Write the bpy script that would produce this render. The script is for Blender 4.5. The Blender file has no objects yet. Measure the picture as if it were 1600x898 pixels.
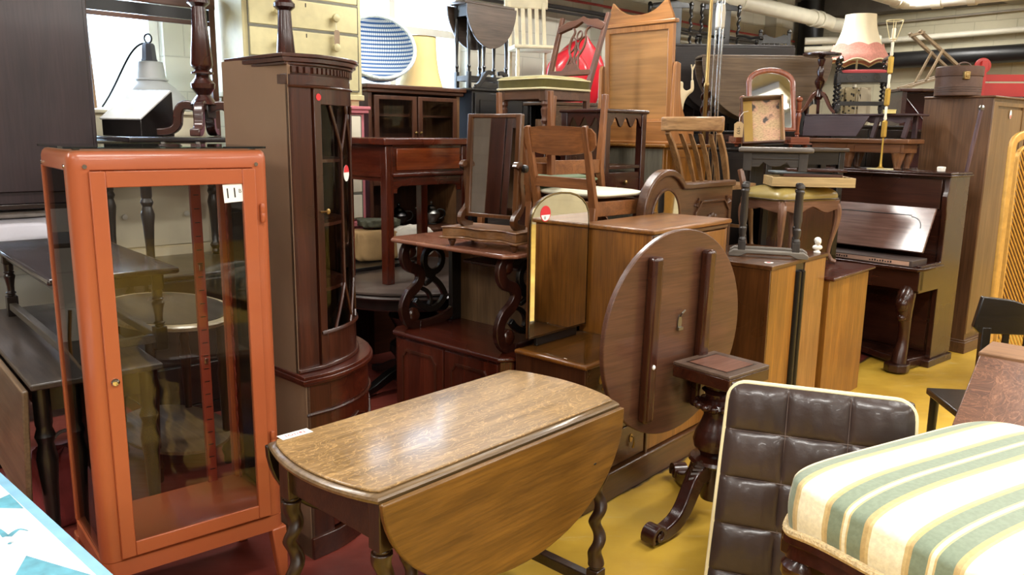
import bpy, bmesh, math, random
from mathutils import Vector, Matrix
random.seed(7)
PI = math.pi
D = bpy.data
COL = bpy.context.scene.collection
SC = bpy.context.scene

# ------------------------------------------------------------------ camera
F_PX, EYE, PITCH, ROLL = 1250.0, 1.57, math.radians(11.04), math.radians(0.8)
FW = Vector((0, math.cos(PITCH), -math.sin(PITCH)))
UP0 = Vector((0, math.sin(PITCH), math.cos(PITCH)))
RT = Vector((1, 0, 0)) * math.cos(ROLL) + UP0 * math.sin(ROLL)
UP = UP0 * math.cos(ROLL) - Vector((1, 0, 0)) * math.sin(ROLL)
EYEP = Vector((0, 0, EYE))
cam = D.cameras.new('camera'); cam.sensor_width = 36.0; cam.lens = F_PX / 1600 * 36.0
cam.clip_start = 0.05; cam.clip_end = 100
co = D.objects.new('camera', cam); COL.objects.link(co)
M3 = Matrix((RT, UP, -FW)).transposed()
co.matrix_world = Matrix.Translation(EYEP) @ M3.to_4x4()
SC.camera = co

def ray(px, py): return FW + RT * ((px - 800) / F_PX) - UP * ((py - 449) / F_PX)
def at(px, py, Y):                      # the point of the room a pixel shows, Y metres in front
    d = ray(px, py); return EYEP + d * (Y / d.y)
def atz(px, py, z):                     # ... on a level z metres up
    d = ray(px, py); return EYEP + d * ((z - EYE) / d.z)
def AB(a, b, z=0.0):                    # the furniture rows run along two directions
    h = math.radians(42); s, c = math.sin(h), math.cos(h)
    return Vector((s * a - c * b, c * a + s * b, z))

# ------------------------------------------------------------------ view, world
SC.view_settings.view_transform = 'Standard'; SC.view_settings.look = 'None'
SC.view_settings.gamma = 1.0; SC.view_settings.use_curve_mapping = False
SC.view_settings.exposure = -0.08
w = D.worlds.new('overcast_sky'); SC.world = w; w.use_nodes = True
bg = w.node_tree.nodes['Background']; bg.inputs[0].default_value = (0.80, 0.90, 1.0, 1); bg.inputs[1].default_value = 3.0

LAMP_W = 66.0        # each fluorescent batten
WIN_W = 420.0        # daylight through each window
def area(name, loc, dirn, sx, sy, power, col):
    l = D.lights.new(name, 'AREA'); l.shape = 'RECTANGLE'; l.size = sx; l.size_y = sy
    l.energy = power; l.color = col
    o = D.objects.new(name, l); COL.objects.link(o); o.location = loc
    o.rotation_euler = Vector(dirn).to_track_quat('-Z', 'Y').to_euler()
    return o

# ------------------------------------------------------------------ materials
def S(r, g, b):
    f = lambda c: (c / 255 / 12.92) if c / 255 <= .04045 else ((c / 255 + .055) / 1.055) ** 2.4
    return (f(r), f(g), f(b), 1)
MATS = {}
def newmat(name):
    m = D.materials.new(name); m.use_nodes = True
    nt = m.node_tree; p = nt.nodes['Principled BSDF']
    return m, nt, p
def N(nt, t, **kw):
    n = nt.nodes.new(t)
    for k, v in kw.items():
        if k.startswith('i_'): n.inputs[k[2:]].default_value = v
        else: setattr(n, k, v)
    return n
def ramp(nt, fac, stops):
    r = nt.nodes.new('ShaderNodeValToRGB'); e = r.color_ramp.elements
    while len(e) < len(stops): e.new(.5)
    for i, (p, c) in enumerate(stops): e[i].position = p; e[i].color = c
    nt.links.new(fac, r.inputs[0]); return r.outputs[0]
def mixc(nt, fac, a, b, mode='MIX'):
    n = nt.nodes.new('ShaderNodeMix'); n.data_type = 'RGBA'; n.blend_type = mode
    for sock, v in ((n.inputs[0], fac), (n.inputs[6], a), (n.inputs[7], b)):
        if isinstance(v, (int, float, tuple)): sock.default_value = v
        else: nt.links.new(v, sock)
    return n.outputs[2]
def math_(nt, op, a, b=0.0):
    n = nt.nodes.new('ShaderNodeMath'); n.operation = op
    for sock, v in ((n.inputs[0], a), (n.inputs[1], b)):
        if isinstance(v, (int, float)): sock.default_value = v
        else: nt.links.new(v, sock)
    return n.outputs[0]

TONE = {'mahogany': .55, 'red_mahogany': .6, 'rosewood': .55, 'walnut_veneer': .7, 'near_black_oak': .55, 'black_stained_wood': .7, 'piano_rosewood': .6, 'plum_dark_veneer': .75, 'rubbed_red_lacquer': .7, 'rubbed_red_drawer': .9, 'worn_oak': .8, 'golden_oak': .72, 'dark_turned_oak': .7, 'figured_walnut': .9, 'teak_veneer': .84, 'light_teak': .84, 'underside_mahogany': .7, 'carved_walnut': .7, 'mid_brown_timber': .7, 'pale_back_board': .7, 'teak_chair_wood': 1.1, 'elm_chair_wood': 1.2, 'piano': .6}
def wood(name, dark, light, axis='x', rough=.32, scale=1.0, coat=.25, wear=.0, fleck=False):
    """polished timber: long stretched grain along one axis, fine pores, broad tone drift"""
    key = (name, axis)
    if key in MATS: return MATS[key]
    k_ = TONE.get(name, .85); dark = tuple(v * k_ for v in dark[:3]) + (1,); light = tuple(v * k_ for v in light[:3]) + (1,)
    m, nt, p = newmat(name + '_grain_' + axis); L = nt.links
    tc = N(nt, 'ShaderNodeTexCoord'); mp = N(nt, 'ShaderNodeMapping'); L.new(tc.outputs['Object'], mp.inputs[0])
    s = {'x': (1.4, 16, 16), 'y': (16, 1.4, 16), 'z': (16, 16, 1.4)}[axis]
    mp.inputs['Scale'].default_value = tuple(v * scale for v in s)
    n1 = N(nt, 'ShaderNodeTexNoise'); n1.inputs['Scale'].default_value = 1.0; n1.inputs['Detail'].default_value = 6
    n1.inputs['Roughness'].default_value = .62; n1.inputs['Distortion'].default_value = 1.2
    L.new(mp.outputs[0], n1.inputs[0])
    c = ramp(nt, n1.outputs[0], [(.24, dark), (.80, light)])
    mp2 = N(nt, 'ShaderNodeMapping'); L.new(tc.outputs['Object'], mp2.inputs[0])
    mp2.inputs['Scale'].default_value = tuple((6 if v < 5 else 130) * scale for v in s)
    n2 = N(nt, 'ShaderNodeTexNoise'); n2.inputs['Scale'].default_value = 1.0; n2.inputs['Detail'].default_value = 3
    L.new(mp2.outputs[0], n2.inputs[0])
    c = mixc(nt, .32, c, ramp(nt, n2.outputs[0], [(.38, (.25, .22, .2, 1)), (.58, (1, 1, 1, 1))]), 'MULTIPLY')
    n3 = N(nt, 'ShaderNodeTexNoise'); n3.inputs['Scale'].default_value = 2.3; n3.inputs['Detail'].default_value = 2
    L.new(tc.outputs['Object'], n3.inputs[0])
    c = mixc(nt, .5, c, ramp(nt, n3.outputs[0], [(.3, (.62, .58, .55, 1)), (.7, (1.25, 1.22, 1.15, 1))]), 'MULTIPLY')
    if fleck:                                  # silver rays of quarter sawn oak
        mp3 = N(nt, 'ShaderNodeMapping'); L.new(tc.outputs['Object'], mp3.inputs[0])
        mp3.inputs['Scale'].default_value = tuple((5 if v < 5 else 11) * scale for v in s)
        n4 = N(nt, 'ShaderNodeTexNoise'); n4.inputs['Scale'].default_value = 1.6; n4.inputs['Detail'].default_value = 5
        n4.inputs['Distortion'].default_value = 3.0; L.new(mp3.outputs[0], n4.inputs[0])
        fk = ramp(nt, n4.outputs[0], [(.47, (0, 0, 0, 1)), (.50, (1, 1, 1, 1)), (.53, (0, 0, 0, 1))])
        c = mixc(nt, math_(nt, 'MULTIPLY', fk, .38), c, tuple(min(1, v * 1.9) for v in light[:3]) + (1,))
    rr = ramp(nt, n3.outputs[0], [(.2, (rough * .75,) * 3 + (1,)), (.8, (min(1, rough * 1.35 + wear),) * 3 + (1,))])
    L.new(rr, p.inputs['Roughness'])
    L.new(c, p.inputs['Base Color'])
    p.inputs['Coat Weight'].default_value = coat; p.inputs['Coat Roughness'].default_value = .12
    b = N(nt, 'ShaderNodeBump'); b.inputs['Strength'].default_value = .06; b.inputs['Distance'].default_value = .01
    L.new(n2.outputs[0], b.inputs['Height']); L.new(b.outputs[0], p.inputs['Normal'])
    MATS[key] = m; return m

def plain(name, col, rough=.5, metal=0.0, var=.12, sc=9.0, bump=0.0, bsc=60, coat=0.0, sheen=0.0):
    """painted / metal / cloth surface with a slight procedural mottle"""
    if name in MATS: return MATS[name]
    m, nt, p = newmat(name); L = nt.links
    tc = N(nt, 'ShaderNodeTexCoord')
    n1 = N(nt, 'ShaderNodeTexNoise'); n1.inputs['Scale'].default_value = sc; n1.inputs['Detail'].default_value = 4
    L.new(tc.outputs['Object'], n1.inputs[0])
    lo = tuple(v * (1 - var) for v in col[:3]) + (1,); hi = tuple(min(1, v * (1 + var)) for v in col[:3]) + (1,)
    L.new(ramp(nt, n1.outputs[0], [(.3, lo), (.7, hi)]), p.inputs['Base Color'])
    p.inputs['Roughness'].default_value = rough; p.inputs['Metallic'].default_value = metal
    p.inputs['Coat Weight'].default_value = coat
    if sheen: p.inputs['Sheen Weight'].default_value = sheen
    if bump:
        n2 = N(nt, 'ShaderNodeTexNoise'); n2.inputs['Scale'].default_value = bsc; n2.inputs['Detail'].default_value = 3
        L.new(tc.outputs['Object'], n2.inputs[0])
        b = N(nt, 'ShaderNodeBump'); b.inputs['Strength'].default_value = bump; b.inputs['Distance'].default_value = .01
        L.new(n2.outputs[0], b.inputs['Height']); L.new(b.outputs[0], p.inputs['Normal'])
    MATS[name] = m; return m

def glass(name, tint=(.93, .95, .95, 1), refl=.12):
    if name in MATS: return MATS[name]
    m = D.materials.new(name); m.use_nodes = True; nt = m.node_tree; nt.nodes.clear(); L = nt.links
    out = nt.nodes.new('ShaderNodeOutputMaterial'); mx = nt.nodes.new('ShaderNodeMixShader')
    t = nt.nodes.new('ShaderNodeBsdfTransparent'); t.inputs[0].default_value = tint
    g = nt.nodes.new('ShaderNodeBsdfGlossy'); g.inputs['Roughness'].default_value = .02
    fr = nt.nodes.new('ShaderNodeFresnel'); fr.inputs[0].default_value = 1.24
    ns = nt.nodes.new('ShaderNodeTexNoise'); ns.inputs['Scale'].default_value = 3.0     # a little wipe-mark haze
    a = math_(nt, 'MULTIPLY', ns.outputs[0], refl * .35)
    f = math_(nt, 'ADD', fr.outputs[0], a)
    L.new(f, mx.inputs[0]); L.new(t.outputs[0], mx.inputs[1]); L.new(g.outputs[0], mx.inputs[2])
    L.new(mx.outputs[0], out.inputs[0]); MATS[name] = m; return m
def mirror(name='silvered_mirror'):
    if name in MATS: return MATS[name]
    m, nt, p = newmat(name); p.inputs['Metallic'].default_value = 1; p.inputs['Roughness'].default_value = .03
    ns = N(nt, 'ShaderNodeTexNoise'); ns.inputs['Scale'].default_value = 5
    nt.links.new(ramp(nt, ns.outputs[0], [(.3, (.74, .76, .76, 1)), (.7, (.84, .86, .86, 1))]), p.inputs['Base Color'])
    MATS[name] = m; return m
def lampmat(name, col, st):
    if name in MATS: return MATS[name]
    m, nt, p = newmat(name); p.inputs['Base Color'].default_value = (.9, .9, .9, 1)
    p.inputs['Emission Color'].default_value = col; p.inputs['Emission Strength'].default_value = st
    MATS[name] = m; return m

# timbers
def OAK(a='x'): return wood('worn_oak', S(120, 92, 50), S(190, 152, 98), a, .30, 1.0, .3, .1, True)  # table-top oak, made paler to carry the window light it reflects
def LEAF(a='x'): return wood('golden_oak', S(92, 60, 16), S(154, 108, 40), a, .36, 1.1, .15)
def OAKD(a='z'): return wood('dark_turned_oak', S(38, 22, 12), S(82, 52, 30), a, .34, 1.0, .25)
def MAH(a='z'): return wood('mahogany', S(52, 22, 14), S(104, 52, 32), a, .28, .8, .35)
def MAHR(a='z'): return wood('red_mahogany', S(58, 18, 10), S(112, 46, 26), a, .27, .8, .35)
def BACKB(a='z'): return plain('tan_back_board', S(118, 92, 70), .6, 0, .10, 3)
def WAL(a='z'): return wood('walnut_veneer', S(66, 36, 16), S(122, 76, 38), a, .3, .9, .3)
def DRS(a='z'): return wood('figured_walnut', S(102, 60, 16), S(156, 100, 36), a, .33, .9, .25)
def TEAK(a='z'): return wood('teak_veneer', S(116, 70, 20), S(178, 120, 44), a, .36, 1.0, .2)
def TEAKC(a='z'): return wood('teak_chair_wood', S(96, 56, 28), S(150, 96, 54), a, .36, 1.0, .2)
def PALE(a='z'): return wood('pale_satin_maple', S(172, 112, 58), S(194, 136, 76), a, .38, .5, .2)
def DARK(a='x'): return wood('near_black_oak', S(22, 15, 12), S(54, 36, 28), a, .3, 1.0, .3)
def EBON(a='z'): return wood('ebonised_wood', S(34, 30, 28), S(74, 68, 64), a, .42, 1.0, .1)
def BLACKW(a='z'): return wood('black_stained_wood', S(12, 10, 10), S(32, 27, 25), a, .34, 1.0, .3)
def REDT(a='z'): return wood('rubbed_red_lacquer', S(54, 12, 8), S(124, 52, 26), a, .25, .7, .5)
def ROSE(a='z'): return wood('rosewood', S(48, 20, 14), S(98, 46, 32), a, .26, .9, .4)
def ELM(a='z'): return wood('elm_chair_wood', S(108, 72, 40), S(186, 146, 100), a, .34, .8, .2)
def MIDB(a='z'): return wood('mid_brown_timber', S(70, 38, 24), S(122, 74, 48), a, .36, .9, .2)
def GREYW(a='x'): return wood('dusty_brown_leaf', S(84, 66, 48), S(140, 114, 86), a, .42, .7, .1)
def ORM(): return plain('orange_enamel', S(162, 84, 49), .34, 0, .04, 3, coat=.2)
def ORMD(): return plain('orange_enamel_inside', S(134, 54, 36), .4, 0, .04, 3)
def BRASS(): return plain('aged_brass', S(158, 132, 84), .36, 1, .1)
def CHROME(): return plain('chrome', S(210, 210, 208), .12, 1, .03)
def STEEL(): return plain('dull_steel', S(150, 148, 142), .35, 1, .1)
def WHITE(): return plain('white_paint', S(226, 222, 208), .5, 0, .04)
def PAPER(): return plain('white_paper', S(240, 238, 232), .7, 0, .02)
def INK(): return plain('black_ink', S(14, 14, 16), .6, 0, .02)
def REDINK(): return plain('red_print', S(206, 42, 48), .6, 0, .03)
def BLACK(): return plain('black_gloss', S(16, 15, 15), .3, 0, .1)
GLASS = lambda: glass('clear_glass')
CAB = lambda: glass('dusty_cabinet_glass', (.985, .985, .98, 1), .06)

# ------------------------------------------------------------------ geometry
class MB:
    def __init__(s): s.v = []; s.f = []; s.X = None
    def add(s, vs, fs):
        o = len(s.v); X = s.X
        s.v += [tuple(X @ Vector(p)) if X else tuple(p) for p in vs]
        s.f += [tuple(o + i for i in f) for f in fs]
        return s
    def box(s, x0, x1, y0, y1, z0, z1):
        return s.add([(x, y, z) for z in (z0, z1) for y in (y0, y1) for x in (x0, x1)],
                     [(0, 2, 3, 1), (4, 5, 7, 6), (0, 1, 5, 4), (2, 6, 7, 3), (0, 4, 6, 2), (1, 3, 7, 5)])
    def bar(s, p, q, wx, wy, wx2=None, wy2=None, up=(0, 0, 1)):
        """square bar from p to q, optionally tapering"""
        p, q = Vector(p), Vector(q); d = (q - p).normalized(); u = Vector(up)
        if abs(d.dot(u)) > .95: u = Vector((0, 1, 0))
        a = d.cross(u).normalized(); b = a.cross(d).normalized()
        vs = []
        for c, x, y in ((p, wx, wy), (q, wx2 or wx, wy2 or wy)):
            vs += [c + a * x / 2 * i + b * y / 2 * j for i, j in ((-1, -1), (1, -1), (1, 1), (-1, 1))]
        return s.add(vs, [(3, 2, 1, 0), (4, 5, 6, 7)] + [(i, (i + 1) % 4, 4 + (i + 1) % 4, 4 + i) for i in range(4)])
    def prism(s, pts, plane, t0, t1):
        mp = {'xz': lambda u, v, t: (u, t, v), 'xy': lambda u, v, t: (u, v, t), 'yz': lambda u, v, t: (t, u, v)}[plane]
        n = len(pts)
        return s.add([mp(u, v, t0) for u, v in pts] + [mp(u, v, t1) for u, v in pts],
                     [tuple(range(n - 1, -1, -1)), tuple(range(n, 2 * n))] + [(i, (i + 1) % n, n + (i + 1) % n, n + i) for i in range(n)])
    def ribbon(s, pts, w, plane, t0, t1, closed=False, w2=None):
        """a band of width w along a 2-D path, as thick as t0..t1"""
        n = len(pts); L = []; R = []
        for i, (x, y) in enumerate(pts):
            a = pts[i - 1] if (i or closed) else pts[i]; b = pts[(i + 1) % n] if (i < n - 1 or closed) else pts[i]
            dx, dy = b[0] - a[0], b[1] - a[1]; l = math.hypot(dx, dy) or 1
            ww = w + ((w2 - w) * i / (n - 1) if w2 is not None else 0)
            L.append((x - dy / l * ww / 2, y + dx / l * ww / 2)); R.append((x + dy / l * ww / 2, y - dx / l * ww / 2))
        mp = {'xz': lambda u, v, t: (u, t, v), 'xy': lambda u, v, t: (u, v, t), 'yz': lambda u, v, t: (t, u, v)}[plane]
        vs = []
        for i in range(n): vs += [mp(*L[i], t0), mp(*R[i], t0), mp(*R[i], t1), mp(*L[i], t1)]
        fs = []
        for i in range(n if closed else n - 1):
            a, b = 4 * i, 4 * ((i + 1) % n)
            fs += [(a + k, a + (k + 1) % 4, b + (k + 1) % 4, b + k) for k in range(4)]
        if not closed: fs += [(3, 2, 1, 0), tuple(4 * (n - 1) + k for k in range(4))]
        return s.add(vs, fs)
    def lathe(s, prof, cx=0, cy=0, n=20, cz=0):
        vs = []; fs = []
        for r, z in prof:
            vs += [(cx + r * math.cos(2 * PI * k / n), cy + r * math.sin(2 * PI * k / n), cz + z) for k in range(n)]
        m = len(prof)
        for i in range(m - 1):
            fs += [(i * n + k, i * n + (k + 1) % n, (i + 1) * n + (k + 1) % n, (i + 1) * n + k) for k in range(n)]
        fs += [tuple(range(n - 1, -1, -1)), tuple((m - 1) * n + k for k in range(n))]
        return s.add(vs, fs)
    def twist(s, cx, cy, z0, z1, r, turns, e=.34, n=14, m=None):
        m = m or int(12 * turns) + 1; vs = []; fs = []
        for i in range(m + 1):
            t = i / m; z = z0 + (z1 - z0) * t; th = 2 * PI * turns * t
            fade = min(1, t * 6, (1 - t) * 6); ee = e * r * fade
            rr = r * (1 - .26 * fade) 
            vs += [(cx + ee * math.cos(th) + rr * math.cos(2 * PI * k / n), cy + ee * math.sin(th) + rr * math.sin(2 * PI * k / n), z) for k in range(n)]
        for i in range(m): fs += [(i * n + k, i * n + (k + 1) % n, (i + 1) * n + (k + 1) % n, (i + 1) * n + k) for k in range(n)]
        fs += [tuple(range(n - 1, -1, -1)), tuple(m * n + k for k in range(n))]
        return s.add(vs, fs)
    def tube(s, pts, r, n=8, closed=False, flat=1.0):
        pts = [Vector(p) for p in pts]; m = len(pts); vs = []; fs = []
        rs = r if isinstance(r, (list, tuple)) else [r] * m
        pa = None
        for i, p in enumerate(pts):
            a = pts[i - 1] if (i or closed) else p; b = pts[(i + 1) % m] if (i < m - 1 or closed) else p
            d = (b - a).normalized()
            if pa is None:
                u = Vector((0, 0, 1)) if abs(d.z) < .9 else Vector((0, 1, 0)); pa = d.cross(u).normalized()
            pa = (pa - d * pa.dot(d)).normalized(); pb = d.cross(pa)
            vs += [p + pa * rs[i] * math.cos(2 * PI * k / n) + pb * rs[i] * flat * math.sin(2 * PI * k / n) for k in range(n)]
        for i in range(m if closed else m - 1):
            j = (i + 1) % m
            fs += [(i * n + k, i * n + (k + 1) % n, j * n + (k + 1) % n, j * n + k) for k in range(n)]
        if not closed: fs += [tuple(range(n - 1, -1, -1)), tuple((m - 1) * n + k for k in range(n))]
        return s.add(vs, fs)
    def surf(s, fn, nu, nv, cu=False, cv=False):
        vs = [fn(i / (nu if cu else nu - 1), j / (nv if cv else nv - 1)) for j in range(nv) for i in range(nu)]; fs = []
        for j in range(nv if cv else nv - 1):
            for i in range(nu if cu else nu - 1):
                a, b = j * nu + i, j * nu + (i + 1) % nu; c, d = ((j + 1) % nv) * nu + (i + 1) % nu, ((j + 1) % nv) * nu + i
                fs.append((a, b, c, d))
        return s.add(vs, fs)
    def ell(s, c, r, nu=16, nv=10):
        prof = [(max(math.sin(PI * j / nv), .02), -math.cos(PI * j / nv)) for j in range(nv + 1)]
        vs = []; fs = []
        for q, z in prof: vs += [(c[0] + r[0] * q * math.cos(2 * PI * k / nu), c[1] + r[1] * q * math.sin(2 * PI * k / nu), c[2] + r[2] * z) for k in range(nu)]
        for i in range(nv): fs += [(i * nu + k, i * nu + (k + 1) % nu, (i + 1) * nu + (k + 1) % nu, (i + 1) * nu + k) for k in range(nu)]
        fs += [tuple(range(nu - 1, -1, -1)), tuple(nv * nu + k for k in range(nu))]
        return s.add(vs, fs)
    def build(s, name, mat, parent=None, bev=0.0, seg=2, ang=32, label=None, extra=None):
        me = D.meshes.new(name); me.from_pydata([tuple(v) for v in s.v], [], s.f); me.validate()
        bm = bmesh.new(); bm.from_mesh(me); bmesh.ops.recalc_face_normals(bm, faces=bm.faces)
        for f in bm.faces: f.smooth = True
        bm.to_mesh(me); bm.free()
        me.set_sharp_from_angle(angle=math.radians(ang))
        me.materials.append(mat)
        o = D.objects.new(name, me); COL.objects.link(o)
        if parent is not None: o.parent = parent
        if bev:
            b = o.modifiers.new('edge', 'BEVEL'); b.width = bev; b.segments = seg; b.limit_method = 'ANGLE'; b.angle_limit = math.radians(40)
            b.harden_normals = False
        if label: o['label'] = label
        return o

def thing(name, label, cat, loc, a=90.0, group=None):
    """an Empty at the thing's base; a = compass heading of its width"""
    o = D.objects.new(name, None); COL.objects.link(o); o.empty_display_size = .1
    o.location = loc; o.rotation_euler = (0, 0, math.radians(90 - a))
    o['label'] = label; o['category'] = cat
    if group: o['group'] = group
    return o
def tag(o, label, cat, group=None):
    o['label'] = label; o['category'] = cat
    if group: o['group'] = group
    return o
def struct(o): o['kind'] = 'structure'; return o
def at_loc(o, loc, a=90.0):
    o.location = loc; o.rotation_euler = (0, 0, math.radians(90 - a)); return o
def lettering(name, text, size, mat, parent, mtx, ext=.0003):
    c = D.curves.new(name, 'FONT'); c.body = text; c.size = size; c.extrude = ext; c.align_x = 'CENTER'; c.align_y = 'CENTER'
    t = D.objects.new(name + '_curve', c); COL.objects.link(t)
    dg = bpy.context.evaluated_depsgraph_get(); me = D.meshes.new_from_object(t.evaluated_get(dg))
    D.objects.remove(t)
    me.materials.clear(); me.materials.append(mat)
    o = D.objects.new(name, me); COL.objects.link(o); o.parent = parent; o.matrix_local = mtx
    return o
def facing(loc, normal, up=(0, 0, 1)):
    """matrix whose local z looks along normal, for lettering and stickers"""
    n = Vector(normal).normalized(); u = Vector(up); x = u.cross(n).normalized(); y = n.cross(x)
    return Matrix.Translation(loc) @ Matrix((x, y, n)).transposed().to_4x4()
def disc(name, mat, parent, mtx, r, th=.0008, sy=1.0):
    m = MB(); m.prism([(r * math.cos(2 * PI * k / 28), sy * r * math.sin(2 * PI * k / 28)) for k in range(28)], 'xy', 0, th)
    o = m.build(name, mat, parent); o.matrix_local = mtx; return o
def arc(cx, cz, rx, rz, a0, a1, n=16):
    return [(cx + rx * math.cos(math.radians(a0 + (a1 - a0) * i / n)), cz + rz * math.sin(math.radians(a0 + (a1 - a0) * i / n))) for i in range(n + 1)]
def bez(p0, p1, p2, p3, n=14):
    r = []
    for i in range(n + 1):
        t = i / n; u = 1 - t
        r.append(tuple(u**3 * a + 3 * u * u * t * b + 3 * u * t * t * c + t**3 * d for a, b, c, d in zip(p0, p1, p2, p3)))
    return r
def path(*seg): 
    out = []
    for s_ in seg: out += s_ if not out else s_[1:]
    return out
def child_empty(name, parent, loc=(0, 0, 0), rot=(0, 0, 0)):
    o = D.objects.new(name, None); COL.objects.link(o); o.parent = parent; o.location = loc; o.rotation_euler = rot; return o
def copy_tree(o, parent=None):
    c = o.copy(); COL.objects.link(c); c.parent = parent
    if parent is not None: c.matrix_parent_inverse = o.matrix_parent_inverse
    for ch in list(o.children): copy_tree(ch, c)
    return c
# ================================================================== THE ROOM
C0 = Vector((4.0, 11.5, 0)); HA = math.radians(46)
RA = Vector((math.sin(HA), math.cos(HA), 0)); RB = Vector((math.cos(HA), -math.sin(HA), 0))   # along the long wall / along the far wall
LW, RW, CH = 14.0, 12.0, 3.32
def room(u, v, z=0.0): return C0 - RA * u + RB * v + Vector((0, 0, z))     # u back along the window wall, v along the far wall

# -- floor: red under the furniture, a yellow painted gangway worn along its edge
m, nt, p = newmat('painted_concrete_floor'); L = nt.links
geo = N(nt, 'ShaderNodeNewGeometry'); sx = N(nt, 'ShaderNodeSeparateXYZ'); L.new(geo.outputs['Position'], sx.inputs[0])
h42 = math.radians(42.5)
dist = math_(nt, 'ADD', math_(nt, 'MULTIPLY', sx.outputs[0], math.cos(h42)), math_(nt, 'MULTIPLY', sx.outputs[1], -math.sin(h42)))
dist = math_(nt, 'ADD', dist, -(2.22 * math.cos(h42) - 5.19 * math.sin(h42)))
nz = N(nt, 'ShaderNodeTexNoise'); nz.inputs['Scale'].default_value = 9; nz.inputs['Detail'].default_value = 5; L.new(geo.outputs['Position'], nz.inputs[0])
edge = math_(nt, 'ADD', dist, math_(nt, 'MULTIPLY', math_(nt, 'ADD', nz.outputs[0], -.5), .05))
nb = N(nt, 'ShaderNodeTexNoise'); nb.inputs['Scale'].default_value = 1.8; nb.inputs['Detail'].default_value = 6; L.new(geo.outputs['Position'], nb.inputs[0])
yel = ramp(nt, nb.outputs[0], [(.30, S(172, 134, 42)), (.55, S(204, 164, 58)), (.75, S(220, 186, 84))])
mpw = N(nt, 'ShaderNodeMapping'); mpw.inputs['Rotation'].default_value = (0, 0, math.radians(-47)); mpw.inputs['Scale'].default_value = (2.0, 12, 1)
L.new(geo.outputs['Position'], mpw.inputs[0])
nw = N(nt, 'ShaderNodeTexNoise'); nw.inputs['Scale'].default_value = 1.6; nw.inputs['Detail'].default_value = 7; nw.inputs['Roughness'].default_value = .7; L.new(mpw.outputs[0], nw.inputs[0])
yel = mixc(nt, math_(nt, 'MULTIPLY', ramp(nt, nw.outputs[0], [(.60, (0, 0, 0, 1)), (.72, (1, 1, 1, 1))]), .6), yel, S(206, 190, 140))
red = ramp(nt, nb.outputs[0], [(.3, S(96, 36, 28)), (.7, S(138, 62, 50))])
colr = mixc(nt, ramp(nt, math_(nt, 'ADD', math_(nt, 'MULTIPLY', edge, 40), .5), [(.45, (0, 0, 0, 1)), (.55, (1, 1, 1, 1))]), red, yel)
seam = ramp(nt, math_(nt, 'ABSOLUTE', edge), [(.006, (1, 1, 1, 1)), (.014, (0, 0, 0, 1))])
colr = mixc(nt, math_(nt, 'MULTIPLY', seam, .85), colr, S(40, 34, 26))
L.new(colr, p.inputs['Base Color']); p.inputs['Coat Weight'].default_value = .12; p.inputs['Coat Roughness'].default_value = .2
L.new(ramp(nt, nw.outputs[0], [(.3, (.36,) * 3 + (1,)), (.7, (.6,) * 3 + (1,))]), p.inputs['Roughness'])
MFLOOR = m
b = MB(); q = [room(0, 0), room(LW, 0), room(LW, RW), room(0, RW)]
b.prism([(v.x, v.y) for v in q], 'xy', -.1, 0); struct(b.build('floor', MFLOOR))

# -- off-white painted brick
def brick(name, c1, c2, hu):
    m, nt, p = newmat(name); L = nt.links
    geo = N(nt, 'ShaderNodeNewGeometry'); sx = N(nt, 'ShaderNodeSeparateXYZ'); L.new(geo.outputs['Position'], sx.inputs[0])
    u = math_(nt, 'ADD', math_(nt, 'MULTIPLY', sx.outputs[0], hu[0]), math_(nt, 'MULTIPLY', sx.outputs[1], hu[1]))
    cb = N(nt, 'ShaderNodeCombineXYZ'); L.new(u, cb.inputs[0]); L.new(sx.outputs[2], cb.inputs[1])
    bk = N(nt, 'ShaderNodeTexBrick'); L.new(cb.outputs[0], bk.inputs[0])
    bk.inputs['Scale'].default_value = 1.0; bk.inputs['Brick Width'].default_value = .45; bk.inputs['Row Height'].default_value = .225
    bk.inputs['Mortar Size'].default_value = .006; bk.inputs['Mortar Smooth'].default_value = .5
    bk.inputs['Color1'].default_value = c1; bk.inputs['Color2'].default_value = c2
    bk.inputs['Mortar'].default_value = tuple(v * .78 for v in c1[:3]) + (1,)
    ns = N(nt, 'ShaderNodeTexNoise'); ns.inputs['Scale'].default_value = 2.5; ns.inputs['Detail'].default_value = 5; L.new(geo.outputs['Position'], ns.inputs[0])
    c = mixc(nt, .5, bk.outputs[0], ramp(nt, ns.outputs[0], [(.3, (.72, .72, .70, 1)), (.7, (1.05, 1.05, 1.04, 1))]), 'MULTIPLY')
    L.new(c, p.inputs['Base Color']); p.inputs['Roughness'].default_value = .65
    bp = N(nt, 'ShaderNodeBump'); bp.inputs['Strength'].default_value = .35; bp.inputs['Distance'].default_value = .01
    L.new(bk.outputs['Fac'], bp.inputs['Height']); bp.invert = True; L.new(bp.outputs[0], p.inputs['Normal'])
    return m
MWL = brick('painted_blockwork', S(206, 202, 186), S(198, 194, 178), (RA.x, RA.y))
MWR = brick('painted_blockwork_far', S(200, 192, 164), S(190, 183, 156), (RB.x, RB.y))
MDK = brick('dull_brown_blockwork', S(112, 100, 90), S(104, 92, 82), (RA.x, RA.y))  # for the unseen front and right walls, darkened to cut the fill light
def wallseg(mb, u0, u1, z0, z1, v0=-.25, v1=0):
    q = [room(u0, v0), room(u1, v0), room(u1, v1), room(u0, v1)]
    mb.prism([(t.x, t.y) for t in q], 'xy', z0, z1)
W1 = (6.15, 7.60, 1.05, 2.95); W2 = (8.75, 10.3, 1.05, 2.95)
b = MB()
wallseg(b, -.25, W1[0], 0, CH); wallseg(b, W1[1], W2[0], 0, CH); wallseg(b, W2[1], LW, 0, CH)
for W in (W1, W2): wallseg(b, W[0], W[1], 0, W[2]); wallseg(b, W[0], W[1], W[3], CH)
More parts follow.
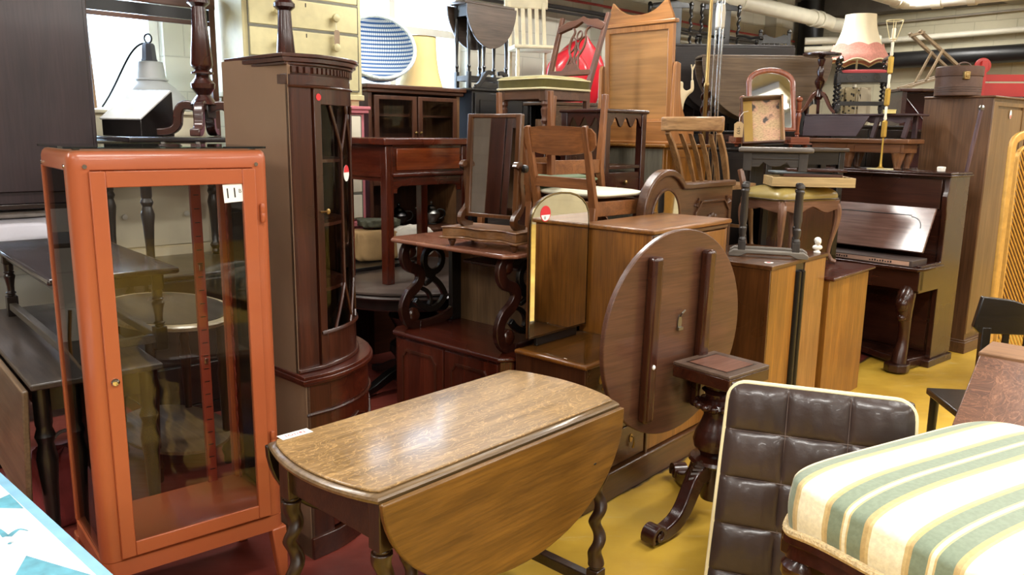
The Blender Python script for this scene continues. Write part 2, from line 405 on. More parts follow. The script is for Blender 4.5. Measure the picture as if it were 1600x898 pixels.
for u in (.9, 2.3, 4.3, 8.2): wallseg(b, u - .22, u + .22, 0, CH - .0, 0, .16)          # piers
struct(b.build('wall_left', MWL))
b = MB(); wallseg(b, -.25, 0, 0, CH, 0, RW); struct(b.build('wall_back', MWR))
b = MB(); wallseg(b, LW, LW + .2, 0, CH, 0, RW); struct(b.build('wall_front', MDK))
b = MB(); wallseg(b, 0, LW, 0, CH, RW, RW + .2); struct(b.build('wall_right', MDK))
MCEIL = plain('ceiling_paint', S(158, 156, 148), .8, 0, .06, 1.5)
b = MB(); q = [room(-.25, -.25), room(LW, -.25), room(LW, RW), room(-.25, RW)]
b.prism([(v.x, v.y) for v in q], 'xy', CH, CH + .12); struct(b.build('ceiling', MCEIL))
for i, v in enumerate((2.6, 5.6, 8.6)):                                               # ceiling beams
    b = MB(); wallseg(b, .0, LW, CH - .24, CH, v - .12, v + .12); struct(b.build('trim_%d' % (i + 1), MCEIL, bev=.006))
b = MB(); wallseg(b, 0, .30, CH - .22, CH, 0, RW); struct(b.build('trim_4', plain('grey_beam', S(96, 92, 86), .7), bev=.006))
# windows: white frames, clear panes, daylight behind
for i, W in enumerate((W1, W2)):
    b = MB(); u0, u1, z0, z1 = W; fw = .06
    for a0, a1 in ((u0, u0 + fw), (u1 - fw, u1), ((u0 + u1) / 2 - fw / 2, (u0 + u1) / 2 + fw / 2)): wallseg(b, a0, a1, z0, z1, -.16, -.08)
    for a0, a1 in ((z0, z0 + fw), (z1 - fw, z1), (2.35, 2.35 + fw)): wallseg(b, u0, u1, a0, a1, -.155, -.085)
    f = struct(b.build('window_%d' % (i + 1), WHITE(), bev=.004))
    b = MB(); wallseg(b, u0 + .02, u1 - .02, z0 + .02, z1 - .02, -.124, -.118); b.build('window_pane', GLASS(), f)
    c = room((u0 + u1) / 2, -.75, (z0 + z1) / 2)
    area('daylight', c, RB + Vector((0, 0, -.12)), 1.9, 2.2, WIN_W, (.58, .74, 1.0))

# ceiling battens: white steel body, lit tube
LAMPM = lampmat('lit_fluorescent_tube', (1, .985, .93, 1), 9.0)
BATT = plain('white_batten', S(222, 222, 216), .4, 0, .03)
n_l = 0
for v in (1.95, 5.0, 7.6, 10.2):
    for u in (1.6, 4.4, 7.2, 10.0, 12.8):
        c = room(u, v, CH - .10)
        t = thing('ceiling_light', 'white fluorescent batten light on the ceiling', 'ceiling light', c, 46, 'ceiling battens')
        b = MB(); b.box(-.78, .78, -.14, .14, .03, .10); b.build('batten_body', BATT, t, .006)
        for y in (-.07, .07): b = MB(); b.X = Matrix.Translation((0, y, 0)) @ Matrix.Rotation(PI / 2, 4, 'Y'); b.lathe([(.016, -.75), (.019, -.74), (.019, .74), (.016, .75)], 0, 0, 12); b.build('tube', LAMPM, t)
        l = area('batten_light', c - Vector((0, 0, .05)), (0, 0, -1), 1.5, .26, LAMP_W, (1, .975, .93))
        l.rotation_euler = (0, 0, math.radians(90 - 46))

# pipework
PIPE = plain('cream_painted_pipe', S(214, 208, 188), .45, 0, .05)
PBLK = plain('black_painted_pipe', S(26, 25, 25), .4, 0, .2)
PDK = plain('dark_cable', S(40, 36, 34), .5, 0, .2)
def run(name, label, cat, pts, r, mat, n=12):
    b = MB(); b.tube(pts, r, n); o = b.build(name, mat); tag(o, label, cat); return o
p1 = [room(9.5, .75, 2.95), room(1.0, .75, 2.95)]
t = thing('water_pipe', 'thick cream pipe running under the ceiling along the long left wall', 'pipe', p1[0], 90)
inv = Matrix.Translation(-p1[0])
b = MB(); b.X = inv; b.tube(p1 + [room(.85, .78, 2.92), room(.8, 1.0, 2.88)], .085, 14); b.build('pipe_run', PIPE, t)
for u in (3.0, 1.35, 5.5, 1.18):
    b = MB(); b.X = inv; b.tube([room(u + .025, .75, 2.95), room(u - .025, .75, 2.95)], .10, 14); b.build('collar', PIPE, t)
for u in (3.0, 5.5): b = MB(); b.X = inv; b.tube([room(u, .75, 3.03), room(u, .75, CH)], .012, 6); b.build('hanger', PIPE, t)
for k, (z, r, v0) in enumerate(((2.72, .045, .10), (2.62, .035, .10))):
    run('branch_pipe', ['upper cream branch pipe in the far corner above the lampshade', 'lower cream branch pipe in the far corner above the lampshade'][k], 'pipe', [room(.9, .45, z + .02), room(.42, 1.2, z + .04)], r, PIPE)
run('black_downpipe', 'black vertical pipe standing in the far corner of the room', 'pipe', [room(.30, .22, 0), room(.30, .22, CH)], .16, PBLK, 18)
bp = atz(1380, 86, 2.62)
run('black_waste_pipe', 'thick black pipe running along the far wall above the wardrobe', 'pipe', [room(.2, .62, 2.50), room(.2, 6.6, 2.56)], .10, PBLK, 16)
run('white_wall_pipe', 'thin cream pipe just above the thick black pipe', 'pipe', [room(.13, .8, 2.76), room(.13, 6.6, 2.84)], .035, PIPE)
run('conduit', 'thin grey conduit with a round junction high on the far wall', 'conduit', [room(.06, .6, 2.98), room(.06, 3.0, 3.02), room(.06, 6.6, 2.98)], .014, plain('grey_conduit', S(150, 142, 128), .5))
p3 = [room(8.0, 1.9, 2.98), room(1.6, 1.9, 2.98), room(1.5, 2.0, 2.98), room(1.5, 8.0, 2.98)]
t = thing('heating_pipe', 'white ceiling pipe that turns a right angle at top right', 'pipe', p3[0], 90)
inv = Matrix.Translation(-p3[0]); b = MB(); b.X = inv; b.tube(p3, .065, 14); b.build('pipe_run', plain('white_pipe', S(232, 230, 222), .35), t)
for q0, q1 in ((room(1.85, 1.9, 2.98), room(1.75, 1.9, 2.98)), (room(1.5, 2.15, 2.98), room(1.5, 2.25, 2.98)), (room(1.5, 2.5, 2.98), room(1.5, 2.58, 2.98))): b = MB(); b.X = inv; b.tube([q0, q1], .078, 14); b.build('collar', PIPE, t)
for k, (z, r, mt) in enumerate(((2.78, .012, plain('red_conduit', S(150, 46, 40), .5)), (2.70, .02, PDK), (2.66, .014, PDK))):
    run('wall_cable', ['red conduit clipped along the left wall under the thick pipe', 'dark cable bundle sagging along the left wall', 'thin dark cable below the cable bundle on the left wall'][k], 'cable', [room(8.0, .05, z + .03), room(4.6, .2, z), room(2.4, .2, z - .02), room(.6, .15, z)], r, mt, 8)
# ================================================================== FRONT ROW
def block_twist_leg(mb, cx, cy, zt, zb1, zb2, s, r, turns, foot=0.0):
    """square block, ring, barley twist, ring, square block, small foot"""
    mb.box(cx - s / 2, cx + s / 2, cy - s / 2, cy + s / 2, zb1, zt)
    mb.lathe([(s * .40, zb1 - .012), (s * .50, zb1 - .006), (s * .42, zb1 + .002)], cx, cy, 16)
    mb.twist(cx, cy, zb2 + .012, zb1 - .010, r, turns)
    mb.lathe([(s * .42, zb2 - .002), (s * .50, zb2 + .006), (s * .36, zb2 + .014)], cx, cy, 16)
    mb.box(cx - s / 2, cx + s / 2, cy - s / 2, cy + s / 2, foot, zb2)
def top_outline(L, W, bulge, n=12):
    pts = [(bulge * 0, 0)]
    right = [(L + bulge * (1 - (2 * i / n - 1) ** 2), W * i / n) for i in range(n + 1)]
    left = [(-bulge * (1 - (2 * i / n - 1) ** 2), W * (1 - i / n)) for i in range(n + 1)]
    return right + left
def leaf_outline(L, drop, p=2.3, n=30):
    """hanging leaf: straight hinge edge at z 0, rounded below"""
    return [(L / 2 + L / 2 * (1 if math.cos(a) > 0 else -1) * abs(math.cos(a)) ** (2 / p), -drop * abs(math.sin(a)) ** (2 / p)) for a in (PI * i / n for i in range(n + 1))]

# ---- oak gateleg table
T0 = atz(590, 773, .74); T0.z = 0
tb = thing('gateleg_table', 'worn oak drop-leaf table with barley twist legs in the foreground, paper ticket on its top', 'table', T0, 42.9)
TL, TW, TH = .957, .485, .74
b = MB()
o1 = top_outline(TL, TW, .05)
def grow(pts, d, c=(TL / 2, TW / 2)):
    return [(x + d * (1 if x > TL - .001 else (-1 if x < .001 else 0)) , y + d * (1 if y > c[1] else -1) * (1 if (y < .02 or y > TW - .02) else 0)) for x, y in pts]
prof = [(-.010, TH - .008), (-.003, TH - .012), (.0, TH - .018), (-.004, TH - .027), (-.02, TH - .030)]
b2 = MB(); b2.prism(grow(o1, -.017), 'xy', TH - .008, TH); b2.build('table_top', OAK('x'), tb, .003)
vs = []; fs = []; n = len(o1)
rings = [[(x, y, TH - .0078) for x, y in grow(o1, -.022)]] + [[(x, y, z) for x, y in grow(o1, d)] for d, z in prof]
for r_ in rings: vs += r_
for i in range(len(rings) - 1): fs += [(i * n + k, i * n + (k + 1) % n, (i + 1) * n + (k + 1) % n, (i + 1) * n + k) for k in range(n)]
fs += [tuple(range(n)), tuple((len(rings) - 1) * n + k for k in range(n))]
b.add(vs, fs); b.build('moulded_edge', wood('oak_edge', S(92, 70, 46), S(150, 124, 88), 'x', .35), tb)
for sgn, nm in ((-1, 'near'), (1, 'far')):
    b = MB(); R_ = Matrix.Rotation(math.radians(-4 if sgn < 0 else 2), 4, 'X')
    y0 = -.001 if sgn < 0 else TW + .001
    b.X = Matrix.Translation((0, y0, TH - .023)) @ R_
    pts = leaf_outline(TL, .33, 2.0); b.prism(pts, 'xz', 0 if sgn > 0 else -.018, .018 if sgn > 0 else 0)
    lf = b.build('drop_leaf', LEAF('x') if sgn < 0 else DARK('x'), tb, .004)  # far leaf in near-black oak: the shade under the table put into its colour
    if sgn < 0:
        k = MB(); k.X = b.X; k.ell((.80, -.0182, -.14), (.008, .0008, .003)); k.build('knot', BLACK(), lf)
fx0, fx1, fy0, fy1 = .040, TL - .040, .040, TW - .045
lg = {}
for i, (cx, cy) in enumerate(((fx0, fy0), (fx0, fy1), (fx1, fy0), (fx1, fy1))):
    b = MB(); block_twist_leg(b, cx, cy, TH - .03, .575, .155, .046, .028, 3.5); b.lathe([(.012, 0), (.02, .01), (.018, .03)], cx, cy, 12)
    b.build('leg', OAKD('z'), tb, .003)
for gx, gy in ((.22, .16), (.62, TW - .03)):                   # swinging gates folded against the frame
    b = MB(); block_twist_leg(b, gx, gy, TH - .06, .575, .155, .04, .024, 3.5); b.build('gate_leg', OAKD('z'), tb, .003)
b = MB()
for cy in (fy0, fy1): b.box(fx0, fx1, cy - .010, cy + .010, TH - .15, TH - .03)
for cx in (fx0, fx1): b.box(cx - .010, cx + .010, fy0, fy1, TH - .15, TH - .03)
b.build('apron', OAKD('x'), tb, .003)
b = MB()
for cy in (fy0, fy1): b.box(fx0, fx1, cy - .018, cy + .018, .085, .125)
for cx in (fx0, fx1): b.box(cx - .018, cx + .018, fy0, fy1, .085, .125)
b.build('stretcher', OAKD('x'), tb, .004)
# ticket lying on the top
tk = thing('price_ticket', 'small white paper ticket with red print on the left corner of the oak table', 'ticket', tb.matrix_basis @ Vector((0, 0, 0)), 42.9)
tk.location = atz(461, 678, TH + .0006); tk.rotation_euler = (0, 0, math.radians(44))
b = MB(); b.box(-.046, .046, -.018, .018, 0, .0006); b.build('paper', PAPER(), tk)
lettering('print', '1O1•42', .020, REDINK(), tk, Matrix.Translation((0, 0, .0007)))

# ---- orange steel and glass cabinet
OC = Vector((-1.216, 2.198, 0)); OW, OD, OZ0, OZ1 = .57, .40, .215, 1.503
oc = thing('glass_cabinet', 'orange steel display cabinet with glass door and sides on four legs', 'cabinet', OC, 50.4)
r = .032
def rrect(x0, x1, y0, y1, r, n=5):
    pts = []
    for cx, cy, a in ((x1 - r, y0 + r, -90), (x1 - r, y1 - r, 0), (x0 + r, y1 - r, 90), (x0 + r, y0 + r, 180)):
        pts += [(cx + r * math.cos(math.radians(a + 90 * i / n)), cy + r * math.sin(math.radians(a + 90 * i / n))) for i in range(n + 1)]
    return pts
def ringed(mb, profile, r0):            # stacked rounded rectangles: (inset, z)
    rr = [[(x, y, z) for x, y in rrect(i, OW - i, i, OD - i, max(r0 - i, .004))] for i, z in profile]
    n = len(rr[0]); vs = sum(rr, []); fs = []
    for k in range(len(rr) - 1): fs += [(k * n + j, k * n + (j + 1) % n, (k + 1) * n + (j + 1) % n, (k + 1) * n + j) for j in range(n)]
    fs += [tuple(range(n - 1, -1, -1)), tuple((len(rr) - 1) * n + j for j in range(n))]
    mb.add(vs, fs)
b = MB(); ringed(b, [(.004, OZ1 - .057), (0, OZ1 - .054), (0, OZ1 - .024), (.004, OZ1 - .010), (.012, OZ1 - .002), (.022, OZ1)], r); b.build('top_panel', ORM(), oc)
b = MB(); ringed(b, [(0, OZ0), (0, OZ0 + .052), (.006, OZ0 + .054), (.006, OZ0 + .060)], r); b.build('base_panel', ORM(), oc)
b = MB(); b.box(.03, OW - .03, .03, OD - .02, OZ0 + .060, OZ0 + .067); b.build('floor_panel', ORM(), oc)
zz0, zz1 = OZ0 + .055, OZ1 - .053
for x0, x1, y0, y1 in ((0, .055, 0, .055), (OW - .055, OW, 0, .055), (0, .03, OD - .03, OD), (OW - .03, OW, OD - .03, OD)):
    b = MB(); rad = .032 if y0 == 0 else .014
    pts = []
    for cx, cy, a, sh in ((x1, y0, -90, (x1 > .3 and y0 == 0) or (x1 > .3 and False)), (x1, y1, 0, x1 > .3 and y0 > 0), (x0, y1, 90, x0 < .3 and y0 > 0), (x0, y0, 180, x0 < .3 and y0 == 0)):
        q = rad if sh else .003
        ox = cx - q if a in (-90, 0) else cx + q; oy = cy + q if a in (-90, 180) else cy - q
        pts += [(ox + q * math.cos(math.radians(a + 90 * i / 6)), oy + q * math.sin(math.radians(a + 90 * i / 6))) for i in range(7)]
    b.prism(pts, 'xy', zz0, zz1); b.build('corner_post', ORM(), oc)
dr = child_empty('door', oc)
dx0, dx1, dz0, dz1 = .050, OW - .048, OZ0 + .062, OZ1 - .058
b = MB(); fwid = .042
b.box(dx0, dx0 + fwid, -.010, .008, dz0, dz1); b.box(dx1 - fwid, dx1, -.010, .008, dz0, dz1)
b.box(dx0 + fwid, dx1 - fwid, -.010, .008, dz0, dz0 + .046); b.box(dx0 + fwid, dx1 - fwid, -.010, .008, dz1 - .046, dz1)
b.build('door_frame', ORM(), dr, .0025)
b = MB(); b.box(dx0 + fwid - .004, dx1 - fwid + .004, -.003, .001, dz0 + .042, dz1 - .042); b.build('door_glass', CAB(), dr)
b = MB(); b.X = Matrix.Translation((dx0 + .022, -.010, OZ0 + .62)) @ Matrix.Rotation(PI / 2, 4, 'X'); b.lathe([(.012, 0), (.012, .004), (.009, .008), (.004, .009)], 0, 0, 16); b.build('lock', CHROME(), dr)
for hz in (.46, 1.22):
    b = MB(); b.lathe([(.006, 0), (.008, .004), (.008, .028), (.0075, .029), (.0075, .031), (.008, .032), (.008, .056), (.006, .06)], OW - .030, -.008, 12, OZ0 + hz - .16); b.build('hinge', ORM(), dr)
for x in (.006, OW - .010):
    b = MB(); b.box(x, x + .004, .05, OD - .028, zz0, zz1); b.build('side_glass', CAB(), oc)
b = MB(); b.box(.03, OW - .03, OD - .012, OD - .008, zz0, zz1); b.build('back_glass', CAB(), oc)
for x in (.10, OW - .13):                                          # slotted shelf strips at the back
    b = MB(); b.box(x, x + .034, OD - .034, OD - .013, zz0 + .01, zz1); st = b.build('shelf_strip', ORMD(), oc, .002)
    for k in range(24): b = MB(); b.box(x + .008, x + .026, OD - .0352, OD - .034, zz0 + .06 + .048 * k, zz0 + .063 + .048 * k); b.build('slot', BLACK(), st)
for x, z in ((OW - .12, OZ0 + .86), (OW - .12, OZ0 + .52), (.11, OZ0 + .70)):
    b = MB(); b.box(x, x + .012, OD - .046, OD - .034, z, z + .022); b.build('shelf_clip', CHROME(), oc, .001)
for x in (.012, OW - .016):                                        # scalloped shelf bearer along each side
    b = MB(); pts = [(.0, zz0)] + [(.012 + .006 * math.cos(k * PI / 3), zz0 + .01 + .0095 * k) for k in range(122)] + [(0, zz0 + 1.17)]
    b.prism([(OD - .035 - u, z) for u, z in pts], 'yz', x, x + .004); b.build('scalloped_bearer', ORMD(), oc)
for z in (.86, .78, .72, .705, .54):                              # pale edges of shelf glass stored against the left side
    b = MB(); b.box(.014, .019, .05, OD - .05, OZ0 + z, OZ0 + z + .006); b.build('shelf_edge', plain('pale_glass_edge', S(206, 196, 140), .2, 0, .05), oc)
for x, y, sx, sy in ((.02, .02, -1, -1), (OW - .02, .02, 1, -1), (.02, OD - .02, -1, 1), (OW - .02, OD - .02, 1, 1)):
    b = MB(); b.bar((x, y, OZ0 + .004), (x + sx * .012, y + sy * .012, 0), .052, .052, .030, .030); b.build('leg', ORM(), oc, .006)
for x, y, nv in ((.042, -.0005, (0, -1, 0)), (OW - .042, -.0005, (0, -1, 0)), (-.0005, .04, (-1, 0, 0)), (-.0005, OD - .04, (-1, 0, 0))):
    disc('screw', CHROME(), oc, facing((x, y, OZ1 - .045), nv), .006, .003)
# number sticker on the glass
st = MB(); st.box(-.030, .030, -.028, .028, 0, .0007); st = st.build('number_sticker', PAPER(), dr, label='white square sticker with handwritten number')
sm = facing((dx1 - fwid - .030, -.0042, dz1 - .074), (0, -1, 0)); st.matrix_local = sm @ Matrix.Rotation(.06, 4, 'Z')
lettering('number', '11', .044, INK(), st, Matrix.Translation((-.006, -.001, .0008)))
lettering('number', 'B', .017, INK(), st, Matrix.Translation((.022, .004, .0008)))
gp = MB(); gp.prism(rrect(-.005, OW + .0, .0, OD + .004, .02), 'xy', 0, .006)
gpo = gp.build('glass_plate', glass('thick_glass', (.72, .86, .84, 1), .2), None); tag(gpo, 'loose sheet of greenish glass lying on top of the orange cabinet', 'glass sheet')
gpo.location = OC + Vector((0, 0, OZ1 + .0035)); gpo.rotation_euler = (0, 0, math.radians(90 - 50.4))
pk = thing('corner_pads', 'clear plastic pads between the glass sheet and the orange cabinet top', 'pads', OC + Vector((0, 0, OZ1)), 50.4)
for x, y in ((.03, .03), (OW - .04, .03), (.03, OD - .04), (OW - .04, OD - .04)):
    b = MB(); b.lathe([(.010, 0), (.011, .002), (.010, .0033)], x, y, 12); b.build('pad', STEEL(), pk)

# ---- white painted table, lower left
a = Vector((-1.21, 1.778, .76)); e = Vector((-.724, 1.34, .76)); hd = math.degrees(math.atan2((e - a).x, (e - a).y))
WT = a - (e - a).normalized() * .25
wt = thing('painted_table', 'white painted table with pale blue border and teal diamonds, bottom left', 'table', Vector((WT.x, WT.y, 0)), hd)
m, nt, p = newmat('distressed_white_paint'); L = nt.links
tc = N(nt, 'ShaderNodeTexCoord'); nn = N(nt, 'ShaderNodeTexNoise'); nn.inputs['Scale'].default_value = 26; nn.inputs['Detail'].default_value = 8; L.new(tc.outputs['Object'], nn.inputs[0])
L.new(mixc(nt, ramp(nt, nn.outputs[0], [(.66, (0, 0, 0, 1)), (.70, (1, 1, 1, 1))]), S(226, 230, 228), S(160, 170, 176)), p.inputs['Base Color']); p.inputs['Roughness'].default_value = .35
MWT = m
TEAL = plain('teal_paint', S(84, 150, 168), .4, 0, .25, 30); PBLUE = plain('pale_blue_paint', S(122, 172, 200), .4, 0, .12, 20)
wl, wd = 1.25, .62
b = MB(); b.box(0, wl, -wd, 0, .735, .76); b.build('table_top', MWT, wt, .003)
b = MB(); z0, z1 = .760, .7604
b.box(0, wl, -.022, -.001, z0, z1); b.box(0, .022, -wd, -.022, z0, z1); b.box(wl - .022, wl, -wd, -.022, z0, z1); b.box(.022, wl - .022, -wd, -wd + .022, z0, z1)
b.build('blue_border', PBLUE, wt)
def loc_w(px, py): 
    v = Matrix.Rotation(-math.radians(90 - hd), 4, 'Z') @ (atz(px, py, .76) - wt.location); return (v.x, v.y)
for pts in ([(-32, 793), (15, 772), (37, 794)], [(41, 868), (146, 899), (120, 960), (20, 905)]):
    b = MB(); b.prism([loc_w(*q) for q in pts], 'xy', z0, z1 + .0002); b.build('painted_diamond', TEAL, wt)
for s0, s1 in (((14, 838), (44, 829)), ((9, 838), (-16, 829))):
    A_, B_ = loc_w(*s0), loc_w(*s1); M_ = loc_w((s0[0] + s1[0]) / 2, 825)
    b = MB(); b.ribbon(bez(A_, M_, M_, B_, 10), .012, 'xy', z0, z1 + .0002, w2=.002); b.build('painted_leaf', TEAL, wt)
cc = loc_w(15, 849); b = MB(); b.prism([(cc[0] + .004 * math.cos(k), cc[1] + .004 * math.sin(k)) for k in range(6)], 'xy', z0, z1 + .0002); b.build('painted_dot', TEAL, wt)
b = MB()
for x0, x1, y0, y1 in ((.05, wl - .05, -.07, -.05), (.05, wl - .05, -wd + .05, -wd + .07), (.05, .07, -wd + .07, -.07), (wl - .07, wl - .05, -wd + .07, -.07)): b.box(x0, x1, y0, y1, .64, .735)
b.build('apron', MWT, wt, .002)
for x, y in ((.07, -.07), (wl - .07, -.07), (.07, -wd + .07), (wl - .07, -wd + .07)):
    b = MB(); b.bar((x, y, .735), (x, y, 0), .05, .05, .032, .032); b.build('leg', MWT, wt, .003)

# ---- brown buttoned leather chair seen from behind
LP = Vector((.702, 2.452, 0)); lh = 110.5
lc = thing('leather_chair', 'dark brown tufted leather chair back with cream piping in front of striped seat', 'chair', LP, lh)
LEA = plain('brown_leather', S(58, 46, 43), .34, 0, .22, 6, .12, 40, coat=.1)
PIP = plain('cream_piping', S(226, 214, 172), .5, 0, .05)
WB, HB, lean = .535, .80, math.radians(12)
Xb = Matrix.Translation((0, .0, .0)) @ Matrix.Translation((0, 0, HB)) @ Matrix.Rotation(-lean, 4, 'X')     # top stays, foot comes forward
Xb = Matrix.Translation((0, 0, HB)) @ Matrix.Rotation(-lean, 4, 'X')
def tuft(u, v, W, H, nx, ny):
    fx, fy = (u * nx) % 1, (v * ny) % 1
    g = (max(0, math.sin(PI * fx)) ** .42) * (max(0, math.sin(PI * fy)) ** .42)
    wr = .0016 * math.sin(26 * u + 9 * v) * math.sin(17 * v + 5 * u) + .0012 * math.sin(60 * u - 14 * v)
    return .020 * g + wr * g
HP = .70; cr = .055
def back_pt(side):
    def f(u, v):
        x = u * WB; z = -v * HP
        # taper the bottom a little and round the top corners
        tw = 1 + .09 * v; x = (x - WB / 2) * tw + WB / 2
        if v * HP < cr:
            q = cr - v * HP; ins = cr - math.sqrt(max(0, cr * cr - q * q)); x = min(max(x, ins), WB - ins)
        d = tuft(u, v, WB, HP, 3, 4.7)
        edge = min(u * WB, (1 - u) * WB, v * HP + .0) ; edge = min(1, edge / .03)
        y = -(.032 + d * edge ** .5 - .012 * (1 - edge) ** 2) if side < 0 else (.032 + d * edge ** .5 - .012 * (1 - edge) ** 2)
        return (x, y, z)
    return f
for sd, nm in ((-1, 'back_panel'), (1, 'front_panel')):
    b = MB(); b.X = Xb; b.surf(back_pt(sd), 73, 95); b.build(nm, LEA, lc, ang=60)
b = MB(); b.X = Xb
pts = [(-.024, 0, -HP), (0, 0, -cr)] + [(cr - cr * math.cos(t * PI / 12), 0, -cr + cr * math.sin(t * PI / 12)) for t in range(1, 6)] + [(cr, 0, 0), (WB - cr, 0, 0)] + [(WB - cr + cr * math.sin(t * PI / 12), 0, -cr + cr * math.cos(t * PI / 12)) for t in range(1, 6)] + [(WB, 0, -cr), (WB + .024, 0, -HP)]
b.tube([(min(max(x, .022), WB - .022) if z > -.3 else x + (.022 if x < .1 else -.022), y, min(z, -.022)) for x, y, z in pts], .024, 12); core = b.build('edge_band', LEA, lc)
b = MB(); b.X = Xb; b.tube([(x, -.016, z) for x, y, z in pts], .0085, 8); b.build('piping', PIP, core)
b = MB(); b.X = Xb
for k in (1, 2): b.tube([(WB * k / 3, -.0325, -.012), (WB * k / 3, -.0325, -HP)], .0017, 6)
for k in range(1, 5): b.tube([(.012, -.0325, -HP * k / 4.7), (WB - .012, -.0325, -HP * k / 4.7)], .0017, 6)
b.build('seam', plain('seam_thread', S(96, 80, 74), .5), core)
b = MB(); b.box(0, WB, .04, .56, .30, .42); b.build('seat', LEA, lc, .03, 4)
for x in (.04, WB - .04):
    for y in (-.02, .52): 
        b = MB(); b.bar((x, y, .31), (x, y, 0), .03, .03); b.build('leg', STEEL(), lc, .003)

# ---- striped stool seat, lower right
SQ = Vector((.640, 1.86, 0)); sh = 61.0
ss = thing('striped_stool', 'large green and cream striped upholstered stool on dark turned legs, bottom right', 'stool', SQ, sh)
SL, SD, SZ = .92, .90, .685
m, nt, p = newmat('striped_damask'); L = nt.links
tc = N(nt, 'ShaderNodeTexCoord'); sx = N(nt, 'ShaderNodeSeparateXYZ'); L.new(tc.outputs['Object'], sx.inputs[0])
per = .205
t_ = math_(nt, 'FRACT', math_(nt, 'ADD', math_(nt, 'DIVIDE', sx.outputs[1], per), 10.36))
cr_ = nt.nodes.new('ShaderNodeValToRGB'); cr_.color_ramp.interpolation = 'CONSTANT'
G1 = S(120, 134, 112); CRM = S(238, 230, 200); GOLD = S(206, 182, 128); GD = S(190, 164, 112)
st_ = [(0, G1), (.17, GOLD), (.195, CRM), (.235, GOLD), (.26, G1), (.43, GD), (.47, GOLD), (.51, CRM), (.90, GOLD), (.94, GD)]
e_ = cr_.color_ramp.elements
while len(e_) < len(st_): e_.new(.5)
for i, (q, c) in enumerate(st_): e_[i].position = q; e_[i].color = c
L.new(t_, cr_.inputs[0])
nn = N(nt, 'ShaderNodeTexNoise'); nn.inputs['Scale'].default_value = 90; nn.inputs['Detail'].default_value = 4; L.new(tc.outputs['Object'], nn.inputs[0])
L.new(mixc(nt, .35, cr_.outputs[0], ramp(nt, nn.outputs[0], [(.4, (.75, .75, .72, 1)), (.6, (1.1, 1.1, 1.08, 1))]), 'MULTIPLY'), p.inputs['Base Color'])
p.inputs['Roughness'].default_value = .55; p.inputs['Sheen Weight'].default_value = .2
bp = N(nt, 'ShaderNodeBump'); bp.inputs['Strength'].default_value = .25; bp.inputs['Distance'].default_value = .004; L.new(nn.outputs[0], bp.inputs['Height']); L.new(bp.outputs[0], p.inputs['Normal'])
MSTR = m
def wav(t): return .016 * math.cos(2 * PI * t) * 1.0
def cush(u, v):
    th = 2 * PI * u; q = v
    cx, sx_ = math.cos(th), math.sin(th); pw = 2 / 7.0
    ex = (1 if cx > 0 else -1) * abs(cx) ** pw; ey = (1 if sx_ > 0 else -1) * abs(sx_) ** pw
    if q < .35:                      # side wall, slightly bellied
        t = q / .35; z = SZ - .055 + .10 * t + (1 - t) * wav(u * 4) ; k = 1 - .0 + .012 * math.sin(PI * t)
    else:
        t = (q - .35) / .65; k = math.cos(t * PI / 2) ** .62 if t < 1 else 0; z = SZ + .045 + .060 * (math.sin(t * PI / 2) ** .8) 
        k = max(k, .002)
    return (SL / 2 + SL / 2 * ex * k, -SD / 2 + SD / 2 * ey * k, z)
b = MB(); b.surf(cush, 120, 34, cu=True); b.build('seat_cushion', MSTR, ss, ang=70)
def rim(th, g=0):
    cx, sx_ = math.cos(th), math.sin(th); pw = 2 / 7.0
    ex = (1 if cx > 0 else -1) * abs(cx) ** pw; ey = (1 if sx_ > 0 else -1) * abs(sx_) ** pw
    return (SL / 2 + (SL / 2 + g) * ex, -SD / 2 + (SD / 2 + g) * ey)
b = MB(); pts = []
for k in range(160):
    th = 2 * PI * k / 160; x, y = rim(th, .004); pts.append((x, y, SZ - .058 + wav(k / 160 * 4)))
b.tube(pts, .011, 8, closed=True); b.build('braid_trim', plain('gold_braid', S(196, 172, 128), .6, 0, .3, 120, .5, 200), ss)
b = MB(); vs = []; fs = []; n = 160
for k in range(n):
    th = 2 * PI * k / n; wv = wav(k / n * 4)
    for g, z in ((.010, SZ - .066 + wv), (.012, SZ - .084 + wv), (.0, SZ - .092 + wv), (.004, SZ - .125 + wv * 1.2), (-.03, SZ - .127 + wv), (-.03, SZ - .06)):
        x, y = rim(th, g); vs.append((x, y, z))
for k in range(n):
    a_, b_ = 6 * k, 6 * ((k + 1) % n); fs += [(a_ + j, a_ + (j + 1) % 6, b_ + (j + 1) % 6, b_ + j) for j in range(6)]
b.add(vs, fs); b.build('seat_rail', ROSE('x'), ss)
for x, y in ((.075, -.075), (SL - .075, -.075), (.075, -SD + .075), (SL - .075, -SD + .075)):
    b = MB(); b.box(x - .045, x + .045, y - .045, y + .045, SZ - .14, SZ - .07)
    b.lathe([(.02, 0), (.026, .02), (.020, .05), (.024, .10), (.030, .2), (.040, .34), (.046, .42), (.034, .46), (.052, .48), (.060, .50), (.058, .52), (.04, .54), (.034, .56)], x, y, 20); b.build('leg', ROSE('z'), ss, .004)

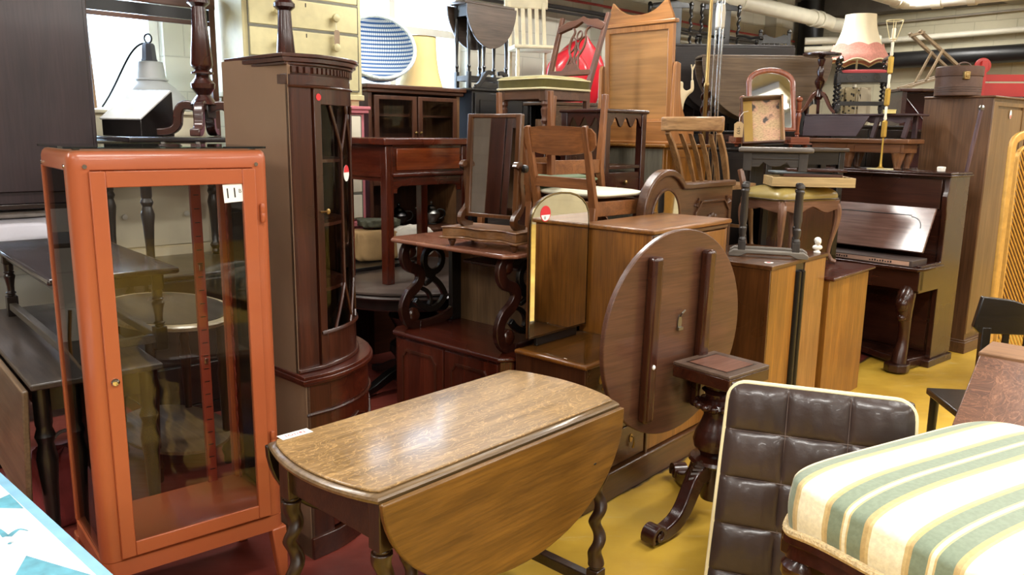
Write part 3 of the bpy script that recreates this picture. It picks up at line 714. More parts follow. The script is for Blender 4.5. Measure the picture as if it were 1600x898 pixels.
# ---- oak bureau at the right edge
BH = 132; BP = at(1487, 672, 2.42); BP.z = 0
bu = thing('oak_bureau', 'oak bureau with sloping lid behind the striped stool at the right edge', 'bureau', BP, BH)
bw, bd, zl, zt = .80, .46, .67, .86
b = MB(); b.prism([(0, 0), (bd, 0), (bd, zt - .015), (.27, zt - .015), (.012, zl)], 'yz', .012, bw - .012); b.build('carcass', OAKD('z'), bu, .003)
b = MB(); b.box(-.005, bw + .005, .265, bd + .005, zt - .016, zt); b.build('top_board', wood('faded_oak', S(124, 86, 58), S(176, 132, 94), 'x', .5), bu, .004)
b = MB(); ang = math.atan2(zt - .016 - zl, .262); Lf = math.hypot(zt - .016 - zl, .262)
b.X = Matrix.Translation((0, .0, zl)) @ Matrix.Rotation(ang, 4, 'X'); b.box(.0, bw, -.005, Lf, -.012, .010); lid = b.build('sloping_lid', wood('bureau_oak', S(86, 52, 36), S(136, 92, 66), 'x', .4, fleck=True), bu, .005)
b2 = MB(); b2.X = b.X; b2.box(.07, bw - .07, .03, Lf - .03, .010, .0115); b2.build('lid_panel', wood('bureau_oak_panel', S(92, 56, 38), S(146, 100, 72), 'y', .4, fleck=True), lid)
for k in range(3):
    b = MB(); b.box(.03, bw - .03, -.012, .02, .08 + .19 * k, .08 + .19 * k + .175); dwr = b.build('drawer', OAKD('x'), bu, .004)
    for x in (.2, .6): b = MB(); b.X = Matrix.Translation((x, -.012, .17 + .19 * k)) @ Matrix.Rotation(PI / 2, 4, 'X'); b.lathe([(.008, 0), (.014, .012), (.008, .02)], 0, 0, 14); b.build('knob', BRASS(), dwr)

# ---- black chair behind the bureau
kc = thing('black_chair', 'old black wooden chair with wavy top rail behind the oak bureau', 'chair', Vector((1.845, 3.05, -.0)), 96)
def wavy(x0, x1, z0, z1, dip, n=24):
    up = [(x0 + (x1 - x0) * i / n, z1 - dip * (.5 - .5 * math.cos(2 * PI * i / n)) ** 3 + .012 * math.sin(PI * i / n)) for i in range(n + 1)]
    return [(x0, z0), (x1, z0)] + up[::-1]
kw = .46; sc_ = BLACKW('x')
b = MB(); b.X = Matrix.Translation((0, .02, -.03)); pts = [(-.03, .87), (-.005, .845), (kw + .005, .845), (kw + .03, .87), (kw + .005, .985)] + [(kw - .04 - .01 * i, .985) for i in range(3)] + [(kw / 2 + .16 - .32 * i / 20, .985 - .035 * math.sin(PI * i / 20) ** 2 * 1.0) for i in range(21)] + [(.02, .99), (-.008, .992)]
b.prism(pts, 'xz', -.014, .014); b.build('top_rail', sc_, kc, .004)
for x in (.02, kw - .02): b = MB(); b.bar((x, .02, .84), (x, 0, 0), .034, .03, .03, .03); b.build('back_post', BLACKW('z'), kc, .003)
b = MB(); b.box(.03, kw - .03, .01, .03, .58, .66); b.build('back_rail', sc_, kc, .003)
for i in range(4): b = MB(); b.box(.1 + .08 * i - .012, .1 + .08 * i + .012, .015, .028, .65, .83); b.build('spindle', BLACKW('z'), kc, .002)
b = MB(); b.box(-.01, kw + .01, .0, .42, .43, .46); b.build('seat', sc_, kc, .006)
for x in (.02, kw - .02): b = MB(); b.lathe([(.014, 0), (.018, .2), (.02, .43)], x, .39, 12); b.build('leg', BLACKW('z'), kc)
# ================================================================== MIDDLE ROWS
def door_panel(mb, x0, x1, z0, z1, y, cham=.03, w=.012):
    """raised moulding with clipped upper corners"""
    pts = [(x0, z0), (x1, z0), (x1, z1 - cham), (x1 - cham * .35, z1 - cham * .9), (x1 - cham, z1), (x0 + cham, z1), (x0 + cham * .35, z1 - cham * .9), (x0, z1 - cham)]
    mb.ribbon(pts, w, 'xz', y - .006, y, closed=True)
def knob(parent, x, y, z, r, mat, name='knob', n=14):
    b = MB(); b.X = Matrix.Translation((x, y, z)) @ Matrix.Rotation(PI / 2, 4, 'X')
    b.lathe([(r * .55, 0), (r * .45, r * .5), (r, r * 1.0), (r * .9, r * 1.5), (r * .3, r * 1.75)], 0, 0, n); return b.build(name, mat, parent)
def drop_handle(parent, x, y, z, mat):
    b = MB(); b.prism([(x + .013 * math.cos(k * PI / 6), z + .020 * math.sin(k * PI / 6)) for k in range(12)], 'xz', y - .003, y)
    b.tube([(x, y - .003, z + .008), (x, y - .014, z + .006), (x, y - .018, z - .016), (x, y - .014, z - .042)], [.003, .003, .004, .006], 8)
    return b.build('drop_handle', mat, parent)

# ---- bow-fronted corner cabinet
CX = Vector((-1.079, 3.039, 0))
cc = thing('corner_cabinet', 'tall mahogany bow-fronted corner cabinet with glazed door beside the orange cabinet', 'cabinet', CX, -3)
def bow(t, g=0.0, w=.24, y0=-.368, bl=.092):
    """outline of the bowed front, t -1..1, pushed out by g"""
    x = w * t; y = y0 - bl * (1 - t * t); nx, ny = 2 * bl * t / w, -1.0; l = math.hypot(nx, ny)
    return (x + nx / l * g, y + ny / l * g)
def bowprism(mb, t0, t1, z0, z1, g0, g1, n=16, **k):
    pts = [bow(t0 + (t1 - t0) * i / n, g1, **k) for i in range(n + 1)] + [bow(t1 - (t1 - t0) * i / n, g0, **k) for i in range(n + 1)]
    mb.prism(pts, 'xy', z0, z1)
def plan(g, k):  # whole cabinet outline
    s_ = .304 + g * .4
    return [(0, 0), (-s_, -s_)] + [bow(-1 + 2 * i / 16, g) for i in range(17)] + [(s_, -s_)]
Z1, Z2 = .70, 1.80
b = MB(); b.bar((-.003, -.003, (Z1 + Z2 - .06) / 2 - (Z2 - .06 - Z1) / 2), (-.003, -.003, Z2 - .06), .001, .001)
b = MB(); b.prism([(0, .0), (-.304, -.304), (-.296, -.312), (.0, -.016)], 'xy', Z1, Z2 + .005); b.build('left_side', BACKB('z'), cc)
b = MB(); b.prism([(0, .0), (.304, -.304), (.296, -.312), (.0, -.016)], 'xy', Z1, Z2); b.build('right_side', BACKB('z'), cc)
for sg in (-1, 1):
    b = MB(); b.prism([(sg * .304, -.304), (sg * .24, -.368), (sg * .228, -.356), (sg * .292, -.292)], 'xy', Z1, Z2 - .05); b.build('front_stile', MAH('z'), cc, .002)
b = MB()
for g, z0, z1 in ((.002, Z2 - .085, Z2 - .05), (.014, Z2 - .022, Z2 - .012), (.026, Z2 - .012, Z2 + .004), (.034, Z2 + .004, Z2 + .016)):
    pts = [(-.300 - g * .6, -.300 + g * .2)] + [bow(-1.0 + 2.0 * i / 20, g) for i in range(21)] + [(.300 + g * .6, -.300 + g * .2), (0, -.01)]
    b.prism(pts, 'xy', z0, z1)
b.build('cornice', MAH('x'), cc, .002)
b = MB(); b.prism([(-.303, -.303)] + [bow(-1 + 2 * i / 20, .002) for i in range(21)] + [(.303, -.303), (0, -.01)], 'xy', Z2 - .05, Z2 - .022); frieze = b.build('frieze', MAH('x'), cc)
for i in range(27):                                                 # dentils
    t = -1 + 2 * (i + .5) / 27; b = MB(); bowprism(b, t - .022, t + .022, Z2 - .046, Z2 - .026, .0015, .011, 1); b.build('dentil', MAH('x'), frieze)
for k in range(3):
    b = MB()
    for q in (0, .0108): b.X = None
    p0, p1 = Vector((-.301, -.307)), Vector((-.243, -.365)); a_ = p0 + (p1 - p0) * (.1 + .31 * k); c_ = p0 + (p1 - p0) * (.28 + .31 * k)
    b.prism([(a_.x, a_.y), (c_.x, c_.y), (c_.x - .008, c_.y - .008), (a_.x - .008, a_.y - .008)], 'xy', Z2 - .046, Z2 - .026); b.build('dentil', MAH('x'), frieze)
b = MB(); pts = [(-.304, -.304)] + [bow(-1 + 2 * i / 20, .006) for i in range(21)]
b.tube([(x, y, Z2 - .09) for x, y in pts], .005, 6); b.build('bead', MAH('x'), cc)
cd = child_empty('glazed_door', cc)
zd0, zd1 = Z1 + .02, Z2 - .088; DG = Z1 + .14
b = MB(); bowprism(b, -.97, -.86, zd0, zd1, -.012, .004, 4); bowprism(b, .86, .97, zd0, zd1, -.012, .004, 4)
bowprism(b, -.86, .86, zd0, DG, -.012, .004); bowprism(b, -.86, .86, zd1 - .06, zd1, -.012, .004); b.build('door_frame', MAH('z'), cd, .0015)
b = MB(); b.surf(lambda u, v: (*bow(-.86 + 1.72 * u, -.004), DG + (zd1 - .06 - DG) * v), 14, 2); b.build('door_glass', CAB(), cd)
b = MB(); H_ = zd1 - .06 - DG; zb, zt_ = DG, zd1 - .06
def bw(t, z): x, y = bow(t, .001); return (x, y, z)
def bars(tz):
    for (t0, z0), (t1, z1) in zip(tz, tz[1:]):
        n = max(2, int(abs(t1 - t0) / .12) + 1)
        b.tube([bw(t0 + (t1 - t0) * i / n, z0 + (z1 - z0) * i / n) for i in range(n + 1)], .0058, 6)
zu, zl_ = zt_ - .20 * H_, zb + .20 * H_
for t in (-.43, .0, .43):                                           # astragals: uprights that fork into points top and bottom
    bars([(t, zl_), (t, zu)]); bars([(t, zu), (t - .26, zt_)]); bars([(t, zu), (t + .26, zt_)]); bars([(t, zl_), (t - .26, zb)]); bars([(t, zl_), (t + .26, zb)])
b.build('glazing_bars', MAH('z'), cd)
b = MB(); b.surf(lambda u, v: (*bow(-.97 + 1.94 * u, .006 + .008 * v), DG - .004 + .012 * (1 - (2 * v - 1) ** 2)), 16, 5); b.build('sill_moulding', MAH('x'), cd)
x, y = bow(-.915, .004); b = MB(); b.tube([(x, y, 1.28), (x - .004, y - .022, 1.282)], .004, 8); b.ell((x - .004, y - .026, 1.282), (.003, .008, .011)); b.build('key', BRASS(), cd)
x, y = bow(-.90, .0046); nx = (2 * .092 * -.87 / .24); disc('red_dot', REDINK(), cd, facing((x, y, zd1 - .035), (nx, -1, 0)), .012)
x, y = bow(-.34, .008); stk = disc('round_sticker', PAPER(), cd, facing((x, y, 1.41), (-.26, -1, 0)), .024, sy=1.25); 
b = MB(); b.prism([(.024 * math.cos(a_), .03 * math.sin(a_)) for a_ in (math.radians(6 + 168 * i / 14) for i in range(15))], 'xy', .0008, .0011); b.build('red_half', REDINK(), stk)
for z in (.98, 1.22, 1.45):
    b = MB(); b.prism([(-.01, -.03), (-.27, -.305)] + [bow(-.85 + 1.7 * i / 8, -.03) for i in range(9)] + [(.27, -.305), (.01, -.03)], 'xy', z, z + .012); b.build('shelf', MAH('x'), cc)
b = MB(); b.prism([(0, -.004), (-.30, -.304), (-.24, -.364)] + [bow(-1 + 2 * i / 8, -.02) for i in range(9)] + [(.24, -.364), (.30, -.304)], 'xy', Z1, Z1 + .012); b.build('inner_floor', MAH('x'), cc)
# base
GB = .045
b = MB(); b.prism([(0, .0), (-.335, -.335), (-.325, -.345), (.0, -.016)], 'xy', 0.0, Z1 - .02); b.build('base_left_side', BACKB('z'), cc)
b = MB(); b.prism([(0, .0), (.335, -.335), (.325, -.345), (.0, -.016)], 'xy', 0.0, Z1 - .02); b.build('base_right_side', BACKB('z'), cc)
for sg in (-1, 1):
    b = MB(); b.prism([(sg * .335, -.335), (sg * .262, -.408), (sg * .25, -.396), (sg * .323, -.323)], 'xy', .0, Z1 - .02); b.build('base_stile', MAH('z'), cc, .002)
kb = dict(w=.262, y0=-.408, bl=.10)
b = MB()
for g, z0, z1 in ((.012, Z1 - .03, Z1 - .02), (.020, Z1 - .02, Z1 - .006), (.012, Z1 - .006, Z1 + .006)):
    b.prism([(-.335 - g, -.335 + g * .2)] + [bow(-1 + 2 * i / 20, g, **kb) for i in range(21)] + [(.335 + g, -.335 + g * .2), (0, 0)], 'xy', z0, z1)
b.build('base_top', MAHR('x'), cc, .002)
b = MB(); b.prism([(-.309, -.309)] + [bow(-1 + 2 * i / 20, .014) for i in range(21)] + [(.309, -.309), (0, -.01)], 'xy', Z1 + .006, Z1 + .022); b.build('waist_moulding', MAH('x'), cc, .004)
b = MB(); bowprism(b, -1, 1, Z1 - .135, Z1 - .03, -.012, 0, **kb); b.build('bow_drawer_front', MAHR('x'), cc)
b = MB(); pts = [(-.335, -.335)] + [bow(-1 + 2 * i / 20, .005, **kb) for i in range(21)]; b.tube([(x, y, Z1 - .14) for x, y in pts], .006, 6); b.build('bead', MAH('x'), cc)
for t0, t1 in ((-1, -.01), (.01, 1)):
    b = MB(); bowprism(b, t0, t1, .10, Z1 - .145, -.012, 0, 10, **kb); dd = b.build('base_door', MAHR('z'), cc)
    tt = lambda f: t0 + (t1 - t0) * f
    b = MB(); pts = [(tt(.18), .15), (tt(.82), .15), (tt(.82), Z1 - .28), (tt(.70), Z1 - .215), (tt(.5), Z1 - .195), (tt(.30), Z1 - .215), (tt(.18), Z1 - .28), (tt(.18), .15)]
    for (a0, z0), (a1, z1) in zip(pts, pts[1:]): b.tube([(*bow(a0 + (a1 - a0) * i / 4, .003, **kb), z0 + (z1 - z0) * i / 4) for i in range(5)], .005, 6)
    b.build('door_moulding', MAH('z'), dd)
b = MB(); b.prism([(-.345, -.345)] + [bow(-1 + 2 * i / 20, .012, **kb) for i in range(21)] + [(.345, -.345), (0, -.0)], 'xy', 0, .085); b.build('plinth', MAH('x'), cc, .004)

# ---- walnut dressing chest: low part with mirror, tall cupboard
dc = thing('dressing_chest', 'figured walnut dressing chest with low mirror end and tall cupboard end', 'dressing chest', AB(2.506, 1.85), 41.5)
dL, dT, dD, zL, zT = .455, 1.155, .378, .648, 1.16
b = MB(); b.box(0, dT, .012, dD, .03, zL - .02); b.box(dL, dT, .012, dD, zL - .02, zT - .022); car = b
b = MB(); b.box(.0, .016, .0, dD, .13, zL - .018); b.build('left_end', wood('dark_walnut_end', S(58, 30, 16), S(92, 54, 30), 'z'), dc, .006, 3)
b = MB(); b.box(dL, dL + .016, .0, dD, zL - .01, zT - .022); b.build('tall_side', DRS('z'), dc, .004)
b = MB(); b.box(.016, dT - .016, .02, dD, .03, zL - .02); b.box(dL + .016, dT - .016, .02, dD, zL - .03, zT - .022); b.build('carcass', WAL('z'), dc)
b = MB(); b.box(dT - .016, dT, .0, dD, .03, zT - .022); b.build('right_side', DRS('z'), dc, .004)
b = MB(); b.prism(rrect(0, 0, 0, 0, 0) if False else [(-.012, -.010), (dL - .001, -.010), (dL - .001, dD), (-.012, dD)], 'xy', zL - .020, zL); lt = b.build('low_top', DRS('x'), dc, .009, 3)
b = MB(); b.box(.012, dL - .004, .014, dD - .012, zL, zL + .0055); b.build('glass_top', glass('dusty_glass_top', (.97, .98, .97, 1), .3), dc, .002)
b = MB(); b.box(dL - .012, dT + .014, -.016, dD + .004, zT - .022, zT); b.build('tall_top', DRS('x'), dc, .007, 3)
b = MB(); b.box(dL + .004, dT, -.004, .01, zT - .045, zT - .022); b.build('top_bead', WAL('x'), dc, .006)
b = MB(); b.box(-.004, dT + .004, -.012, dD, 0, .125); b.build('plinth', wood('dark_walnut_plinth', S(60, 34, 18), S(98, 60, 32), 'x'), dc, .005)
b = MB(); b.box(-.006, dT + .006, -.018, .02, .118, .134); b.build('plinth_moulding', WAL('x'), dc, .006)
for k in range(3):
    z0 = .145 + .163 * k; b = MB(); b.box(.014, dL + .01, .0, .022, z0, z0 + .157); dw = b.build('drawer', WAL('x'), dc, .003)
    for x in (.105, dL - .10): drop_handle(dw, x, 0, z0 + .095, BRASS())
b = MB(); b.box(dL + .016, dL + .034, -.006, .02, .13, zT - .045); b.build('divider', WAL('z'), dc, .003)
b = MB(); b.box(dL + .036, dT - .018, .0, .02, .14, zT - .05); cdoor = b.build('cupboard_door', DRS('z'), dc, .003)
drop_handle(cdoor, dL + .07, 0, .66, BRASS())
# its frameless mirror
mr = child_empty('mirror', dc); mw, mh, mz = .41, .62, .692; mx = .03; my = dD - .045
def arch_top(x0, x1, z0, z1, r, n=12): return [(x0, z0), (x1, z0), (x1, z1 - r)] + [((x1 + x0) / 2 + math.copysign((x1 - x0) / 2 * abs(math.cos(a_)) ** .9, math.cos(a_)), z1 - r + r * abs(math.sin(a_)) ** .9) for a_ in (PI * i / n for i in range(1, n))] + [(x0, z1 - r)]
po = arch_top(mx, mx + mw, mz, mz + mh, .13)
b = MB(); b.prism(po, 'xz', my, my + .014); b.build('mirror_back', WAL('z'), mr)
b = MB(); b.prism([(mx + mw / 2 + (x - mx - mw / 2) * .975, mz + mh / 2 + (z - mz - mh / 2) * .982) for x, z in po], 'xz', my - .004, my - .0002); b.build('mirror_glass', mirror(), mr)
b = MB(); b.ribbon(po, .006, 'xz', my - .0055, my + .002, closed=True); b.build('bevelled_edge', plain('bevel_highlight', S(150, 138, 112), .25, 1), mr)
b = MB(); b.box(mx + .06, mx + mw - .06, my + .001, my + .02, zL, mz + .008); b.build('mirror_bracket', BLACKW('x'), dc, .004)
stk = disc('round_sticker', REDINK(), mr, facing((mx + .095, my - .0045, mz + mh - .085), (0, -1, 0)), .034)
b = MB(); b.prism([(.030 * math.cos(a_), .030 * math.sin(a_) - .0) for a_ in (math.radians(190 + 160 * i / 14) for i in range(15))], 'xy', .0008, .0012); b.build('white_half', PAPER(), stk)
b = MB(); 
for x0, z0 in ((-.010, -.024), (-.003, -.024)): 
    b = MB(); b.box(x0, x0 + .003, z0, z0 + .013, .0012, .0016); b.build('digit', INK(), stk)

# ---- teak wardrobe with black handle strip; second teak cupboard
tw = thing('teak_cupboard', 'square teak cupboard with long black handle strip behind the tilted round table', 'cupboard', AB(3.775, 1.67), 43)
W_, D_, H_ = .69, .52, .93
b = MB(); b.box(.0, .018, .0, D_, 0, H_ - .022); b.build('left_side', WAL('z'), tw, .002)
b = MB(); b.box(.018, W_, .02, D_, .0, H_ - .022); b.build('carcass', TEAK('z'), tw)
b = MB(); b.box(-.006, W_ + .006, -.008, D_, H_ - .022, H_); b.build('top', WAL('x'), tw, .003)
b = MB(); b.box(.004, W_ * .43, .0, .02, .03, H_ - .024); b.build('door', TEAK('z'), tw, .002)
b = MB(); b.box(W_ * .60, W_ - .004, .0, .02, .03, H_ - .024); b.build('door', wood('light_teak', S(136, 92, 42), S(186, 132, 68), 'z', .4), tw, .002)
b = MB(); b.box(W_ * .43, W_ * .60, .006, .02, .03, H_ - .024); b.build('door_gap_panel', BLACKW('z'), tw)
for x in (W_ * .46, W_ * .535): b = MB(); b.X = Matrix.Translation((x, -.002, .05)); b.lathe([(.012, 0), (.020, .004), (.020, .865 - .05), (.012, .87 - .05)], 0, 0, 12); b.build('handle_strip', BLACK(), tw)
b = MB(); b.box(.01, W_ - .01, .012, .04, 0, .03); b.build('plinth', BLACKW('x'), tw)
disc('round_sticker', PAPER(), tw, Matrix.Translation((.10, .06, H_ + .0002)), .022); disc('red_dot', REDINK(), tw, Matrix.Translation((.10, .06, H_ + .0011)), .012)
t2 = thing('side_cupboard', 'lower plain teak cupboard with dark moulded top, right of the black-handled one', 'cupboard', AB(4.50, 1.64), 43)
W_, D_, H_ = .61, .62, .786
b = MB(); b.box(0, W_, .0, D_, 0, H_ - .02); b.build('carcass', TEAK('z'), t2, .003)
b = MB(); b.box(-.01, W_ + .03, -.03, D_, H_ - .022, H_); b.build('top', MAHR('x'), t2, .008, 3)

# ---- tilt-top pedestal table
PT = Vector((.845, 3.10, 0)); ph = 50
pt = thing('tilt_top_table', 'round tilt-top pedestal table tipped upright showing its underside, on scrolled feet', 'table', PT, ph)
# local x along the tipped top; the block sits in front of it (y < 0)
cxl = -.10; R0 = .425; yt = .155
b = MB(); b.X = Matrix.Translation((cxl, yt, .775)) @ Matrix.Rotation(math.radians(1.5), 4, 'X')
b.prism([(R0 * .995 * math.cos(2 * PI * k / 64), R0 * math.sin(2 * PI * k / 64)) for k in range(64)], 'xz', 0, .024); top = b.build('round_top', wood('underside_mahogany', S(84, 50, 34), S(124, 80, 56), 'x', .45), pt, .004, 3)
for x in (-.155, .175):
    b2 = MB(); b2.X = b.X; b2.bar((x - .028, -.022, -.335), (x - .028, -.022, .335), .055, .046); bt = b2.build('bearer', MAH('z'), top, .014, 3)
    b3 = MB(); b3.X = b.X; b3.ell((x - .028, -.047, -.10), (.008, .006, .010)); 
    if x < 0: b3.build('peg', PAPER(), bt)
b2 = MB(); b2.X = b.X; b2.prism([(.012 + .012 * math.cos(a_), .04 + .030 * math.sin(a_) * (1.2 if math.sin(a_) > 0 else .7)) for a_ in (2 * PI * i / 12 for i in range(12))], 'xz', -.006, 0); b2.tube([(.012, -.006, .07), (.01, -.016, .085), (.03, -.014, .095)], .004, 6); b2.box(-.002, .026, -.014, 0, .014, .026); b2.build('table_catch', STEEL(), top)
bs = .135
b = MB(); b.box(-bs, bs, -bs, bs, .605, .655); blk = b.build('block', MAH('x'), pt, .004)
b = MB(); b.box(-bs, bs, -bs, bs, .655, .668); b.build('block_frame', wood('dusty_mahogany', S(84, 66, 56), S(128, 104, 88), 'x', .5), pt, .003)
b = MB(); b.box(-bs + .045, bs - .045, -bs + .045, bs - .045, .668, .6695); b.build('block_panel', wood('dusty_red_panel', S(112, 70, 54), S(160, 116, 98), 'x', .55), pt)
b = MB(); b.ribbon([(-bs + .04, -bs + .04), (bs - .04, -bs + .04), (bs - .04, bs - .04), (-bs + .04, bs - .04)], .008, 'xy', .668, .6688, closed=True); b.build('groove', BLACKW('x'), pt)
b = MB(); b.lathe([(.078, .605), (.082, .596), (.060, .585), (.056, .565), (.070, .556), (.056, .545), (.052, .52), (.082, .510), (.092, .495), (.082, .482), (.058, .472), (.056, .45), (.066, .42), (.086, .38), (.094, .345), (.088, .315), (.066, .295), (.060, .28), (.10, .272), (.108, .26), (.10, .25), (.066, .24), (.062, .12), (.05, .09), (.03, .085)], 0, 0, 28); b.build('turned_column', ROSE('z'), pt)
b = MB()
for k in range(14): a_ = 2 * PI * k / 14; b.ell((.086 * math.cos(a_), .086 * math.sin(a_), .496), (.018, .018, .016), 8, 6)
b.build('gadroon_ring', ROSE('z'), pt)
for k, ang in enumerate((-100 + 180, -100 + 300, -100 + 60)):
    f = child_empty('foot', pt, rot=(0, 0, math.radians(ang - 20)))
    b = MB(); c_ = bez((.055, .215), (.15, .26), (.15, .10), (.25, .055), 14) + bez((.25, .055), (.30, .035), (.33, .03), (.355, .045), 6)[1:]
    b.ribbon(c_, .075, 'xz', -.028, .028, w2=.05); b.build('scroll_leg', ROSE('x'), f, .008, 3)
    b = MB(); sp = [(.362 + (.042 - .036 * t) * math.cos(5.2 * PI * t * .5 - .6), .044 + (.042 - .036 * t) * math.sin(5.2 * PI * t * .5 - .6)) for t in (i / 22 for i in range(23))]
    b.ribbon(sp, .016, 'xz', -.032, .032, w2=.010); b.build('scroll_toe', ROSE('x'), f, .003)
    b = MB()
    for j in range(6): q = c_[1 + j]; b.tube([(q[0] + .0, -.022 + .0, q[1] + .036), (q[0] + .02, 0, q[1] + .048 - .004 * j), (q[0] + .0, .022, q[1] + .036)], .009, 6)
    b.build('leaf_carving', OAKD('x'), f)
    b = MB(); b.lathe([(.012, 0), (.016, .004), (.014, .012)], .355, 0, 10); b.build('castor', BLACK(), f)

# ---- chiffonier with pierced scroll brackets
ch = thing('chiffonier', 'red mahogany chiffonier with pierced scroll brackets, upper shelf and two doors', 'sideboard', AB(2.475, 3.03), 132)
cw, cdp, chh = .775, .42, .60
b = MB(); b.prism([(.0, .05), (.035, .0), (cw - .035, 0), (cw, .05), (cw, cdp), (0, cdp)], 'xy', .05, chh - .022); b.build('carcass', MAHR('z'), ch)
b = MB(); b.prism([(-.022, .045), (.03, -.022), (cw - .03, -.022), (cw + .015, .045), (cw + .015, cdp), (-.022, cdp)], 'xy', chh - .022, chh); b.build('lower_top', MAHR('x'), ch, .009, 3)
b = MB(); b.prism([(-.008, .05), (.035, -.010), (cw - .035, -.010), (cw + .004, .05), (cw + .004, cdp), (-.008, cdp)], 'xy', 0, .06); b.build('plinth', MAHR('x'), ch, .006)
for i in (0, 1):
    x0 = .045 + i * (cw / 2 - .04); x1 = x0 + cw / 2 - .05
    b = MB(); b.box(x0, x1, -.010, .004, .07, chh - .035); d_ = b.build('door', MAHR('z'), ch, .002)
    b = MB(); door_panel(b, x0 + .05, x1 - .05, .11, chh - .085, -.010); b.build('door_moulding', MAH('z'), d_)
b = MB(); b.box(.0, cw, cdp - .016, cdp, chh, 1.035); b.build('back_board', wood('pale_back_board', S(112, 84, 52), S(160, 124, 84), 'z', .5), ch)
b = MB(); b.box(.30, cw - .01, .20, cdp - .016, .945, .962); b.build('middle_shelf', MAHR('x'), ch, .004)
b = MB(); b.prism([(-.03, .04), (.02, -.015), (cw - .02, -.015), (cw + .02, .04), (cw + .02, cdp), (-.03, cdp)], 'xy', 1.035, 1.055); b.build('upper_shelf', wood('dusty_red_shelf', S(112, 64, 46), S(162, 110, 86), 'x', .24, .8, .3), ch, .008, 3)  # dusty red wood, paler also for the light the shelf reflects
for x in (.05, cw - .085):
    br = child_empty('scroll_bracket', ch)
    b = MB(); o_ = path(bez((.10, 1.03), (.02, 1.03), (.0, .92), (.09, .90), 10), bez((.09, .90), (.16, .88), (.14, .82), (.08, .79), 8), bez((.08, .79), (.0, .75), (.0, .62), (.12, .61), 10))
    b.ribbon(o_, .052, 'yz', x, x + .028); b.ribbon(path(bez((.12, .61), (.22, .60), (.33, .62), (.36, .66), 8)), .045, 'yz', x, x + .028); b.build('outer_scroll', wood('dark_mahogany', S(34, 16, 12), S(70, 34, 24), 'z', .28), br, .004)
    b = MB(); b.ribbon([(.22 + .062 * math.cos(2 * PI * k / 20), .93 + .062 * math.sin(2 * PI * k / 20)) for k in range(20)], .032, 'yz', x + .003, x + .025, closed=True)
    b.ribbon(bez((.10, .90), (.16, .86), (.26, .84), (.30, .74), 10), .03, 'yz', x + .003, x + .025); b.ribbon(bez((.30, .74), (.26, .66), (.16, .66), (.10, .74), 10), .03, 'yz', x + .003, x + .025)
    b.ribbon(bez((.10, .80), (.18, .80), (.22, .74), (.19, .70), 8), .02, 'yz', x + .003, x + .025); b.ribbon(bez((.22, .868), (.23, .84), (.2, .82), (.16, .81), 6), .02, 'yz', x + .003, x + .025)
    b.build('pierced_scroll', BLACKW('z'), br, .003)
    b = MB(); b.ell((x + .014, .075, .985), (.02, .032, .032)); b.ell((x + .014, .085, .665), (.022, .04, .04)); b.build('scroll_boss', MAH('z'), br)
    b = MB(); b.box(x, x + .028, .34, cdp - .012, chh, 1.035); b.build('bracket_post', BLACKW('z'), br, .003)

# ---- swing toilet mirror on the chiffonier
ms = AB(2.475, 3.03); 
tm = thing('toilet_mirror', 'swing mirror in wooden frame with serpentine base, standing on the chiffonier shelf', 'mirror', at(694, 372, 3.62) , 124)
tm.location.z = 1.056
bw_, bdp = .40, .20
def serp(g): 
    fr = [(-g + (bw_ + 2 * g) * i / 24, -g - .014 * math.cos(4 * PI * i / 24) + .018 * math.sin(PI * i / 24)) for i in range(25)]
    return fr + [(bw_ + g, bdp + g), (-g, bdp + g)]
for x in (.03, bw_ - .03):
    for y in (.02, bdp - .02): b = MB(); b.lathe([(.008, 0), (.014, .012), (.019, .026), (.015, .034)], x, y, 12); b.build('foot', WAL('z'), tm)
b = MB(); b.prism(serp(.012), 'xy', .034, .044); b.prism(serp(0), 'xy', .044, .082); b.prism(serp(.006), 'xy', .082, .088); b.build('serpentine_base', wood('light_walnut_base', S(112, 74, 42), S(160, 116, 74), 'x', .35), tm, .003)
for x in (.055, bw_ - .055):
    b = MB(); yz = path(bez((.13, .088), (.04, .10), (.03, .13), (.085, .16), 8), bez((.085, .16), (.14, .20), (.09, .26), (.10, .32), 8), bez((.10, .32), (.11, .37), (.07, .39), (.06, .36), 8))
    b.ribbon(yz, .032, 'yz', x - .011, x + .011, w2=.022); b.build('curved_arm', WAL('z'), tm, .004)
    b = MB(); s_ = 1 if x > .2 else -1; b.X = Matrix.Translation((x + s_ * .011, .10, .355)) @ Matrix.Rotation(s_ * PI / 2, 4, 'Y'); b.lathe([(.008, 0), (.018, .008), (.016, .022), (.006, .026)], 0, 0, 14); b.build('pivot_knob', BLACK(), tm)
fr = child_empty('swing_frame', tm, (bw_ / 2, .10, .33), (math.radians(-3), 0, 0))
fw_, fh_ = .262, .44
b = MB(); b.ribbon([(-fw_ / 2, -.19), (fw_ / 2, -.19), (fw_ / 2, fh_ - .19), (-fw_ / 2, fh_ - .19)], .034, 'xz', -.014, .016, closed=True); b.build('frame', WAL('z'), fr, .006, 3)
b = MB(); b.box(-fw_ / 2 + .012, fw_ / 2 - .012, -.004, .0, -.18, fh_ - .20); b.build('mirror_glass', mirror(), fr)
b = MB(); b.box(-fw_ / 2 + .004, fw_ / 2 - .004, .004, .014, -.185, fh_ - .195); b.build('frame_back', WAL('z'), fr)

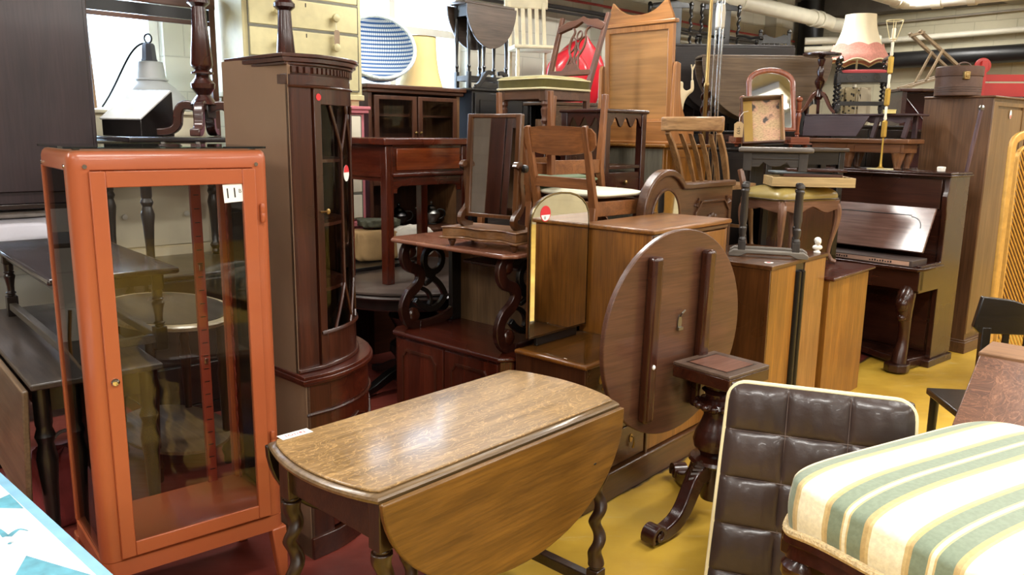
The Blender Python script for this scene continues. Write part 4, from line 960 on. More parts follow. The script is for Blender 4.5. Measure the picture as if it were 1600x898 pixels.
# ---- red lacquer altar table on a round pedestal table
RC = Vector((-.60, 4.79, 0))
rt = thing('round_table', 'dark round pedestal table under the red lacquered altar table', 'table', RC, 90)
b = MB(); b.lathe([(.60, .672), (.628, .676), (.636, .684), (.63, .695), (.615, .70), (.64, .705), (.64, .715), (.63, .72)], 0, 0, 64); b.build('round_top', wood('dusty_dark_top', S(52, 42, 38), S(104, 90, 82), 'x', .34, .8), rt)
b = MB(); b.lathe([(.56, .60), (.57, .61), (.57, .672)], 0, 0, 48); b.build('apron', BLACKW('x'), rt)
b = MB(); b.lathe([(.03, .02), (.14, .06), (.16, .10), (.11, .14), (.12, .2), (.15, .24), (.15, .28), (.11, .31), (.12, .40), (.155, .46), (.13, .52), (.17, .56), (.20, .60)], 0, 0, 24); b.build('turned_column', BLACKW('z'), rt)
for k in range(4):
    f = MB(); f.X = Matrix.Rotation(PI / 4 + k * PI / 2, 4, 'Z'); f.ribbon(bez((.10, .12), (.2, .14), (.3, .03), (.42, .035), 10), .06, 'xz', -.03, .03, w2=.04); f.build('foot', BLACKW('x'), rt, .006)
al = thing('altar_table', 'red lacquered side table with one wide drawer standing on the dark round table', 'table', at(606, 446, 4.364), 43)
al.location.z = .7206
aw, ad, ah = .615, .42, .805; lt_ = .052
for x, y in ((0, 0), (aw - lt_, 0), (0, ad - lt_), (aw - lt_, ad - lt_)): b = MB(); b.box(x, x + lt_, y, y + lt_, 0, ah - .04); b.build('leg', REDT('z'), al, .004)
b = MB(); b.box(-.03, aw + .03, -.03, ad + .03, ah - .038, ah); b.build('table_top', REDT('x'), al, .006)
b = MB(); b.box(lt_, aw - lt_, .006, .02, ah - .235, ah - .038); b.build('front_frieze', REDT('x'), al)
b = MB(); b.box(lt_ + .02, aw - lt_ - .02, -.004, .01, ah - .175, ah - .055); b.build('drawer', wood('rubbed_red_drawer', S(78, 18, 10), S(170, 84, 34), 'x', .25, .6, .5), al, .004)
b = MB(); b.box(lt_ - .006, aw - lt_ + .006, -.014, .012, ah - .212, ah - .188); b.build('rail', REDT('x'), al, .008, 3)
b = MB(); b.box(.006, .02, lt_, ad - lt_, ah - .235, ah - .038); b.box(.0, .012, lt_ - .01, ad - lt_ + .01, ah - .212, ah - .19); b.build('left_side', REDT('y'), al)
b = MB(); b.box(aw - .02, aw - .006, lt_, ad - lt_, ah - .235, ah - .038); b.build('right_side', REDT('y'), al)
b = MB(); b.box(lt_, aw - lt_, ad - .02, ad - .006, ah - .235, ah - .038); b.build('back_frieze', REDT('x'), al)
b = MB()
b.prism([(lt_, ah - .23), (aw - lt_, ah - .23), (aw - lt_, ah - .30), (aw - lt_ - .03, ah - .30), (aw - lt_ - .035, ah - .272), (aw - lt_ - .06, ah - .262), (lt_ + .06, ah - .262), (lt_ + .035, ah - .272), (lt_ + .03, ah - .30), (lt_, ah - .30)], 'xz', .008, .022); b.build('shaped_apron', REDT('x'), al, .003)
# parcel under it, on a board
bo = thing('loose_board', 'dark flat board lying on the round table beneath the parcel', 'board', RC + Vector((-.16, .02, .7205)), 43)
b = MB(); b.box(-.28, .30, .10, .42, 0, .022); b.build('board', BLACKW('x'), bo, .003)
pc = thing('wrapped_parcel', 'cardboard and cloth wrapped parcel under the red lacquered table', 'parcel', at(561, 424, 4.96), 55)
pc.location.z = .7435
def lump(W, Dp, H, amp, sd):
    def f(u, v):
        th = 2 * PI * u; cx, sx_ = math.cos(th), math.sin(th); pw = .36; k = math.cos((v - .5) * PI) ** .22 if 0 < v < 1 else .01
        ex = (1 if cx > 0 else -1) * abs(cx) ** pw; ey = (1 if sx_ > 0 else -1) * abs(sx_) ** pw
        wv = amp * math.sin(7 * th + sd + 5 * v) * math.sin(6 * v + sd)
        return (W / 2 + (W / 2 + wv) * ex * k, Dp / 2 + (Dp / 2 + wv) * ey * k, max(0, H * (.5 + .5 * math.copysign(abs(math.sin((v - .5) * PI)) ** .45, v - .5)) + wv * .6 * v))
    return f
b = MB(); b.surf(lump(.30, .24, .19, .010, .5), 44, 22, cu=True); b.build('cardboard_end', plain('brown_cardboard', S(160, 128, 84), .8, 0, .12, 12, .3, 30), pc, ang=50)
b = MB(); b.X = Matrix.Translation((.22, .004, 0)); b.surf(lump(.34, .25, .195, .012, 1.6), 44, 22, cu=True); b.build('white_wrapping', plain('crumpled_white_cloth', S(206, 198, 184), .8, 0, .10, 10, .5, 26), pc, ang=50)
rg = tag(at_loc((lambda b: (b.surf(lump(.26, .16, .05, .01, .2), 30, 12, cu=True), b.build('folded_cloth', plain('olive_cloth', S(74, 74, 58), .9, 0, .3, 20, .4, 60)))[1])(MB()), pc.location + Vector((.02, .12, .204)), 58), 'dark olive folded cloth lying on top of the parcel', 'cloth')

# ---- teak dining chairs
def teak_chair(name, label, loc, a, seatm, padname='seat_pad'):
    t = thing(name, label, 'chair', loc, a, 'teak dining chairs'); W_, D_, H_ = .43, .42, .43
    for x in (.02, W_ - .02):
        b = MB(); b.bar((x, .02, H_), (x * 1.0, .0, 0), .036, .036, .024, .024); b.build('leg', TEAKC('z'), t, .003)
        b = MB(); b.bar((x, D_ - .01, .40), (x, D_ + .075, .80), .044, .030, .028, .022); b.bar((x, D_ - .01, .41), (x, D_ + .02, 0), .044, .030, .03, .024); b.build('back_upright', TEAKC('z'), t, .004)
    b = MB()
    b.box(.02, W_ - .02, .01, .032, H_ - .06, H_); b.box(.02, W_ - .02, D_ - .03, D_ - .008, H_ - .06, H_); b.box(.008, .03, .02, D_ - .01, H_ - .075, H_); b.box(W_ - .03, W_ - .008, .02, D_ - .01, H_ - .075, H_); b.build('seat_rail', TEAKC('x'), t, .003)
    b = MB(); b.box(.03, W_ - .03, D_ + .005, D_ + .025, .49, .545); b.build('lower_rail', TEAKC('x'), t, .003)
    b = MB()
    def br(u, v, o):
        x = -.025 + (W_ + .05) * u; z0 = .655 + .030 * (2 * u - 1) ** 2; z1 = .80 - .014 * (2 * u - 1) ** 2
        e = min(u, 1 - u) / .06; 
        if e < 1: q = math.sqrt(max(0, 1 - (1 - e) ** 2)); m_ = (z0 + z1) / 2; z0 = m_ + (z0 - m_) * (.55 + .45 * q); z1 = m_ + (z1 - m_) * (.55 + .45 * q)
        z = z0 + (z1 - z0) * v; y = D_ + .020 + .16 * (z - .62) + .035 * (1 - (2 * u - 1) ** 2) * 1.0 + o
        return (x, y, z)
    n1, n2 = 25, 7; g = [br(i / (n1 - 1), j / (n2 - 1), 0) for j in range(n2) for i in range(n1)] + [br(i / (n1 - 1), j / (n2 - 1), .012) for j in range(n2) for i in range(n1)]
    fs = []; N_ = n1 * n2
    for j in range(n2 - 1):
        for i in range(n1 - 1): a_ = j * n1 + i; q = (a_, a_ + 1, a_ + n1 + 1, a_ + n1); fs += [q, tuple(N_ + k for k in q[::-1])]
    bd_ = [i for i in range(n1)] + [j * n1 + n1 - 1 for j in range(1, n2)] + [(n2 - 1) * n1 + i for i in range(n1 - 2, -1, -1)] + [j * n1 for j in range(n2 - 2, 0, -1)]
    fs += [(bd_[k], bd_[(k + 1) % len(bd_)], N_ + bd_[(k + 1) % len(bd_)], N_ + bd_[k]) for k in range(len(bd_))]
    b.add(g, fs); b.build('backrest', TEAKC('x'), t)
    b = MB(); b.surf(lambda u, v: ((lambda th: (W_ / 2 + (W_ / 2 + .008) * math.copysign(abs(math.cos(th)) ** .3, math.cos(th)) * (math.cos(v * PI - PI / 2) ** .35 if 0 < v < 1 else .01), D_ / 2 - .006 + (D_ / 2 - .002) * math.copysign(abs(math.sin(th)) ** .3, math.sin(th)) * (math.cos(v * PI - PI / 2) ** .35 if 0 < v < 1 else .01), H_ + .002 + .042 * v + .012 * math.sin(v * PI / 2)))(2 * PI * u)), 40, 12, cu=True); b.build(padname, seatm, t, ang=60)
    return t
CREAM = plain('cream_vinyl', S(228, 226, 200), .4, 0, .05, 6, .1, 20); GREENV = plain('sage_vinyl', S(120, 136, 106), .5, 0, .08)
ca = at(878, 250, 4.10)
# width runs along B: origin is the front-left corner, so step back from the backrest centre
hB = math.radians(-44); dB = Vector((math.sin(hB), math.cos(hB), 0)); dF = Vector((math.cos(hB), -math.sin(hB), 0))   # dF: the way the chair faces
c_org = Vector((ca.x, ca.y, .80)) + dF * .44 - dB * .215
tchair = teak_chair('teak_chair', 'teak dining chair with curved backrest and cream seat, back to the viewer', c_org, -44, CREAM)
# its twin upside down on the seat, turned a little
up = teak_chair('teak_chair', 'upturned teak chair with green seat, legs in the air, stacked on the cream seat', Vector((0, 0, 0)), 0, GREENV)
ucen = Vector((.20, 4.52, 0))
ur = math.radians(134)
up.rotation_euler = (PI, 0, ur)
up.location = Vector((ucen.x, ucen.y, .80 + .432 + .056 + .434 + .056)) - Matrix.Rotation(ur, 3, 'Z') @ Vector((.215, -.21, 0))
c3 = at(785, 250, 4.45); c3_org = Vector((c3.x, c3.y, .80)) + dF * .44 - dB * .215
teak_chair('teak_chair', 'third teak chair half hidden behind the swing mirror, seat facing away', c3_org, -44, GREENV)
# ================================================================== BACK ROWS
def cupboard(name, label, cat, loc, a, W, Dp, H, mat, nd=2, top=.02, plinth=.07, knobm=None, drawers=0):
    """plain cupboard: carcass, moulded top, plinth, framed doors or drawers with knobs"""
    t = thing(name, label, cat, loc, a)
    b = MB(); b.box(0, W, .012, Dp, plinth * .6, H - .02); b.build('carcass', mat('z'), t, .003)
    b = MB(); b.box(-top, W + top, -top * .6, Dp, H - .022, H); b.build('top', mat('x'), t, .006)
    b = MB(); b.box(-.006, W + .006, 0, Dp, 0, plinth); b.build('plinth', mat('x'), t, .004)
    km = knobm or BRASS()
    if drawers:
        hh = (H - .03 - plinth) / drawers
        for k in range(drawers):
            b = MB(); b.box(.02, W - .02, -.004, .014, plinth + hh * k + .006, plinth + hh * (k + 1) - .006); d_ = b.build('drawer', mat('x'), t, .004)
            for x in (W * .24, W * .76): knob(d_, x, -.004, plinth + hh * (k + .5), .017, km)
    else:
        for k in range(nd):
            x0, x1 = .014 + (W - .028) * k / nd + .003, .014 + (W - .028) * (k + 1) / nd - .003
            b = MB(); b.box(x0, x1, -.004, .014, plinth + .01, H - .035); d_ = b.build('door', mat('z'), t, .003)
            b = MB(); b.ribbon([(x0 + .05, plinth + .06), (x1 - .05, plinth + .06), (x1 - .05, H - .085), (x0 + .05, H - .085)], .012, 'xz', -.009, -.003, closed=True); b.build('door_moulding', mat('z'), d_)
            knob(d_, x1 - .03 if k % 2 == 0 else x0 + .03, -.004, H * .55, .014, km)
    return t
def turned(mb, x, y, z0, z1, r, n=14, sq=0.0):
    """general turned leg scaled between two heights"""
    h = z1 - z0; pf = [(.55, 0), (.7, .02), (.6, .05), (.95, .10), (.6, .14), (.62, .3), (.8, .5), (1, .62), (.7, .70), (.95, .74), (.7, .78), (.8, .8), (.8, 1)]
    mb.lathe([(r * q, z0 + h * t) for q, t in pf], x, y, n)
def drop_leaf(name, label, loc, a, L_, Wc, H, drop, mtop, mleg, style='twist', lr=.02, pw=2.2, both=True, tilt=2):
    t = thing(name, label, 'table', loc, a)
    b = MB(); b.prism(top_outline(L_, Wc, .012), 'xy', H - .02, H); b.build('table_top', mtop('x'), t, .005)
    for sg in ((-1, 1) if both else (-1,)):
        b = MB(); b.X = Matrix.Translation((0, -.004 if sg < 0 else Wc + .004, H - .022)) @ Matrix.Rotation(math.radians(-tilt * sg), 4, 'X')
        b.prism(leaf_outline(L_, drop, pw), 'xz', -.016 if sg < 0 else 0, 0 if sg < 0 else .016); b.build('drop_leaf', mtop('x'), t, .003)
    i_ = min(.08, L_ * .12); x0, x1, y0, y1 = i_, L_ - i_, .03, Wc - .03
    for x, y in ((x0, y0), (x0, y1), (x1, y0), (x1, y1), (L_ * .42, y0), (L_ * .58, y1)):
        b = MB(); s_ = lr * 1.7
        if style == 'twist': block_twist_leg(b, x, y, H - .02, H * .80, H * .2, s_, lr, 4)
        else: b.box(x - s_ / 2, x + s_ / 2, y - s_ / 2, y + s_ / 2, H * .82, H - .02); turned(b, x, y, H * .2, H * .82, lr); b.box(x - s_ / 2, x + s_ / 2, y - s_ / 2, y + s_ / 2, 0, H * .2)
        b.build('leg', mleg('z'), t, .002)
    b = MB(); b.box(x0, x1, y0 - .008, y0 + .008, H * .84, H - .02); b.box(x0, x1, y1 - .008, y1 + .008, H * .84, H - .02); b.box(x0 - .008, x0 + .008, y0, y1, H * .84, H - .02); b.box(x1 - .008, x1 + .008, y0, y1, H * .84, H - .02); b.build('apron', mleg('x'), t)
    b = MB(); b.box(x0, x1, y0 - .012, y0 + .012, H * .09, H * .15); b.box(x0, x1, y1 - .012, y1 + .012, H * .09, H * .15); b.box(x0 - .012, x0 + .012, y0, y1, H * .09, H * .15); b.box(x1 - .012, x1 + .012, y0, y1, H * .09, H * .15); b.build('stretcher', mleg('x'), t)
    return t

# ---------- far left
u0, v0 = 9.463, .87
rk = thing('open_rack', 'dark open shelf rack under the big dark wardrobe at far left', 'shelf unit', room(u0 + 1.2, v0), 46)
for x in (0, 1.15):
    for y in (0, .45): b = MB(); b.box(x, x + .05, y, y + .05, 0, 1.17); b.build('post', BLACKW('z'), rk, .003)
for z in (.3, .945, 1.15): b = MB(); b.box(-.01, 1.21, -.01, .51, z, z + .025); b.build('shelf', DARK('x'), rk, .003)
bw_ = thing('dark_wardrobe', 'big plain dark wooden wardrobe at the top left corner of the picture', 'wardrobe', room(u0 + 1.2, v0, 1.1755), 46)
PD = lambda a: wood('plum_dark_veneer', S(34, 26, 30), S(62, 44, 46), a, .36, .7, .25)
b = MB(); b.box(0, 1.2, .012, .5, 0, 1.55); b.build('carcass', PD('z'), bw_, .004)
for k in (0, 1): b = MB(); b.box(.02 + .585 * k, .595 + .585 * k, 0, .014, .06, 1.5); b.build('door', PD('z'), bw_, .004)
b = MB(); b.box(-.015, 1.215, -.02, .5, 1.55, 1.60); b.build('cornice', PD('x'), bw_, .008)
wb_ = tag(at_loc((lambda b: (b.surf(lump(.42, .28, .125, .004, .2), 40, 14, cu=True), b.build('white_box', plain('pale_cloth', S(198, 196, 204), .8, 0, .08, 5, .2, 20)))[1])(MB()), room(u0 + .62, v0 - .03, .9705), 46), 'pale wrapped bundle on the rack shelf at far left', 'bundle')
cu_ = thing('grey_cushion', 'grey cushion lying on the pale bundle at far left', 'cushion', room(u0 + .72, v0 - .05, 1.099), 46)
b = MB(); b.surf(lump(.5, .26, .04, .004, .9), 40, 12, cu=True); b.build('cover', plain('grey_upholstery', S(150, 144, 138), .85, 0, .1, 30, .3, 150), cu_)
po_ = thing('black_pot', 'small black lidded pot on the rack shelf at far left', 'pot', room(u0 + .74, v0 - .07, .9705), 46)
b = MB(); b.lathe([(.05, 0), (.06, .01), (.062, .10), (.058, .104)], 0, 0, 24); b.build('body', BLACK(), po_)
b = MB(); b.lathe([(.064, .104), (.066, .11), (.03, .122), (.008, .125)], 0, 0, 24); b.build('lid', STEEL(), po_)

# lower dark table with a hanging leaf, low table standing on it
lo = thing('leaf_table', 'dark dusty table with long hanging leaf beneath the blue-sheened low table', 'table', Vector((-1.575, 2.51, 0)), 49)
lw, ll, lh_ = .42, 1.35, .73
b = MB(); b.box(0, lw, 0, ll, lh_ - .022, lh_); b.build('table_top', wood('dusty_dark_board', S(48, 42, 38), S(92, 80, 70), 'y', .4), lo, .005)
b = MB(); b.X = Matrix.Translation((-.004, 0, lh_ - .024)) @ Matrix.Rotation(math.radians(3), 4, 'Y'); b.box(-.02, 0, 0.02, ll, -.42, 0); b.build('hanging_leaf', GREYW('y'), lo, .005)
for x in (.04, lw - .04):
    for y in (.08, ll - .08): b = MB(); turned(b, x, y, 0, lh_ - .022, .035); b.build('leg', BLACKW('z'), lo)
b = MB(); b.box(.03, lw - .03, .07, ll - .07, lh_ - .12, lh_ - .022); b.build('apron', BLACKW('y'), lo)
co_ = thing('low_table', 'dark low table with glossy blue-lit top stacked on another table, far left', 'table', Vector((-1.572, 2.655, .7305)), 48.4)
cw_, cl_, chh_ = .44, 1.15, .325
b = MB(); b.box(0, cw_, 0, cl_, chh_ - .024, chh_); b.build('table_top', wood('glossy_black_top', S(30, 26, 28), S(62, 54, 56), 'y', .16, .8, .6), co_, .010, 3)
for x in (.06, cw_ - .06):
    for y in (.09, cl_ - .09): b = MB(); s_ = .04; b.box(x - .022, x + .022, y - .022, y + .022, chh_ - .09, chh_ - .024); turned(b, x, y, .09, chh_ - .09, .024); b.box(x - .022, x + .022, y - .022, y + .022, 0, .09); b.build('leg', DARK('z'), co_, .003)
b = MB(); b.box(.05, .07, .09, cl_ - .09, chh_ - .07, chh_ - .024); b.box(cw_ - .07, cw_ - .05, .09, cl_ - .09, chh_ - .07, chh_ - .024); b.box(.06, cw_ - .06, .08, .10, chh_ - .07, chh_ - .024); b.build('apron', BLACKW('y'), co_)
b = MB(); b.box(.045, .075, .09, cl_ - .09, .03, .06); b.box(cw_ - .075, cw_ - .045, .09, cl_ - .09, .03, .06); b.box(.06, cw_ - .06, .075, .105, .03, .06); b.build('stretcher', wood('grey_stretcher', S(70, 64, 56), S(116, 108, 96), 'y', .4), co_, .003)
ov = thing('oval_table', 'oval table with pale rim seen through the glass of the orange cabinet', 'table', room(9.50, 1.76), 46)
b = MB(); b.X = Matrix.Scale(.62, 4, (1, 0, 0)); b.lathe([(.42, .715), (.435, .72), (.44, .735), (.43, .742), (.41, .743)], 0, 0, 56); b.build('rim', wood('pale_rim', S(150, 136, 108), S(196, 182, 150), 'x', .45), ov)
b = MB(); b.X = Matrix.Scale(.62, 4, (1, 0, 0)); b.lathe([(.395, .743), (.395, .746)], 0, 0, 56); b.build('dark_top', wood('dark_inset', S(50, 46, 42), S(84, 78, 70), 'y', .3), ov)
for x, y in ((.16, .22), (-.16, .22), (.16, -.22), (-.16, -.22)): b = MB(); turned(b, x, y, 0, .716, .028); b.build('leg', OAKD('z'), ov)
b = MB(); b.X = Matrix.Scale(.62, 4, (1, 0, 0)); b.lathe([(.36, .14), (.37, .145), (.37, .158), (.36, .162)], 0, 0, 40); b.build('under_shelf', GREYW('y'), ov)
bs_ = thing('brass_stand', 'thin brass stand on the floor behind the white table, far left', 'stand', atz(14, 745, .02), 90); bs_.location.z = 0; bs_.location.x -= .10; bs_.location.y -= .13
b = MB(); b.tube([(0, 0, .02), (0, 0, .62), (-.02, 0, .75)], .008, 8); b.build('rod', BRASS(), bs_)
for k in range(3): b = MB(); b.X = Matrix.Rotation(k * 2.1 + .2, 4, 'Z'); b.tube(bez((0, 0, .06), (.04, 0, .05), (.08, 0, .0), (.13, 0, .012), 8), .007, 8); b.build('foot', BRASS(), bs_)
rb = thing('red_cloth_bag', 'crumpled red and dark cloth bag on the floor between white table and orange cabinet', 'bag', atz(78, 790, .12) , 40); rb.location.z = 0
b = MB(); b.surf(lump(.22, .20, .30, .014, 2.2), 40, 20, cu=True); b.build('bag_body', plain('red_cloth', S(120, 44, 44), .8, 0, .3, 9, .3, 30), rb)
b = MB(); b.tube(bez((.05, .1, .28), (.05, .1, .40), (.17, .1, .40), (.17, .1, .28), 12), .008, 8); b.build('handle', plain('grey_strap', S(120, 112, 108), .8), rb)

# stack behind the orange cabinet
cupboard('dark_chest', 'dark chest of drawers under the stacked dark table behind the orange cabinet', 'chest', room(9.42, 1.27), 46, .72, .70, .80, DARK, drawers=3)
dt = thing('dark_table', 'black extending table with layered top carrying the turned pedestals', 'table', room(9.42, 1.27, .8005), 46)
for z in (.645, .69): b = MB(); b.box(-.03, .86, -.03, .72, z, z + .026); b.build('top_layer', wood('black_polish', S(22, 20, 22), S(50, 46, 48), 'x', .2, .8, .5), dt, .008, 3)
for x in (.12, .30, .48): b = MB(); b.box(x, x + .02, -.034, -.02, .668, .692); b.build('brass_clip', STEEL(), dt)
for x, y in ((.06, .05), (.66, .05), (.06, .63), (.66, .63)): b = MB(); b.box(x - .03, x + .03, y - .03, y + .03, .52, .645); turned(b, x, y, 0, .52, .034); b.build('leg', BLACKW('z'), dt, .003)
b = MB(); b.box(.06, .61, .03, .05, .55, .645); b.box(.06, .61, .63, .65, .55, .645); b.box(.05, .07, .05, .63, .55, .645); b.box(.60, .62, .05, .63, .55, .645); b.build('apron', BLACKW('x'), dt)
ZT = .8005 + .716
b = MB()
def pedestal(label, loc, rz, h, s=1.0):
    t = thing('pedestal_base', label, 'table base', loc, 90, 'turned pedestal bases'); t.rotation_euler.z = rz
    b = MB(); b.lathe([(.06 * s, .17), (.075 * s, .175), (.055 * s, .20), (.035 * s, .225), (.062 * s, .26), (.064 * s, .285), (.040 * s, .315), (.034 * s, .33), (.058 * s, .337), (.058 * s, .345), (.036 * s, .355), (.052 * s, .37), (.058 * s, .385), (.040 * s, h * .62), (.036 * s, h * .72), (.058 * s, h * .74), (.058 * s, h * .76), (.034 * s, h * .79), (.05 * s, h * .86), (.06 * s, h)], 0, 0, 8 * 3); b.build('turned_column', ROSE('z'), t)
    b = MB(); b.box(-.045, .045, -.045, .045, .10, .172); b.build('hub', BLACKW('z'), t, .004)
    b = MB(); b.X = Matrix.Translation((0, 0, h)); b.box(-.16, .16, -.16, .16, 0, .03); b.build('cleat', BLACKW('x'), t, .004)
    for k in range(4):
        b = MB(); b.X = Matrix.Rotation(PI / 2 * k + .3, 4, 'Z'); b.ribbon(path(bez((.02, .15), (.12, .20), (.14, .15), (.14, .09), 8), bez((.14, .09), (.14, .03), (.20, .02), (.26, .025), 8)), .05, 'xz', -.026, .026, w2=.04); b.build('scroll_leg', ROSE('x'), t, .007, 3)
    return t
pedestal('dark turned pedestal table base with scroll feet, left of the corner cabinet', room(8.97, 1.08, ZT), -.143, .95)
pedestal('second turned pedestal table base, its column just left of the cream drawers', room(8.59, 1.31, ZT), .642, .95)
sl = thing('writing_slope', 'black writing slope box with bright glaring lid at top left', 'box', at(160, 203, 4.40), 108); sl.location.z = ZT + .001
b = MB(); b.prism([(0, 0), (.25, 0), (.25, .24), (.24, .24), (0, .085)], 'yz', 0, .26); b.build('case', BLACKW('x'), sl, .003)
b = MB(); an = math.atan2(.155, .24); b.X = Matrix.Translation((0, 0, .086)) @ Matrix.Rotation(an, 4, 'X'); b.box(-.006, .266, -.006, .285, 0, .012); b.build('sloping_lid', plain('lid_painted_glare', S(206, 206, 204), .12, 0, .05, coat=.6), sl, .004)  # black box; the white glare on its lid is put into the colour
CRMW = lambda a='z': plain('cream_white_paint', S(226, 216, 186), .55, 0, .05)
cupboard('white_chest', 'cream white chest behind the writing slope under the window', 'chest', room(9.42, .52), 46, .70, .42, 1.66, CRMW, drawers=4, knobm=WHITE())
ls = thing('factory_lamp', 'grey enamel factory lampshade with hook and cable at top left', 'lamp', room(8.97, .33, 1.6605), 90)
GE = plain('grey_enamel', S(178, 180, 180), .3, 0, .05, coat=.3)
b = MB(); b.lathe([(.215, 0), (.22, .006), (.215, .02), (.19, .085), (.135, .145), (.10, .17), (.092, .18), (.10, .184), (.10, .19), (.088, .194), (.075, .29), (.07, .295)], 0, 0, 40); b.build('shade', GE, ls)
b = MB(); b.lathe([(.045, .295), (.05, .30), (.045, .31), (.038, .39), (.03, .40), (.012, .405)], 0, 0, 8); b.build('gear_housing', plain('grey_housing', S(84, 84, 92), .5), ls)
b = MB(); b.tube([(.022 * math.cos(a_), 0, .43 + .026 * math.sin(a_)) for a_ in (2 * PI * k / 16 for k in range(16))], .006, 6, closed=True); b.build('hook', BLACK(), ls)
b = MB(); b.tube(bez((.03, 0, .39), (-.10, -.02, .46), (-.14, -.05, .2), (-.27, -.08, .02), 18), .006, 6); b.build('cable', BLACK(), ls)
fm = thing('leaning_mirror', 'wood framed mirror with lamp glare behind the dark wardrobe', 'mirror', room(9.86, .30, 1.6605), 46)
fm.location = room(9.70, .22, 1.6605); fm.rotation_euler = (math.radians(-7), 0, math.radians(44))
b = MB(); b.ribbon([(.02, .02), (.43, .02), (.43, .72), (.02, .72)], .035, 'xz', -.012, .014, closed=True); b.build('frame', ELM('z'), fm, .004)
b = MB(); b.box(.03, .42, -.002, .004, .03, .71); b.build('mirror_glass', mirror(), fm)
wfz = ZT
wf = thing('clothes_rail', 'mid-brown wooden clothes rail with black band above the grey lampshade', 'clothes rail', room(9.44, .66, wfz + .001), 46)
for x in (.02, .73): b = MB(); b.box(x - .018, x + .018, 0, .03, 0, .82); b.build('post', MIDB('z'), wf, .003)
b = MB(); b.box(0, .75, -.004, .034, .735, .82); b.build('top_rail', MIDB('x'), wf, .004)
b = MB(); b.box(.03, .72, .002, .028, .64, .665); b.build('lower_rail', MIDB('x'), wf, .003)
b = MB(); b.box(.03, .72, .006, .022, .668, .73); b.build('dark_band', BLACK(), wf)

# ---------- cream over pink chests
cupboard('dark_sideboard', 'dark sideboard below the pink chest', 'sideboard', room(8.67, .98), 46, .81, .46, .90, DARK)
CRD = plain('distressed_cream_paint', S(206, 195, 148), .55, 0, .08, 14)
def painted_chest(name, label, loc, W, Dp, H, nd, mbody, mdraw, hbase, split_top=False):
    t = thing(name, label, 'chest of drawers', loc, 46)
    b = MB(); b.box(0, W, .014, Dp, .05, H - .02); b.build('carcass', mbody, t, .004)
    b = MB(); b.box(-.02, W + .02, -.015, Dp, H - .045, H - .022); b.box(-.03, W + .03, -.025, Dp, H - .022, H); b.build('top', mbody, t, .006)
    b = MB(); b.box(-.008, W + .008, .0, Dp, .035, .07); b.build('base_rail', mbody, t, .005)
    for x in (.02, W - .08):
        for y in (.02, Dp - .08): b = MB(); b.box(x, x + .06, y, y + .06, 0, .04); b.build('foot', mbody, t, .005)
    hh = (H - .06 - .08) / nd
    for k in range(nd):
        sp = ((.035, W / 2 - .012), (W / 2 + .012, W - .035)) if split_top and k == nd - 1 else ((.035, W - .035),)
        for x0, x1 in sp:
            z0, z1 = .085 + hh * k + .008, .085 + hh * (k + 1) - .008
            b = MB(); b.box(x0, x1, -.002, .016, z0, z1); d_ = b.build('drawer', mdraw, t, .005)
            b = MB(); b.ribbon([(x0 - .004, z0 - .004), (x1 + .004, z0 - .004), (x1 + .004, z1 + .004), (x0 - .004, z1 + .004)], .006, 'xz', -.001, .015, closed=True); b.build('drawer_bead', plain('grey_bead_paint', S(128, 126, 112), .6) if nd < 6 else mbody, d_)
            for x in ((W * .26, W * .74) if len(sp) == 1 else ((x0 + x1) / 2,)): knob(d_, x, -.002, (z0 + z1) / 2, .026, mdraw)
            b = MB(); b.box((x0 + x1) / 2 - .003, (x0 + x1) / 2 + .003, -.0035, -.001, z1 - .035, z1 - .012); b.build('keyhole', BLACK(), d_)
    return t
PINK = plain('dusty_pink_paint', S(206, 120, 128), .55, 0, .05, 8); IVO = plain('ivory_drawer_paint', S(228, 218, 196), .55, 0, .04, 8)
pkc = painted_chest('pink_chest', 'pink painted chest with ivory drawers below the cream chest', room(8.46, .98, .9005), .60, .42, .815, 4, PINK, IVO, 0)
yc = painted_chest('cream_chest', 'tall cream yellow painted chest of drawers with round knobs at top', room(8.67, .98, 1.7160), .80, .46, 1.02, 5, CRD, CRD, 0, True)
tgp = thing('paper_tag', 'brown paper tag hanging from a knob of the cream chest', 'tag', room(8.67, .98, 1.716) , 46)
tgp.location = yc.location + Matrix.Rotation(math.radians(44), 3, 'Z') @ Vector((.592, -.036, .085 + .1792 * 2 + .01))
b = MB(); b.prism([(-.018, -.10), (.018, -.10), (.02, -.01), (.01, .0), (-.01, .0), (-.02, -.01)], 'xz', 0, .001); b.build('card', plain('brown_card', S(150, 128, 104), .8), tgp)
b = MB(); b.tube([(0, 0, -.006), (.0, .008, .02), (0, .012, .055)], .001, 5); b.build('string', PAPER(), tgp)

# ---------- glazed oak dresser with niche
dk = thing('glazed_dresser', 'brown dresser with two glazed doors above an open niche behind the red table', 'dresser', room(7.755, .88), 46)
dw_, dd_, = .80, .40
WD = MIDB
b = MB(); b.box(0, dw_, .0, dd_, 0, .86); b.build('base', WD('x'), dk, .004)
b = MB(); b.box(-.02, dw_ + .02, -.05, dd_, .845, .87); b.build('counter', WD('x'), dk, .006)
b = MB(); b.box(0, .03, .02, dd_, .87, 1.85); b.build('left_side', WD('z'), dk, .002)
b = MB(); b.box(dw_ - .03, dw_, .02, dd_, .87, 1.85); b.build('right_side', wood('oak_dresser_side', S(112, 76, 44), S(158, 116, 76), 'z', .5), dk, .002)
b = MB(); b.box(.03, dw_ - .03, dd_ - .015, dd_, .87, 1.85); b.build('back', WD('z'), dk)
b = MB(); b.box(.03, dw_ - .03, .02, dd_ - .015, 1.19, 1.21); b.box(.03, dw_ - .03, .02, .04, 1.21, 1.30); b.build('niche_frieze', WD('x'), dk)
for z in (1.48, 1.66): b = MB(); b.box(.03, dw_ - .03, .06, dd_ - .015, z, z + .014); b.build('shelf', WD('x'), dk)
